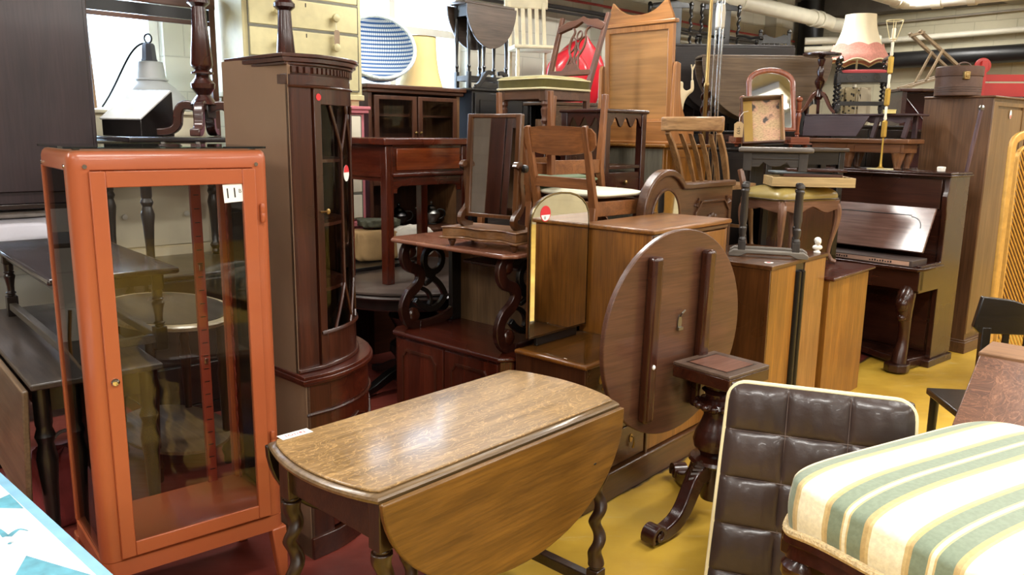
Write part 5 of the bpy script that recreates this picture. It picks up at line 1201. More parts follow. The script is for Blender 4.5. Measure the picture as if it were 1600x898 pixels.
b = MB(); b.box(-.02, dw_ + .02, -.005, dd_, 1.815, 1.84); b.box(-.035, dw_ + .035, -.02, dd_, 1.84, 1.87); b.build('cornice', WD('x'), dk, .006)
for k in range(2):
    x0, x1 = .032 + k * .369, .032 + k * .369 + .365; d_ = child_empty('glazed_door', dk)
    b = MB(); b.ribbon([(x0 + .024, 1.33), (x1 - .024, 1.33), (x1 - .024, 1.785), (x0 + .024, 1.785)], .048, 'xz', .0, .02, closed=True); b.build('door_frame', WD('z'), d_, .003)
    b = MB(); b.box(x0 + .04, x1 - .04, .008, .012, 1.35, 1.77); b.build('door_glass', CAB(), d_)
    knob(d_, x1 - .02 if k == 0 else x0 + .02, 0, 1.55, .011, BRASS())
for k, (px, lab) in enumerate(((630, 'small dark metal teapot, left of the two in the niche under the red table'), (686, 'silver teapot with spout, right of the two in the niche'))):
    p_ = room(7.40 - .30 * k, .70, .8705); tp = thing('teapot', lab, 'teapot', p_, 70 + 20 * k, 'teapots in the niche')
    mt = (plain('dark_pewter', S(58, 56, 56), .25, 1), STEEL())[k]
    b = MB(); b.lathe([(.035, 0), (.045, .004), (.03, .014), (.045, .03), (.066, .06), (.068, .085), (.05, .11), (.036, .12)], 0, 0, 24); b.build('body', mt, tp)
    b = MB(); b.lathe([(.038, .12), (.03, .135), (.012, .145), (.006, .15), (.012, .16), (.01, .17), (.003, .175)], 0, 0, 18); b.build('lid', mt, tp)
    b = MB(); b.tube(bez((-.05, 0, .05), (-.09, 0, .06), (-.09, 0, .11), (-.12, 0, .12), 8), [.014, .013, .012, .011, .010, .009, .008, .007, .007], 8); b.build('spout', mt, tp)
    b = MB(); b.tube(bez((.05, 0, .11), (.12, 0, .13), (.12, 0, .05), (.06, 0, .04), 10), .006, 8); b.build('handle', BLACK(), tp)
cl_ = thing('cream_lampshade', 'cream fabric lampshade on the glazed dresser against the window', 'lampshade', room(7.14, .62, 1.8745), 90)
CS = plain('cream_shade_cloth', S(238, 206, 140), .7, 0, .04)
b = MB(); n_ = 40; pf = [(.175, 0), (.165, .03), (.142, .12), (.128, .22), (.122, .36), (.120, .36), (.126, .22), (.140, .12), (.163, .03), (.173, 0)]
vs = []; fs = []
for r_, z_ in pf: vs += [(r_ * math.cos(2 * PI * k / n_), r_ * math.sin(2 * PI * k / n_), z_) for k in range(n_)]
for i in range(len(pf)): fs += [(i * n_ + k, i * n_ + (k + 1) % n_, ((i + 1) % len(pf)) * n_ + (k + 1) % n_, ((i + 1) % len(pf)) * n_ + k) for k in range(n_)]
b.add(vs, fs); b.build('shade', CS, cl_)
for z_, r_ in ((.002, .175), (.36, .122)): b = MB(); b.tube([(r_ * math.cos(2 * PI * k / 32), r_ * math.sin(2 * PI * k / 32), z_) for k in range(32)], .004, 6, closed=True); b.build('edge_tape', BRASS(), cl_)
# woven blue and white basket seat, lying on its side
m, nt, p = newmat('blue_white_weave'); L = nt.links
tc = N(nt, 'ShaderNodeTexCoord'); sx = N(nt, 'ShaderNodeSeparateXYZ'); L.new(tc.outputs['Object'], sx.inputs[0])
rows = math_(nt, 'FRACT', math_(nt, 'MULTIPLY', sx.outputs[2], 36)); an_ = math_(nt, 'ARCTAN2', sx.outputs[1], sx.outputs[0]); cols = math_(nt, 'FRACT', math_(nt, 'MULTIPLY', an_, 11))
rw = ramp(nt, rows, [(.52, (1, 1, 1, 1)), (.60, (0, 0, 0, 1))]); cw2 = ramp(nt, cols, [(.50, (1, 1, 1, 1)), (.58, (.5, .58, .7, 1))])
L.new(mixc(nt, 1.0, mixc(nt, rw, S(64, 112, 172), S(236, 240, 242)), cw2, 'MULTIPLY'), p.inputs['Base Color']); p.inputs['Roughness'].default_value = .6
MWV = m
wv_ = thing('woven_basket', 'round blue and white woven basket seat tipped on top of the glazed dresser', 'basket', room(7.52, .62, 1.872), 46)
b = MB(); R2 = .25
b.X = Matrix.Translation((.015, .0, .238)) @ Matrix.Rotation(math.radians(58), 4, 'X') @ Matrix.Rotation(math.radians(-22), 4, 'Y')
pf = [(.02, -.16)] + [(R2 * math.sin(a_), -.16 + .20 * (1 - math.cos(a_))) for a_ in (PI / 2 * i / 12 for i in range(1, 13))] + [(R2 + .012, .05), (R2 - .004, .055), (R2 - .012, .04)] + [((R2 - .014) * math.sin(a_), -.145 + .185 * (1 - math.cos(a_))) for a_ in (PI / 2 * i / 12 for i in range(12, 0, -1))] + [(.015, -.146)]
b.lathe(pf, 0, 0, 48); b.build('woven_bowl', MWV, wv_)
b2 = MB(); b2.X = b.X; b2.tube([((R2 + .004) * math.cos(2 * PI * k / 40), (R2 + .004) * math.sin(2 * PI * k / 40), .055) for k in range(40)], .014, 8, closed=True); b2.build('rim', plain('pale_rim_weave', S(214, 224, 226), .6, 0, .2, 60, .5, 120), wv_)

# ---------- dark pedimented cabinet, small gateleg on top
pc_ = cupboard('dark_cabinet', 'dark oak cabinet with swan-neck crest under the small dark gateleg table', 'cabinet', room(6.90, .95), 46, .58, .42, 1.88, BLACKW, nd=2)
cr_ = MB(); cr_.ribbon(bez((.02, 1.89), (.10, 1.90), (.10, 2.03), (.19, 1.99), 12), .03, 'xz', -.006, .014); cr_.ribbon(bez((.42, 1.89), (.34, 1.90), (.34, 2.03), (.25, 1.99), 12), .03, 'xz', -.006, .014)
cr_.prism([(.0, 1.88), (.44, 1.88), (.40, 1.91), (.32, 1.93), (.22, 1.92), (.12, 1.93), (.04, 1.91)], 'xz', -.004, .012); cr_.build('swan_neck_crest', BLACKW('x'), pc_, .003)
drop_leaf('small_gateleg', 'small dark oak gateleg table with leaves down, high up against the window', room(6.90, .86, 1.8805), 46, .50, .20, .62, .30, lambda a: wood('grey_brown_oak', S(66, 54, 46), S(100, 84, 72), a, .4), BLACKW, 'turned', .017, 2.0)

# ---------- pine cupboard: cream chair, red shells
PINE = lambda a='z': wood('brown_pine', S(96, 66, 44), S(140, 102, 70), a, .5)
cupboard('pine_cupboard', 'tall brown cupboard behind the green velvet chair', 'cupboard', room(6.29, .95), 46, 1.02, .55, 1.80, PINE)
CRC = plain('old_cream_paint', S(206, 192, 160), .6, 0, .1, 10)
kc2 = thing('cream_chair', 'cream painted kitchen chair with slatted back, high up beside the small gateleg', 'chair', room(6.24, .70, 1.8005), 78)
for x, y in ((.03, .03), (.33, .03), (.03, .33), (.33, .33)): b = MB(); turned(b, x, y, 0, .43, .02); b.build('leg', CRC, kc2)
b = MB(); b.box(-.01, .37, -.01, .37, .425, .455); b.build('seat', CRC, kc2, .012, 3)
for x in (.03, .33): b = MB(); b.bar((x, .34, .44), (x, .42, .84), .03, .024); b.build('back_post', CRC, kc2, .003)
for i in range(4): b = MB(); b.bar((.09 + .06 * i, .345, .44), (.09 + .06 * i, .42, .80), .034, .010); b.build('back_slat', CRC, kc2, .002)
b = MB(); b.box(-.01, .37, .41, .435, .79, .90); b.build('top_rail', CRC, kc2, .012, 3)
b = MB(); b.box(.03, .33, .04, .055, .18, .2); b.box(.03, .33, .30, .315, .18, .2); b.build('stretcher', CRC, kc2)
REDP = plain('red_plastic', S(206, 34, 48), .25, 0, .05, coat=.3)
for k, (u_, v_, lab) in enumerate(((5.64, .80, 'red plastic shell seat, the further left one behind the green chair'), (5.20, .55, 'red plastic shell seat standing upright just left of the pale mirror'))):
    rs_ = thing('red_shell_seat', lab, 'seat', room(u_, v_, 1.8005), 60, 'red shell seats')
    b = MB(); b.X = Matrix.Translation((0, 0, .0)) @ Matrix.Rotation(math.radians(-8), 4, 'X')
    def shell(o):
        def f(u, v):
            th = -PI / 2 + PI * (u - .5) * 1.25; rr = .21 + .05 * k + o; zz = .015 + (.46 + .14 * k) * v; q = (1 - max(0, (v - .55) / .45) ** 2.2 * .9); w_ = .55 + .45 * math.sin(min(1, v * 1.6) * PI / 2)
            return (rr * w_ * q * math.sin(th + PI / 2), .05 - rr * w_ * math.cos(th + PI / 2) * .55 * (1), zz)
        return f
    f0, f1 = shell(0), shell(-.012); n1, n2 = 26, 16
    g = [f0(i / (n1 - 1), j / (n2 - 1)) for j in range(n2) for i in range(n1)] + [f1(i / (n1 - 1), j / (n2 - 1)) for j in range(n2) for i in range(n1)]; fs = []; NN = n1 * n2
    for j in range(n2 - 1):
        for i in range(n1 - 1): a_ = j * n1 + i; q = (a_, a_ + 1, a_ + n1 + 1, a_ + n1); fs += [q, tuple(NN + z for z in q[::-1])]
    bd_ = [i for i in range(n1)] + [j * n1 + n1 - 1 for j in range(1, n2)] + [(n2 - 1) * n1 + i for i in range(n1 - 2, -1, -1)] + [j * n1 for j in range(n2 - 2, 0, -1)]
    fs += [(bd_[z], bd_[(z + 1) % len(bd_)], NN + bd_[(z + 1) % len(bd_)], NN + bd_[z]) for z in range(len(bd_))]
    b.add(g, fs); b.build('shell', REDP, rs_, ang=50)
    b = MB(); b.lathe([(.10, 0), (.10, .012), (.03, .02)], 0, -.02, 24); b.build('foot', STEEL(), rs_)

# ---------- green velvet chair
cupboard('tall_chest', 'tall plain chest carrying the green velvet chair', 'chest', room(7.31, 2.09), 46, .50, .52, 1.585, ROSE, drawers=6)
gc = thing('green_velvet_chair', 'low carved chair with green velvet seat and pierced splat, high in the middle', 'chair', Vector((0, 0, 0)), 136)
g0 = at(777, 150, 5.27); gc.location = (g0.x, g0.y, 1.5855)
GW = lambda a='z': wood('chair_walnut', S(84, 50, 36), S(132, 88, 66), a, .35)
gw, gd, gh = .42, .44, .24
for x in (.03, gw - .03):
    b = MB(); b.box(x - .026, x + .026, .01, .058, .17, gh); b.lathe([(.010, 0), (.016, .01), (.012, .03), (.022, .05), (.016, .07), (.020, .09), (.024, .12), (.016, .135), (.026, .15), (.020, .17)], x, .034, 16); b.build('leg', GW('z'), gc, .002)
    x2 = x + (.0 if x < .2 else 0); b = MB(); b.bar((x, gd - .02, 0), (x, gd - .02, gh + .04), .035, .035); b.bar((x, gd - .02, gh), (x + (-.02 if x < .2 else .02), gd + .15, .74), .038, .03, .03, .024); b.build('back_upright', GW('z'), gc, .004)
b = MB(); b.box(.03, gw - .03, .012, .034, gh - .06, gh); b.box(.012, .03, .03, gd - .02, gh - .06, gh); b.box(gw - .03, gw - .012, .03, gd - .02, gh - .06, gh); b.box(.03, gw - .03, gd - .03, gd - .012, gh - .06, gh); b.build('seat_rail', GW('x'), gc, .002)
VEL = plain('olive_velvet', S(92, 84, 32), .85, 0, .2, 12, sheen=.25); VELT = plain('worn_velvet_top', S(150, 138, 84), .85, 0, .2, 9, sheen=.2)
def sq(Wd, Dp, z0, z1, dome, pwr=.16, o=0):
    def f(u, v):
        th = 2 * PI * u; k = 1 if v < .4 else math.cos((v - .4) / .6 * PI / 2) ** .5 if v < 1 else .01
        z = z0 + (z1 - z0) * min(1, v / .4) + (dome * math.sin((v - .4) / .6 * PI / 2) if v > .4 else 0)
        return (Wd / 2 + (Wd / 2 + o) * math.copysign(abs(math.cos(th)) ** pwr, math.cos(th)) * k, Dp / 2 + (Dp / 2 + o) * math.copysign(abs(math.sin(th)) ** pwr, math.sin(th)) * k, z)
    return f
b = MB(); b.surf(sq(gw, gd - .02, gh, gh + .062, .0, o=.008), 60, 10, cu=True); b.build('velvet_seat', VEL, gc, ang=60)
b = MB(); b.surf(sq(gw - .012, gd - .032, gh + .060, gh + .063, .028, o=.010), 60, 16, cu=True); b.build('worn_seat_top', VELT, gc, ang=60)
b = MB(); o_ = [sq(gw, gd - .02, gh, gh, 0, o=.011)(k / 80, 0) for k in range(80)]; b.tube([(x, y, gh + .004) for x, y, z in o_], .007, 6, closed=True); b.tube([(x, y, gh + .062) for x, y, z in o_], .004, 6, closed=True); b.build('piping', PIP, gc)
Xs = Matrix.Translation((0, gd - .01, gh + .05)) @ Matrix.Rotation(math.radians(-19), 4, 'X')
sp = child_empty('pierced_splat', gc)
b = MB(); b.X = Xs; b.prism([(.02, .36), (.10, .385), (.16, .40), (.21, .43), (.26, .40), (.32, .385), (.40, .36), (.42, .40), (.34, .44), (.26, .445), (.21, .47), (.16, .445), (.08, .44), (.0, .40)], 'xz', -.012, .012); b.build('crest_rail', GW('x'), gc, .004)
b = MB(); b.X = Xs; b.box(.03, gw - .03, -.010, .010, .06, .095); b.build('cross_rail', GW('x'), gc, .003)
b = MB(); b.X = Xs
for sg in (-1, 1):
    c_ = lambda *pts: [(gw / 2 + sg * x, z) for x, z in pts]
    b.ribbon(path(bez(*c_((.055, .095), (.05, .16), (.03, .17), (.035, .20)), 8), bez(*c_((.035, .20), (.07, .24), (.075, .31), (.05, .345)), 8), bez(*c_((.05, .345), (.04, .37), (.06, .39), (.075, .395)), 5)), .014, 'xz', -.006, .006)
    b.ribbon(bez(*c_((.0, .11), (.03, .18), (-.03, .22), (.0, .29)), 10), .010, 'xz', -.005, .005)
    b.ribbon(bez(*c_((.045, .22), (.0, .25), (.0, .30), (.05, .33)), 8), .009, 'xz', -.005, .005)
    b.ribbon(bez(*c_((.035, .20), (.01, .18), (.01, .14), (.05, .12)), 8), .009, 'xz', -.005, .005)
b.ribbon([(gw / 2 + .02 * math.cos(2 * PI * k / 14), .34 + .03 * math.sin(2 * PI * k / 14)) for k in range(14)], .009, 'xz', -.005, .005, closed=True)
b.build('fretwork', GW('z'), sp, .002)
b = MB(); b.X = Xs; b.prism([(gw / 2 - .08, .095), (gw / 2 + .08, .095), (gw / 2 + .05, .13), (gw / 2, .145), (gw / 2 - .05, .13)], 'xz', -.007, .007); b.build('splat_foot', GW('z'), sp, .002)

# ---------- quarter-sawn leaf table behind its legs
QS = lambda a='x': wood('quartersawn_oak', S(84, 64, 46), S(122, 98, 76), a, .4, 1.2, .1, 0, True)
qt = thing('oak_leaf_table', 'oak table with figured hanging leaf behind the legs of the green chair', 'table', room(6.72, 1.5), 60)
b = MB(); b.box(0, .78, 0, .30, 1.755, 1.78); b.build('table_top', QS('x'), qt, .005)
b = MB(); b.prism(leaf_outline(.56, .46, 3.0), 'xz', -.018, -.004); o_ = b.build('hanging_leaf', QS('x'), qt, .003); o_.location = (0, 0, 1.752)
for x, y in ((.05, .05), (.73, .05), (.05, .25), (.73, .25)): b = MB(); b.box(x - .022, x + .022, y - .022, y + .022, 0, 1.755); b.build('leg', BLACKW('z'), qt, .003)
b = MB(); b.box(.05, .73, .04, .06, 1.66, 1.755); b.box(.05, .73, .24, .26, 1.66, 1.755); b.build('apron', BLACKW('x'), qt)
# ---------- support chests behind the dressing chest
cupboard('low_chest', 'low dark chest carrying the teak chairs behind the dressing chest', 'chest', AB(2.97, 2.33), 42, .74, .68, .799, ROSE, drawers=4)
cupboard('pine_chest', 'low brown chest carrying the slat-back chair behind the arched headboard', 'chest', AB(4.30, 2.36), 42, .70, .40, .80, PINE, drawers=4)

# arched bed-head with round mirror
hb = thing('headboard', 'walnut headboard with arched end, round mirror and carved rosette behind the cupboards', 'headboard', AB(3.52, 2.262), 42)
HB = lambda a='x': wood('carved_walnut', S(74, 44, 28), S(124, 82, 52), a, .32, .9, .3)
hL = .965; zc, zs = 1.15, 1.285; ra = .215
def head_out(g=0):
    return [(0 - g, 0), (hL + g, 0), (hL + g, zs + g), (2 * ra + .03, zs + g)] + [(ra + (ra + g) * math.cos(a_), zc + (ra + g) * math.sin(a_)) for a_ in (math.radians(42 + 138 * i / 18) for i in range(19))] + [(0 - g, zc - .2)]
b = MB(); b.prism(head_out(), 'xz', 0, .03); b.build('panel_board', HB('x'), hb)
b = MB(); o_ = [(hL + .01, zs), (2 * ra + .02, zs)] + [(ra + ra * math.cos(a_), zc + ra * math.sin(a_)) for a_ in (math.radians(40 + 148 * i / 20) for i in range(21))]
b.ribbon(o_, .036, 'xz', -.018, .04); b.build('top_moulding', HB('x'), hb, .008, 3)
b = MB(); b.prism([(ra + .135 * math.cos(2 * PI * k / 40), zc - .03 + .15 * math.sin(2 * PI * k / 40)) for k in range(40)], 'xz', -.004, .0); b.build('round_mirror', mirror(), hb)
b = MB(); b.ribbon([(ra + .142 * math.cos(2 * PI * k / 40), zc - .03 + .157 * math.sin(2 * PI * k / 40)) for k in range(40)], .014, 'xz', -.010, .002, closed=True); b.build('mirror_bead', HB('z'), hb, .003)
b = MB(); b.ribbon([(.53, .90), (.53, 1.13), (.59, 1.19), (.86, 1.19), (.92, 1.13), (.92, .90)], .014, 'xz', -.012, .002, closed=True); b.build('panel_moulding', HB('z'), hb, .003)
b = MB()
for k in range(8): b.ell((.725 + .05 * math.cos(PI / 4 * k), -.006, 1.07 + .035 * math.sin(PI / 4 * k)), (.024, .010, .018), 10, 6)
b.ell((.725, -.008, 1.07), (.022, .014, .022)); b.build('carved_rosette', HB('x'), hb)
for x, s_ in ((.555, 1), (.895, -1)):
    b = MB()
    for k in range(4): b.tube([(x, -.004, 1.165), (x - s_ * (.03 - .012 * k) * 1.3, -.006, 1.165 + .012 * k + .012)], [.003, .008], 6)
    b.build('carved_fan', HB('x'), hb)

# dark scalloped whatnot
wn = thing('scalloped_stand', 'dark open stand with scalloped gallery behind the cream-seated teak chair', 'stand', at(948, 172, 4.67), 44)
wn.location.z = 0; wW, wD, wH = .40, .34, 1.705; w_p = .045
for x in (0, wW - w_p):
    for y in (0, wD - w_p): b = MB(); b.box(x, x + w_p, y, y + w_p, 0, wH - .02); b.build('post', ROSE('z'), wn, .003)
b = MB(); b.box(-.012, wW + .012, -.012, wD + .012, wH - .022, wH); b.build('top', ROSE('x'), wn, .008, 3)
def scal(L_): 
    return [(0, 0), (L_, 0), (L_, -.085)] + [(L_ - (L_) * i / 24, -.052 - .028 * math.cos(6 * PI * i / 24) * (1 if .1 < i / 24 < .9 else 1)) for i in range(25)] + [(0, -.085)]
b = MB(); b.X = Matrix.Translation((w_p, 0, wH - .022)); b.prism(scal(wW - 2 * w_p), 'xz', .006, .02); b.build('scalloped_apron', ROSE('x'), wn)
b = MB(); b.X = Matrix.Translation((0, w_p, wH - .022)); b.prism(scal(wD - 2 * w_p), 'yz', .006, .02); b.build('scalloped_apron', ROSE('y'), wn)
for z in (.55, 1.20, 1.36): b = MB(); b.box(.004, wW - .004, .004, wD - .004, z, z + .02); b.build('shelf', ROSE('x'), wn, .003)
b = MB(); b.box(.01, wW - .01, .008, wD - .01, 1.22, 1.34); dw2 = b.build('drawer_box', ROSE('x'), wn, .003)
knob(dw2, wW / 2, .008, 1.28, .014, BRASS())
b = MB(); b.box(w_p, wW - w_p, wD - .02, wD - .01, 1.38, wH - .03); b.build('back', ROSE('z'), wn)

# teak tallboy with pale mirror seen from behind
tbp = at(1040, 226, 5.30); 
tl = cupboard('tallboy', 'tall teak cupboard under the pale mirror back', 'cupboard', (tbp.x, tbp.y, 0), 46, .50, .66, 1.50, TEAK, nd=1)
b = MB(); b.box(-.003, .0, .02, .64, .02, 1.47); b.build('grey_side', wood('grey_ply', S(104, 98, 82), S(138, 130, 112), 'z', .6), tl)
pm_o = Vector((tbp.x, tbp.y, 1.5005)) + Vector((-math.sin(math.radians(44)), math.cos(math.radians(44)), 0)) * .645
pm = thing('mirror_back', 'pale maple dressing mirror with horned crest seen from behind, on the teak tallboy', 'mirror', pm_o + Vector((.02, .02, 0)), 136)
b = MB(); b.box(.0, .63, .02, .30, 0, .15); b.build('drawer_base', PALE('x'), pm, .004)
b = MB(); b.box(-.01, .64, .0, .32, 0, .018); b.build('base_board', PALE('x'), pm, .004)
for x in (-.012, .612):
    b = MB(); yz = [(0.02, 0), (.30, 0), (.30, .10)] + bez((.30, .10), (.20, .14), (.14, .22), (.12, .34), 10)[1:] + [(.11, .52), (.07, .53), (.055, .5), (.05, .14), (.02, .12)]
    b.prism(yz, 'yz', x, x + .026); b.build('curved_bracket', PALE('z'), pm, .004)
mfr = child_empty('mirror_frame', pm, (.315, .085, .36), (math.radians(2), 0, 0))
mw2, z0_, z1_ = .29, -.24, .42
b = MB(); b.ribbon([(-mw2 + .025, z0_ + .025), (mw2 - .025, z0_ + .025), (mw2 - .025, z1_ - .025), (-mw2 + .025, z1_ - .025)], .055, 'xz', -.014, .018, closed=True); b.build('frame', PALE('z'), mfr, .004)
b = MB(); b.box(-mw2 + .04, mw2 - .04, -.004, .006, z0_ + .04, z1_ - .04); b.build('backing_panel', wood('birch_ply_panel', S(184, 132, 74), S(196, 146, 86), 'x', .5, .3, .0), mfr)
b = MB(); b.prism([(-mw2 + .03, z1_ - .03), (mw2 - .03, z1_ - .03)] , 'xz', 0, 0) if False else None
b.box(-mw2 - .015, mw2 + .015, -.022, .024, z1_ - .005, z1_ + .02); b.build('cornice_strip', PALE('x'), mfr, .006)
b = MB(); cr2 = [(-mw2 + .01, z1_ + .018), (mw2 - .01, z1_ + .018)] + bez((mw2 - .01, z1_ + .02), (mw2 - .02, z1_ + .07), (mw2 - .04, z1_ + .08), (mw2 - .065, z1_ + .16), 8) + bez((mw2 - .065, z1_ + .16), (.14, z1_ + .07), (.06, z1_ + .065), (0, z1_ + .065), 8)[1:]
cr2 += [(-x, z) for x, z in cr2[::-1][:-1]][:-1]
b.prism(cr2, 'xz', -.006, .014); b.build('horned_crest', PALE('x'), mfr, .004)
# slat-back chair
wc_o = at(1075, 290, 5.06)
wc = thing('slat_back_chair', 'elm kitchen chair with curved slat back standing on the brown chest', 'chair', (0, 0, 0), -44)
# faces along the row; origin so that its back sits at the left
bc = at(1118, 290, 5.24)
wc.location = AB(4.80, 2.57, .8005) + dF * .27 - dB * .20
for x, y, dx, dy in ((.05, .05, -.03, -.03), (.35, .05, .03, -.03), (.05, .33, -.03, .03), (.35, .33, .03, .03)):
    b = MB(); b.X = Matrix(((1, 0, -dx / .43, x + dx), (0, 1, -dy / .43, y + dy), (0, 0, 1, 0), (0, 0, 0, 1))); turned(b, 0, 0, 0, .43, .02); b.build('leg', ELM('z'), wc)
b = MB(); b.surf(sq(.42, .40, .425, .455, .004, .35), 40, 8, cu=True); b.surf(lambda u, v: (.01 + .40 * u, .01 + .38 * v, .4255), 2, 2); b.build('seat', ELM('x'), wc, ang=50)
b = MB(); b.box(.03, .37, .17, .19, .17, .19); b.build('stretcher', ELM('x'), wc)
def slat(x0, x1, w_, th):
    b = MB(); pts = [(0, .0), (.035, .085), (.075, .18), (.125, .265), (.16, .32)]
    vs = []; 
    for i, (yy, zz) in enumerate(pts):
        x = x0 + (x1 - x0) * i / 4; ww = w_ * (1 + .35 * math.sin(PI * i / 4))
        vs += [(x - ww / 2, .36 + yy - .03 * (1 - 0), .45 + zz), (x + ww / 2, .33 + yy, .45 + zz), (x + ww / 2, .33 + yy + th, .45 + zz), (x - ww / 2, .33 + yy + th, .45 + zz)]
    fs = [(3, 2, 1, 0), (16, 17, 18, 19)]
    for i in range(4): fs += [(4 * i + k, 4 * i + (k + 1) % 4, 4 * i + 4 + (k + 1) % 4, 4 * i + 4 + k) for k in range(4)]
    return b.add(vs, fs)
for k in range(4): slat(.11 + .06 * k, .09 + .073 * k, .026, .012).build('slat', ELM('z'), wc, .002)
for x0, x1 in ((.04, .02), (.38, .40)): 
    b = slat(x0, x1, .030, .026); b.lathe([(.02, 0), (.014, .012), (.022, .022), (.016, .034)], x1, .505, 12, .765); b.build('back_post', ELM('z'), wc, .003)
b = MB(); b.X = Matrix.Translation((0, -.008, .79)); b.prism([(-.02, .52)] + [(-.02 + .46 * i / 12, .52 + .035 * math.sin(PI * i / 12)) for i in range(1, 12)] + [(.44, .52), (.44, .542)] + [(.44 - .46 * i / 12, .542 + .035 * math.sin(PI * i / 12)) for i in range(1, 12)] + [(-.02, .542)], 'xy', -.005, .085); b.build('crest_rail', ELM('x'), wc, .010, 3)

# figurine
fg = thing('figurine', 'cream figurine with one arm raised behind the pale mirror', 'figurine', at(1060, 184, 5.74), 90); fg.location.z = 1.5005
CRS = plain('cream_plaster', S(232, 216, 176), .5, 0, .06, 14)
b = MB(); b.lathe([(.07, 0), (.075, .02), (.06, .04), (.055, .05)], 0, 0, 20); b.build('base', CRS, fg)
me = D.meshes.new('figure'); V_ = [(0, 0, .05), (-.018, 0, .14), (-.012, 0, .22), (0, 0, .28), (0, 0, .35), (0, 0, .385), (0, 0, .43), (.05, 0, .345), (.085, -.01, .37), (.08, -.01, .44), (-.045, 0, .34), (-.06, -.01, .28), (-.02, -.02, .24), (.02, .0, .14), (.025, 0, .05)]
E_ = [(0, 1), (1, 2), (2, 3), (3, 4), (4, 5), (5, 6), (4, 7), (7, 8), (8, 9), (4, 10), (10, 11), (11, 12), (2, 13), (13, 14)]
R_ = [.022, .026, .036, .032, .038, .016, .034, .018, .014, .010, .018, .014, .011, .026, .02]
me.from_pydata(V_, E_, []); fo = D.objects.new('figure', me); COL.objects.link(fo); fo.parent = fg
fo.modifiers.new('skin', 'SKIN'); 
for v_, r_ in zip(me.skin_vertices[0].data, R_): v_.radius = (r_, r_)
me.skin_vertices[0].data[2].use_root = True
sm_ = fo.modifiers.new('sub', 'SUBSURF'); sm_.levels = 2; sm_.render_levels = 2; me.materials.append(CRS)
fo.modifiers['skin'].use_smooth_shade = True
b = MB(); b.tube([(.08, -.01, .44), (.078, -.01, .50), (.068, -.01, .54)], .005, 6); b.tube([(.078, -.01, .50), (.092, -.01, .54)], .005, 6); b.build('raised_torch', CRS, fg)

# brass and chrome poles
bl = thing('brass_pole', 'tall plain brass lamp pole rising out of the picture at centre right', 'lamp pole', (1.395, 6.0, 0), 90)
b = MB(); b.lathe([(.07, 0), (.075, .012), (.05, .03), (.016, .05)], 0, 0, 24); b.build('base', BRASS(), bl)
b = MB(); b.lathe([(.016, .05), (.016, 1.9), (.02, 1.91), (.02, 1.93), (.014, 1.94), (.013, 2.75)], 0, 0, 14); b.build('pole', BRASS(), bl)
hl = thing('chrome_stand', 'chrome three-rod stand with white shade beside the brass pole', 'lamp', (1.50, 6.14, 0), 90)
b = MB(); b.lathe([(.08, 0), (.085, .015), (.02, .03)], 0, 0, 24); b.build('base', CHROME(), hl)
for k in range(3): a_ = 2 * PI * k / 3 + .4; b = MB(); b.tube([(.03 * math.cos(a_), .03 * math.sin(a_), .02), (.03 * math.cos(a_), .03 * math.sin(a_), 2.75)], .006, 8); b.build('rod', CHROME(), hl)
b = MB(); b.lathe([(.024, 2.33), (.034, 2.34), (.036, 2.44), (.03, 2.50), (.022, 2.505)], 0, 0, 18); b.build('white_sleeve', WHITE(), hl)

# ---------- far gateleg tables on cupboards
cupboard('back_cupboard', 'brown cupboard under the pale-topped gateleg table', 'cupboard', (1.50, 6.58, 0), 90, 1.06, .50, 1.46, DARK)
GLT = lambda a='x': wood('faded_walnut_leaf', S(104, 84, 64), S(148, 124, 96), a, .4, .8, .15)
drop_leaf('pale_gateleg', 'gateleg table with pale brown round leaf hanging behind the arched mirror', (1.50, 6.66, 1.4605), 92, 1.03, .30, .735, .50, GLT, ROSE, 'twist', .022, 2.0)
cupboard('back_cupboard', 'dark cupboard under the large near-black gateleg table', 'cupboard', (1.20, 7.16, 0), 90, 1.12, .50, 1.60, DARK)
drop_leaf('dark_gateleg', 'large near-black gateleg table with hanging leaf behind the pale-topped one', (1.40, 7.26, 1.6005), 90, 1.04, .34, .74, .58, lambda a: wood('black_brown_leaf', S(30, 24, 22), S(56, 46, 42), a, .4), BLACKW, 'turned', .03, 2.3)
cupboard('back_cupboard', 'dark cupboard at the back under the twist-armed chairs', 'cupboard', (1.20, 7.80, 0), 90, 1.5, .50, 1.86, DARK, nd=3)
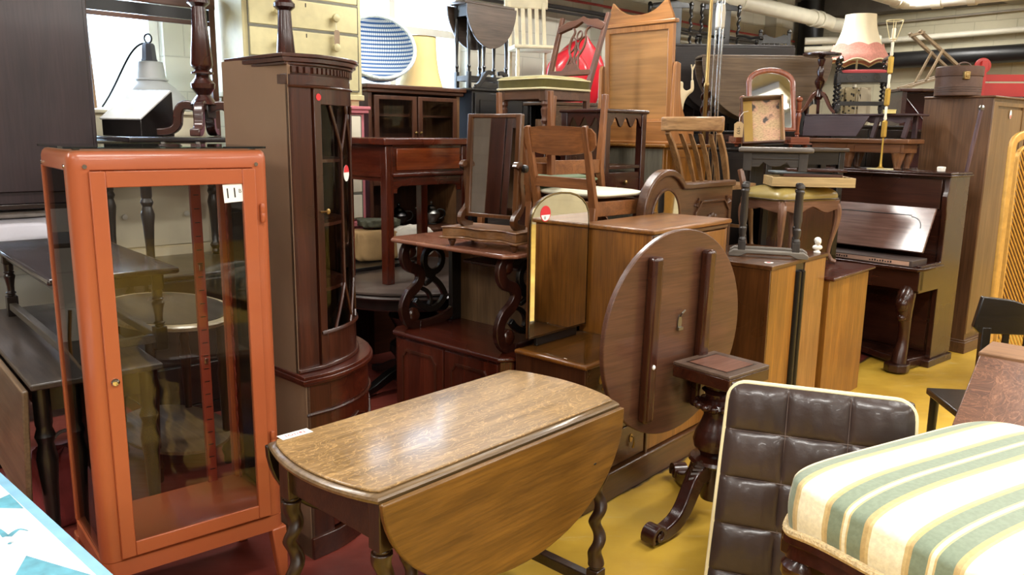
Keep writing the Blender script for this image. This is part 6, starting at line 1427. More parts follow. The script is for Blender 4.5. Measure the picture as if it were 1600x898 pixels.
def carver(label, loc, a):
    t = thing('twist_armchair', label, 'armchair', loc, a, 'barley twist armchairs'); BW = BLACKW
    W_, D_, sh_ = .50, .46, .44
    for x in (.03, W_ - .03):
        b = MB(); block_twist_leg(b, x, .03, sh_, .38, .12, .045, .024, 3); b.build('leg', BW('z'), t, .002)
        b = MB(); b.twist(x, .05, sh_, .66, .022, 3); b.build('arm_support', BW('z'), t)
        b = MB(); b.bar((x, D_ - .02, 0), (x, D_ - .02, sh_), .04, .04); b.twist(x, D_, sh_, 1.02, .022, 6); b.lathe([(.02, 1.02), (.026, 1.03), (.024, 1.05), (.01, 1.065)], x, D_, 12); b.build('back_post', BW('z'), t, .002)
        b = MB(); s_ = -1 if x < .2 else 1; b.ribbon([(D_, .74), (D_ * .6, .715), (D_ * .3, .68), (.05, .68), (-.02, .672), (-.04, .655)], .032, 'yz', x - .024, x + .024); b.build('arm', BW('y'), t, .008, 3)
    b = MB(); b.box(.0, W_, 0, D_, sh_ - .03, sh_ + .02); b.build('seat', BW('x'), t, .01)
    b = MB(); b.box(.13, W_ - .13, D_ - .008, D_ + .008, .50, 1.03); b.build('back_panel', BW('z'), t, .003)
    b = MB(); b.prism([(.05, 1.0), (W_ - .05, 1.0), (W_ - .06, 1.05), (W_ * .7, 1.06), (W_ * .5, 1.10), (W_ * .3, 1.06), (.06, 1.05)], 'xz', D_ - .014, D_ + .014); b.build('crest_rail', BW('x'), t, .003)
    b = MB(); b.box(.05, W_ - .05, D_ - .012, D_ + .012, .48, .53); b.build('back_rail', BW('x'), t)
    return t
c1_ = at(1012, 75, 7.9); carver('dark barley twist armchair behind the pale mirror crest, cut by the picture top', (c1_.x + .02, 7.83, 1.8605), 92).scale = (.92, .92, .92)
c2_ = at(1098, 75, 7.9); carver('dark barley twist armchair beside the brass pole on the far dark cupboard', (c2_.x + .14, 7.88, 1.8605), 76).scale = (.92, .92, .92)
spc = thing('spindle_chair', 'black spindle-back chair, highest right on the far dark cupboard', 'chair', (2.40, 7.96, 1.8605), 92)
for x in (.02, .30): 
    b = MB(); b.bar((x, .30, 0), (x, .32, .70), .034, .03); b.lathe([(.018, .70), (.022, .71), (.014, .73), (.006, .735)], x, .32, 12); b.build('back_post', BLACKW('z'), spc, .003)
    b = MB(); turned(b, x, .02, 0, .34, .02); b.build('leg', BLACKW('z'), spc)
b = MB(); b.box(-.01, .33, .0, .32, .34, .37); b.build('seat', BLACKW('x'), spc, .006)
b = MB(); b.prism([(.02, .60), (.30, .60), (.30, .67), (.25, .69), (.22, .67), (.16, .655), (.10, .67), (.07, .69), (.02, .67)], 'xz', .31, .33); b.build('wavy_crest', BLACKW('x'), spc, .003)
for k in range(5): b = MB(); b.lathe([(.006, .38), (.009, .45), (.006, .5), (.009, .55), (.006, .61)], .062 + .049 * k, .318, 8); b.build('spindle', BLACKW('z'), spc)
b = MB(); b.box(.02, .30, .31, .33, .40, .43); b.build('lower_rail', BLACKW('x'), spc)

# ---------- ebonised stool on the teak cupboard
es = thing('ebonised_stool', 'small ebonised oak occasional table on the black-handled teak cupboard', 'occasional table', AB(4.115, 1.90, .9305), 107)
sw, sd_, sh2 = .335, .20, .575
es.location = at(1200, 392, 4.28) + Vector((0, 0, 0)); es.location.z = .9305
ox = -sw / 2; oy = -sd_ / 2
b = MB(); b.box(ox - .018, ox + sw + .018, oy - .015, oy + sd_ + .015, sh2 - .025, sh2); b.build('table_top', wood('grey_ebonised_top', S(84, 76, 70), S(126, 118, 110), 'x', .5), es, .009, 3)
for x in (ox + .03, ox + sw - .03):
    for y in (oy + .03, oy + sd_ - .03):
        b = MB(); s_ = .022; b.box(x - s_, x + s_, y - s_, y + s_, sh2 - .12, sh2 - .025); b.lathe([(.013, .39), (.020, .385), (.022, .37), (.016, .36), (.022, .352), (.022, .345), (.017, .335), (.020, .20), (.014, .16), (.020, .152), (.018, .12), (.013, .105), (.019, .095), (.019, .085)], x, y, 12); b.box(x - s_ * .85, x + s_ * .85, y - s_ * .85, y + s_ * .85, .035, .085); b.build('leg', EBON('z'), es, .002)
ap = [(ox + .05, sh2 - .025), (ox + sw - .05, sh2 - .025), (ox + sw - .05, sh2 - .10), (ox + sw - .09, sh2 - .10), (ox + sw - .11, sh2 - .075), (ox + sw - .14, sh2 - .095), (.0, sh2 - .098), (ox + .14, sh2 - .095), (ox + .11, sh2 - .075), (ox + .09, sh2 - .10), (ox + .05, sh2 - .10)]
for y in (oy + .014, oy + sd_ - .026): b = MB(); b.prism(ap, 'xz', y, y + .012); b.box(ox + .05, ox + sw - .05, y - .004, y + .004, sh2 - .06, sh2 - .052); b.build('shaped_apron', EBON('x'), es, .002)
for x in (ox + .014, ox + sw - .026): b = MB(); b.box(x, x + .012, oy + .05, oy + sd_ - .05, sh2 - .09, sh2 - .025); b.build('side_rail', EBON('y'), es)
for y in (oy + .03, oy + sd_ - .03):
    b = MB(); b.prism([(ox - .035, 0), (ox + .02, 0), (ox + .06, .018), (ox + sw - .06, .018), (ox + sw - .02, 0), (ox + sw + .035, 0), (ox + sw + .035, .02), (ox + sw + .01, .036), (ox - .01, .036), (ox - .035, .02)], 'xz', y - .022, y + .022); b.build('foot_bar', wood('grey_foot', S(96, 90, 82), S(140, 132, 122), 'x', .55), es, .004)
bt_ = thing('plaster_bust', 'small white plaster bust on the right edge of the teak cupboard', 'bust', at(1276, 400, 4.40), 90); bt_.location.z = .9305
PL = plain('white_plaster', S(236, 232, 222), .6, 0, .03)
b = MB(); b.lathe([(.018, 0), (.02, .006), (.012, .014), (.010, .02)], 0, 0, 16); b.build('socle', PL, bt_)
b = MB(); b.ell((0, 0, .032), (.028, .018, .016)); b.lathe([(.011, .036), (.010, .05)], 0, 0, 12); b.ell((0, -.003, .064), (.017, .020, .022)); b.ell((.0, -.022, .062), (.004, .006, .006), 8, 6); b.ell((0, .004, .072), (.019, .021, .017)); b.build('bust', PL, bt_)

# ---------- French chair with gold seat on the side cupboard
fc = thing('cabriole_chair', 'chair with gold leather seat and cabriole legs standing on the side cupboard', 'chair', (0, 0, 0), 62)
fo_ = at(1186, 402, 4.78); fc.location = (1.585, 4.71, .7865)
CW = lambda a='z': wood('carved_beech', S(108, 72, 52), S(152, 110, 86), a, .4)
fW, fD, fH = .50, .37, .40
def cab(x, y, sx, sy):
    b = MB(); pts = bez((x, y, fH - .02), (x + .05 * sx, y + .05 * sy, fH - .08), (x - .005 * sx, y - .005 * sy, .16), (x - .004 * sx, y - .004 * sy, .06), 14) + [(x + .012 * sx, y + .012 * sy, .02), (x + .03 * sx, y + .03 * sy, .012)]
    rs = [.030 - .017 * min(1, i / 11) for i in range(15)] + [.014, .013]; b.tube(pts, rs, 10); return b
for x, y, sx_, sy_ in ((.035, .035, -1, -1), (fW - .035, .035, 1, -1), (.05, fD - .03, -1, 1), (fW - .05, fD - .03, 1, 1)): cab(x, y, sx_, sy_).build('cabriole_leg', CW('z'), fc)
def serp_rail(y0, sgn):
    up_ = [(0.02 + (fW - .04) * i / 20, fH) for i in range(21)]; lo2 = [(.02 + (fW - .04) * (1 - i / 20), fH - .05 - .02 * abs(math.cos(PI * i / 20)) + .012 * math.cos(4 * PI * i / 20)) for i in range(21)]
    b = MB(); b.prism(up_ + lo2, 'xz', y0 - .012, y0 + .012); return b
serp_rail(.012, 1).build('front_rail', CW('x'), fc, .003); serp_rail(fD - .012, 1).build('back_rail', CW('x'), fc, .003)
for x in (.012, fW - .012): b = MB(); b.prism([(.03 + (fD - .06) * i / 16, fH) for i in range(17)] + [(.03 + (fD - .06) * (1 - i / 16), fH - .05 - .02 * abs(math.cos(PI * i / 16))) for i in range(17)], 'yz', x - .012, x + .012); b.build('side_rail', CW('y'), fc, .003)
GL = plain('gold_leather', S(150, 130, 70), .38, 0, .14, 7, .08, 30, coat=.15)
b = MB(); b.surf(sq(fW, fD, fH - .002, fH + .02, .062, .34, .006), 60, 20, cu=True); b.build('gold_seat', GL, fc, ang=70)
b = MB(); o_ = [sq(fW, fD, 0, 0, 0, .34, .008)(k / 120, 0) for k in range(120)]; b.tube([(x, y, fH + .006) for x, y, z in o_], .005, 6, closed=True); b.build('nailed_edge', plain('dark_nail_trim', S(70, 54, 36), .4, .5, .3, 200), fc)
b = MB(); b.bar((.045, fD - .03, fH - .02), (.03, fD + .03, fH + .17), .036, .03, .03, .026); b.build('back_upright', CW('z'), fc, .004)
b = MB(); b.bar((.03, fD - .0, fH + .045), (fW * .45, fD - .0, fH + .05), .024, .022); b.build('low_back_rail', CW('x'), fc, .004)
# shallow tray and boards lying on it
tr = thing('wooden_tray', 'shallow pale wooden tray lying across the gold chair seat', 'tray', fc.location + Vector((.06, -.02, fH + .083)), 96)
tr.location = at(1206, 287, 4.80); tr.location.z = .7865 + fH + .084
PW = lambda a='x': wood('raw_pine', S(188, 158, 104), S(222, 196, 146), a, .6, .8, 0)
tW, tD = .48, .26
b = MB(); b.box(0, tW, 0, tD, 0, .008); b.build('tray_floor', PW('x'), tr)
for x0, x1, y0, y1 in ((0, tW, 0, .014), (0, tW, tD - .014, tD), (0, .014, .014, tD - .014), (tW - .014, tW, .014, tD - .014)): b = MB(); b.box(x0, x1, y0, y1, .008, .055); b.build('tray_side', PW('x'), tr, .002)
for k, (lab, c_, dx, dz, an) in enumerate((('dark wooden board lying lowest on the pale tray', MIDB('x'), .08, .0555, 4), ('thin slate blue board lying between two brown ones on the tray', plain('slate_board', S(96, 106, 112), .5, 0, .15), .03, .0745, -3), ('topmost brown board on the tray', ROSE('x'), .10, .0865, 7))):
    o_ = thing('loose_board', lab, 'board', tr.location + Vector((dx, .05, dz)), 96 + an); b = MB(); b.box(0, .34, 0, .17, 0, (.018, .011, .016)[k]); b.build('board', c_, o_, .003)

# ---------- dark stand with arched mirror and leaning drawer
sd = thing('dark_stand', 'dark open-shelved stand behind the gold-seated chair', 'stand', (1.66, 5.32, 0), 80)
sW, sD, sH = .56, .26, 1.49
b = MB(); b.box(-.02, sW + .02, -.02, sD + .01, sH - .026, sH); b.build('top', wood('worn_black_top', S(40, 34, 30), S(84, 72, 60), 'x', .35), sd, .006)
for x in (.0, sW - .04):
    for y in (.0, sD - .04): b = MB(); b.box(x, x + .04, y, y + .04, 0, sH - .026); b.build('post', BLACKW('z'), sd, .003)
for z in (.2, .75, 1.16): b = MB(); b.box(0, sW, 0, sD, z, z + .02); b.build('shelf', BLACKW('x'), sd)
b = MB(); b.box(.04, sW - .04, .006, .02, sH - .11, sH - .026); b.build('apron', BLACKW('x'), sd)
b = MB(); b.box(.04, sW - .04, .008, .02, .06, 1.16); b.build('closed_front', ROSE('z'), sd, .003)
b = MB(); b.box(.0, sW, sD - .012, sD, .0, sH - .03); b.build('back', BLACKW('x'), sd)
am = thing('arched_mirror', 'arched mahogany swing mirror on the dark stand', 'mirror', at(1150, 220, 5.46), 88); am.location.z = sH + .0005
AM = lambda a='z': wood('orange_mahogany', S(124, 62, 40), S(164, 92, 62), a, .28, .7, .4)
aW = .50
for x0 in (0, aW - .13):
    b = MB(); b.box(x0 - .0, x0 + .13, .0, .17, .028, .068); b.build('drawer_box', AM('x'), am, .004)
    b = MB(); b.box(x0 - .014, x0 + .144, -.012, .18, .018, .028); b.build('box_base', AM('x'), am, .003)
    for x in (x0 + .015, x0 + .115): b = MB(); b.lathe([(.012, 0), (.016, .008), (.010, .018)], x, .03, 10); b.build('foot', AM('z'), am)
b = MB(); b.box(.1, aW - .1, .06, .16, .028, .05); b.build('base_bar', AM('x'), am)
for x in (.055, aW - .055): b = MB(); turned(b, x, .09, .068, .30, .02, 12); b.ell((x, .09, .318), (.022, .022, .02)); b.build('side_post', AM('z'), am)
af = child_empty('arched_frame', am, (aW / 2, .09, .30), (math.radians(-15), 0, 0))
fo2 = [(-.15, -.19), (.15, -.19), (.15, .13)] + [(.15 * math.cos(a_), .13 + .085 * math.sin(a_)) for a_ in (PI * i / 14 for i in range(1, 14))] + [(-.15, .13)]
b = MB(); b.ribbon(fo2, .036, 'xz', -.014, .014, closed=True); b.build('frame', AM('z'), af, .010, 3)
b = MB(); b.prism([(x * .93, z * .95) for x, z in fo2], 'xz', -.002, .008); b.build('mirror_glass', mirror(), af)
ld = thing('old_drawer', 'old shallow drawer lined with newspaper leaning against the arched mirror', 'drawer', at(1160, 228, 5.36), 98); ld.location.z = sH + .022
ld.rotation_euler = (math.radians(-17), math.radians(-4), math.radians(90 - 100))
b = MB(); b.box(0, .27, .07, .078, 0, .32); b.build('drawer_floor', PW('z'), ld)
for x0, x1, z0, z1, mt in ((0, .012, 0, .32, MIDB('z')), (.258, .27, 0, .32, ELM('z')), (0, .27, .308, .32, GREYW('x')), (0, .27, 0, .012, MIDB('x'))): b = MB(); b.box(x0, x1, .0, .07, z0, z1); b.build('drawer_side', mt, ld, .002)
m, nt, p = newmat('yellowed_newspaper'); L = nt.links
tc = N(nt, 'ShaderNodeTexCoord'); mp = N(nt, 'ShaderNodeMapping'); mp.inputs['Scale'].default_value = (30, 1, 160); L.new(tc.outputs['Object'], mp.inputs[0])
n1 = N(nt, 'ShaderNodeTexNoise'); n1.inputs['Scale'].default_value = 2; n1.inputs['Detail'].default_value = 3; L.new(mp.outputs[0], n1.inputs[0])
n2 = N(nt, 'ShaderNodeTexNoise'); n2.inputs['Scale'].default_value = 12; L.new(tc.outputs['Object'], n2.inputs[0])
c_ = ramp(nt, n2.outputs[0], [(.40, S(206, 176, 136)), (.56, S(214, 170, 140)), (.62, S(90, 84, 80))])
L.new(mixc(nt, .5, c_, ramp(nt, n1.outputs[0], [(.42, (.3, .28, .26, 1)), (.5, (1, 1, 1, 1))]), 'MULTIPLY'), p.inputs['Base Color']); p.inputs['Roughness'].default_value = .8
b = MB(); b.box(.075, .25, .066, .0695, .014, .306); b.build('newspaper', m, ld)
b = MB(); b.box(.013, .075, .062, .0695, .014, .306); b.build('yellow_strip', plain('ochre_paint', S(190, 152, 70), .6), ld)
mt_ = thing('paper_tag', 'brown paper tag with handwriting hanging beside the old drawer', 'tag', at(1155, 190, 5.36), 95)
b = MB(); b.prism([(-.028, -.10), (.028, -.10), (.03, -.015), (.012, 0), (-.012, 0), (-.03, -.015)], 'xz', 0, .0012); b.build('card', plain('manila_card', S(178, 150, 108), .8), mt_)
lettering('handwriting', '£65-', .030, INK(), mt_, facing((0, -.0004, -.055), (0, -1, 0)) @ Matrix.Rotation(PI / 2, 4, 'Z'))
b = MB(); b.tube([(0, 0, -.008), (.004, .01, .03), (.03, .03, .062), (.06, .03, .068)], .0014, 5); b.build('string', PAPER(), mt_)
t3 = thing('paper_tag', 'blank cream paper tag hanging on the twisted leg right of the arched mirror', 'tag', at(1272, 163, 6.55), 95)
b = MB(); b.prism([(-.034, -.125), (.034, -.125), (.036, -.02), (.014, 0), (-.014, 0), (-.036, -.02)], 'xz', 0, .0012); b.build('card', plain('cream_card', S(214, 194, 156), .8), t3)
b = MB(); b.tube([(0, 0, -.008), (.0, .02, .03), (.0, .05, .05)], .0014, 5); b.build('string', PAPER(), t3)

# ---------- old upright piano with open music desk
PH = 140; pf_ = Vector((2.92, 5.39, 0)); pdx = Vector((math.sin(math.radians(PH)), math.cos(math.radians(PH)), 0)); pdy = Vector((-pdx.y, pdx.x, 0))
pW = 1.20; po2 = pf_ - pdx * pW
pn = thing('upright_piano', 'old rosewood upright piano with glaring sloped desk and carved scroll leg', 'piano', po2, PH)
PR = lambda a='x': wood('piano_rosewood', S(48, 22, 15), S(88, 48, 34), a, .26, .7, .25)
kf = -.345
b = MB(); b.box(.02, pW - .02, .02, .32, .05, 1.31); b.build('case', PR('x'), pn)
b = MB(); b.box(-.02, pW + .02, -.035, .335, 1.308, 1.322); b.box(-.01, pW + .01, -.02, .33, 1.322, 1.338); b.build('lid', PR('x'), pn, .006, 3)
for x in (0, pW - .035):
    b = MB(); b.prism([(0, .05), (.32, .05), (.32, 1.31), (0, 1.31), (0, 1.22), (-.02, 1.18), (-.012, 1.10), (.0, 1.06), (0, .735), (-.30, .735), (-.30, .55), (0, .55)], 'yz', x, x + .035); b.build('side_cheek', PR('z'), pn, .004)
b = MB(); b.box(.05, pW - .05, .0, .02, 1.09, 1.29); b.build('upper_panel', PR('x'), pn, .003)
b = MB(); an = math.atan2(.28, .14); b.X = Matrix.Translation((0, -.16, .80)) @ Matrix.Rotation(an, 4, 'X'); b.box(.04, pW - .055, 0, .325, 0, .018); dsk = b.build('music_desk', wood('glossy_desk', S(104, 74, 66), S(148, 116, 106), 'x', .2, .6, .5), pn, .004)
b2 = MB(); b2.X = b.X; b2.tube([(.12, .26, .019), (pW - .20, .26, .019)], .003, 6); b2.tube(bez((pW - .20, .25, .019), (pW - .14, .25, .019), (pW - .12, .20, .019), (pW - .12, .17, .019), 8), .003, 6); b2.build('desk_inlay', BLACK(), dsk)
b = MB(); b.box(.02, pW - .02, kf + .04, .0, .60, .70); b.build('key_bed', PR('x'), pn, .004)
b = MB(); b.prism([(-.02, kf + .03)] + [(pW * i / 24, kf + .012 * math.cos(2 * PI * i / 24 * 1) - .012) for i in range(25)] + [(pW + .025, kf + .05), (pW + .025, .0), (-.02, .0)], 'xy', .70, .722); b.build('key_slip_moulding', PR('x'), pn, .006, 3)
b = MB(); b.prism([(0, kf + .05)] + [(pW * i / 24, kf + .022 + .012 * math.cos(2 * PI * i / 24)) for i in range(25)] + [(pW, kf + .06), (pW, kf + .10), (0, kf + .10)], 'xy', .565, .70); b.build('curved_key_front', PR('x'), pn, .004)
b = MB(); b.box(.05, pW - .05, kf + .02, -.10, .722, .765); kb_ = b.build('key_box', plain('dusty_box_wood', S(70, 58, 54), .5), pn, .004)
b = MB(); b.box(.07, pW - .07, kf + .018, kf + .0195, .73, .757); b.build('maker_strip', plain('faded_pink_strip', S(176, 142, 124), .6), kb_)
for x0 in (.18, .55, .86):
    b = MB()
    for k in range(9): b.box(x0 + .018 * k, x0 + .018 * k + .010, kf + .0172, kf + .018, .737, .737 + .008 + .006 * ((k * 7) % 3) / 2)
    b.build('worn_lettering', INK(), kb_)
b = MB(); b.box(.05, pW - .05, .0, .015, .10, .55); b.build('lower_panel', PR('x'), pn)
for x in (.06, pW - .075):
    b = MB(); b.tube([(x, kf + y_, z_) for y_, z_ in ((.07, .57), (.045, .535), (.03, .49), (.035, .43), (.055, .37), (.07, .30), (.07, .22), (.055, .16), (.04, .12), (.03, .06))], [.048, .058, .060, .054, .044, .037, .036, .042, .046, .05], 14); lgm = b.build('carved_leg', PR('z'), pn, ang=60)
    b = MB(); b.ell((x, kf - .012, .47), (.042, .032, .05)); b.ell((x, kf + .0, .38), (.03, .026, .025)); b.build('leg_carving', PR('z'), lgm)
    b = MB(); b.prism([(x - .03, .0), (x - .04, kf + .12), (x - .075, kf + .05), (x - .07, kf - .03), (x - .02, kf - .065), (x + .04, kf - .055), (x + .075, kf - .01), (x + .07, kf + .05), (x + .04, kf + .12), (x + .05, .02)], 'xy', .012, .065); b.build('foot_block', PR('x'), pn, .006)
    b = MB(); b.lathe([(.018, 0), (.022, .006), (.016, .014)], x, kf, 12); b.build('castor', BLACK(), pn)
b = MB(); b.prism([(.06, kf + .14), (pW * .2, kf + .17), (pW * .35, kf + .24), (pW * .65, kf + .24), (pW * .8, kf + .17), (pW - .06, kf + .14), (pW - .02, .06), (.02, .06)], 'xy', .02, .07); b.build('base_board', PR('x'), pn, .006)
b = MB(); b.box(pW - .05, pW + .02, -.06, .32, .0, .05); b.build('end_foot', PR('y'), pn, .005)
for x in (.45, .52): b = MB(); b.box(x - .012, x + .012, -.12, .0, .04, .052); b.build('pedal', BRASS(), pn, .004)
def PN(x, y, z): return po2 + pdx * x + pdy * y + Vector((0, 0, z))

# low carved table on the piano
lt2 = thing('bulbous_leg_table', 'low table with fat bulbous legs standing on top of the piano', 'table', PN(.10, .10, 1.3385), PH)
LT = lambda a='x': wood('low_table_wood', S(84, 50, 28), S(136, 90, 54), a, .3, .7, .3)
qW, qD, qH = .74, .22, .215
b = MB(); b.box(-.02, qW + .02, -.02, qD + .02, qH - .035, qH); b.build('table_top', LT('x'), lt2, .008, 3)
b = MB(); b.box(.02, qW - .02, .0, qD, qH - .10, qH - .035); b.build('frieze', LT('x'), lt2, .003)
for x0, x1 in ((.05, .30), (.36, .70)): b = MB(); b.ribbon([(x0, qH - .09), (x1, qH - .09), (x1, qH - .045), (x0, qH - .045)], .006, 'xz', -.004, .002, closed=True); b.build('frieze_moulding', LT('x'), lt2)
for x in (.06, .30, .67):
    for y in (.04, qD - .04): b = MB(); b.lathe([(.018, 0), (.026, .006), (.024, .02), (.03, .04), (.042, .085), (.046, .11), (.052, .118)], x, y, 16); b.build('bulbous_leg', LT('z'), lt2)
# purple-brown folded table on it
pt2 = thing('folded_table', 'small purple-brown drop-leaf table with leaf down under the tripod table', 'table', PN(.06, .11, 1.3385 + qH + .006), PH - 4)
PP = lambda a='x': wood('purple_brown_leaf', S(52, 36, 42), S(86, 64, 70), a, .4, .6, .2)
b = MB(); b.box(-.02, .80, -.0, .24, .158, .172); b.build('table_top', PP('x'), pt2, .004)
b = MB(); b.X = Matrix.Translation((-.02, -.004, .156)) @ Matrix.Rotation(math.radians(-6), 4, 'X'); b.prism([(0, 0), (.50, 0), (.42, -.15), (.0, -.15)], 'xz', -.012, 0); b.build('drop_leaf', PP('x'), pt2, .003)
for x in (.06, .52, .74): b = MB(); b.bar((x, .05, .158), (x - .03 if x > .5 else x, .04, 0), .03, .03); b.bar((x, .16, .158), (x, .16, 0), .03, .03); b.build('leg', PP('z'), pt2, .002)
b = MB(); b.prism([(.04, .158), (.76, .158), (.76, .11)] + [(.76 - .72 * i / 20, .115 + .012 * math.cos(8 * PI * i / 20)) for i in range(21)], 'xz', .04, .052); b.build('shaped_apron', PP('x'), pt2)
ZP = 1.3385 + qH + .006 + .172
tp2 = thing('tripod_table', 'small tripod wine table left of the twist-legged stool', 'table', PN(.10, .17, ZP), 90)
b = MB(); b.lathe([(.13, .435), (.14, .44), (.14, .452), (.13, .456)], 0, 0, 32); b.build('round_top', ROSE('x'), tp2)
b = MB(); b.lathe([(.02, .11), (.032, .13), (.026, .17), (.018, .19), (.036, .23), (.038, .25), (.02, .28), (.028, .32), (.016, .36), (.03, .40), (.03, .41), (.016, .42), (.03, .436)], 0, 0, 18); b.build('turned_column', ROSE('z'), tp2)
for k in range(3): b = MB(); b.X = Matrix.Rotation(2 * PI * k / 3 - .9, 4, 'Z'); b.ribbon(bez((.015, .16), (.07, .16), (.09, .02), (.155, .012), 12), .03, 'xz', -.012, .012, w2=.02); b.build('sabre_leg', plain('glossy_leg', S(96, 62, 52), .12, 0, .1, coat=.8), tp2, .004)
ms2 = thing('twist_stool', 'black twist-legged stool with arms and red seat below the pink-fringed lampshade', 'stool', PN(.30, .06, ZP + .001), 104)
mW, mD = .37, .22
for x in (.02, mW - .02):
    for y in (.02, mD - .02): b = MB(); b.box(x - .018, x + .018, y - .018, y + .018, .22, .30); b.twist(x, y, .06, .22, .017, 5); b.box(x - .016, x + .016, y - .016, y + .016, .03, .06); b.lathe([(.008, 0), (.014, .02), (.012, .03)], x, y, 10); b.twist(x, y, .30, .39, .014, 3); b.build('leg', BLACKW('z'), ms2, .002)
b = MB(); b.box(.02, mW - .02, .0, mD, .225, .295); bx_ = b.build('seat_box', BLACKW('x'), ms2, .003)
b = MB()
for k in range(3): b.ribbon([(.09 + .095 * k + .022 * math.cos(2 * PI * i / 16), .26 + .016 * math.sin(2 * PI * i / 16)) for i in range(16)], .006, 'xz', -.004, .001, closed=True)
b.build('carving', EBON('x'), bx_)
b = MB(); b.surf(sq(mW - .05, mD - .01, .295, .31, .012, .2), 40, 10, cu=True); o_ = b.build('red_seat', plain('dull_red_cloth', S(164, 62, 66), .8, 0, .1), ms2, ang=60); o_.location = (.025, .005, 0)
for x in (.02, mW - .02): b = MB(); b.tube([(x, -.005, .385), (x, .03, .405), (x, mD - .03, .405), (x, mD + .005, .385)], .016, 8); b.build('arm_rail', BLACKW('y'), ms2)
b = MB(); b.box(.02, mW - .02, .012, .028, .065, .09); b.box(.02, mW - .02, mD - .028, mD - .012, .065, .09); b.box(.012, .028, .02, mD - .02, .065, .09); b.box(mW - .028, mW - .012, .02, mD - .02, .065, .09); b.build('stretcher', BLACKW('x'), ms2)
yb = thing('yellow_block', 'small yellow box by the foot of the twist-legged stool', 'box', PN(.66, .10, ZP + .0005), 104); b = MB(); b.box(0, .075, 0, .06, 0, .022); b.build('box_body', plain('pale_yellow', S(214, 200, 128), .6), yb, .002); b = MB(); b.box(-.002, .077, -.002, .062, .0222, .028); b.build('lid', plain('pale_yellow', S(214, 200, 128), .6), yb)
# gilt lamp on the piano
gl = thing('gilt_lamp', 'slender gilt and white segmented lamp with bare shade frame', 'lamp', PN(.70, .035, 1.3385), PH)
GILT = plain('gilt', S(196, 160, 74), .35, .7, .1); IV = plain('ivory_enamel', S(236, 230, 210), .3, 0, .03)
b = MB(); b.box(-.075, .075, -.045, .045, 0, .008); b.build('base_plate', plain('cream_marble', S(226, 214, 170), .3), gl)
b = MB(); b.lathe([(.03, .008), (.012, .02), (.008, .05), (.006, .22)], 0, 0, 14); b.build('stem', GILT, gl)
for z0 in (.22, .44, .66):
    b = MB(); b.lathe([(.006, z0), (.020, z0 + .01), (.020, z0 + .115), (.008, z0 + .125)], 0, 0, 6); b.build('gilt_segment', GILT, gl)
    b = MB(); b.lathe([(.008, z0 + .125), (.012, z0 + .135), (.008, z0 + .16), (.010, z0 + .21), (.007, z0 + .22)], 0, 0, 14); b.build('white_segment', IV, gl)
b = MB(); b.lathe([(.014, .88), (.018, .885), (.018, .90), (.013, .905), (.013, .965), (.010, .97)], 0, 0, 14); b.build('bulb_holder', IV, gl)
b = MB()
for rr, z in ((.055, 1.02), (.022, .895)): b.tube([(rr * math.cos(2 * PI * k / 20), rr * math.sin(2 * PI * k / 20), z) for k in range(20)], .0028, 6, closed=True)
for k in range(4): a_ = PI / 2 * k + .3; b.tube([(.022 * math.cos(a_), .022 * math.sin(a_), .895), (.055 * math.cos(a_), .055 * math.sin(a_), 1.02)], .0028, 6)
b.build('wire_frame', plain('cream_wire', S(222, 208, 160), .4), gl)
sb = thing('sandstone_block', 'small pale stone object on the piano end by the wardrobe', 'ornament', PN(1.08, .06, 1.3385), 120); b = MB(); b.surf(lump(.05, .04, .035, .004, 1.0), 20, 10, cu=True); b.build('stone', PL, sb)

# fringed lampshade on a standard lamp behind the stool
cupboard('far_cabinet', 'dark cabinet behind the piano carrying the fringed lamp', 'cabinet', (2.62, 6.78, 0), 96, .62, .42, 1.66, DARK)
fl = thing('fringed_lamp', 'standard lamp with cream scalloped shade and pink fringe', 'lamp', (at(1339, 95, 6.95).x, 6.95, 1.6605), 90)
b = MB(); b.lathe([(.075, 0), (.08, .01), (.04, .03), (.012, .05)], 0, 0, 24); b.build('base', BRASS(), fl)
b = MB(); b.lathe([(.010, .04), (.010, .25), (.018, .27), (.014, .36), (.018, .38), (.008, .40), (.008, .70)], 0, 0, 12); b.build('stem', IV, fl)
zb, zt2 = .55, .895; np_ = 48
def shd(t, k, o=0):
    a_ = 2 * PI * k / np_; loc_ = (k % 6) / 6
    r_ = (.125 + (.248 - .125) * (1 - t) ** 1.9) * (1 - .030 * math.sin(PI * loc_)) + o
    z_ = zb + (zt2 - zb) * t + .022 * math.sin(PI * loc_) * (1 - t) ** 4 * 0
    return (r_ * math.cos(a_), r_ * math.sin(a_), z_)
b = MB(); vs = []; fs = []; T_ = [i / 9 for i in range(10)]
loop = [(t, 0) for t in T_] + [(t, -.004) for t in T_[::-1]]
for t, o in loop: vs += [shd(t, k, o) for k in range(np_)]
nl = len(loop)
for i in range(nl): fs += [(i * np_ + k, i * np_ + (k + 1) % np_, ((i + 1) % nl) * np_ + (k + 1) % np_, ((i + 1) % nl) * np_ + k) for k in range(np_)]
b.add(vs, fs); b.build('shade', plain('cream_silk', S(232, 220, 188), .7, 0, .05), fl, ang=50)
b = MB(); vs = []; fs = []
FR_ = [(.26, .005), (.20, .006), (.13, .006), (.06, .006), (.0, .006)]
for t_, o in FR_ + [(-1, .007)] + [(-1, .003)] + [(q, -.001) for q, _ in FR_[::-1]]:
    for k in range(np_):
        loc_ = (k % 6) / 6; sc2 = math.sin(PI * loc_); x, y, z = shd(max(t_, 0), k, o)
        vs.append((x, y, (zb - .055 + .035 * sc2) if t_ < 0 else z + (.022 * sc2 if t_ > .2 else 0)))
nl = 12
for i in range(nl): fs += [(i * np_ + k, i * np_ + (k + 1) % np_, ((i + 1) % nl) * np_ + (k + 1) % np_, ((i + 1) % nl) * np_ + k) for k in range(np_)]
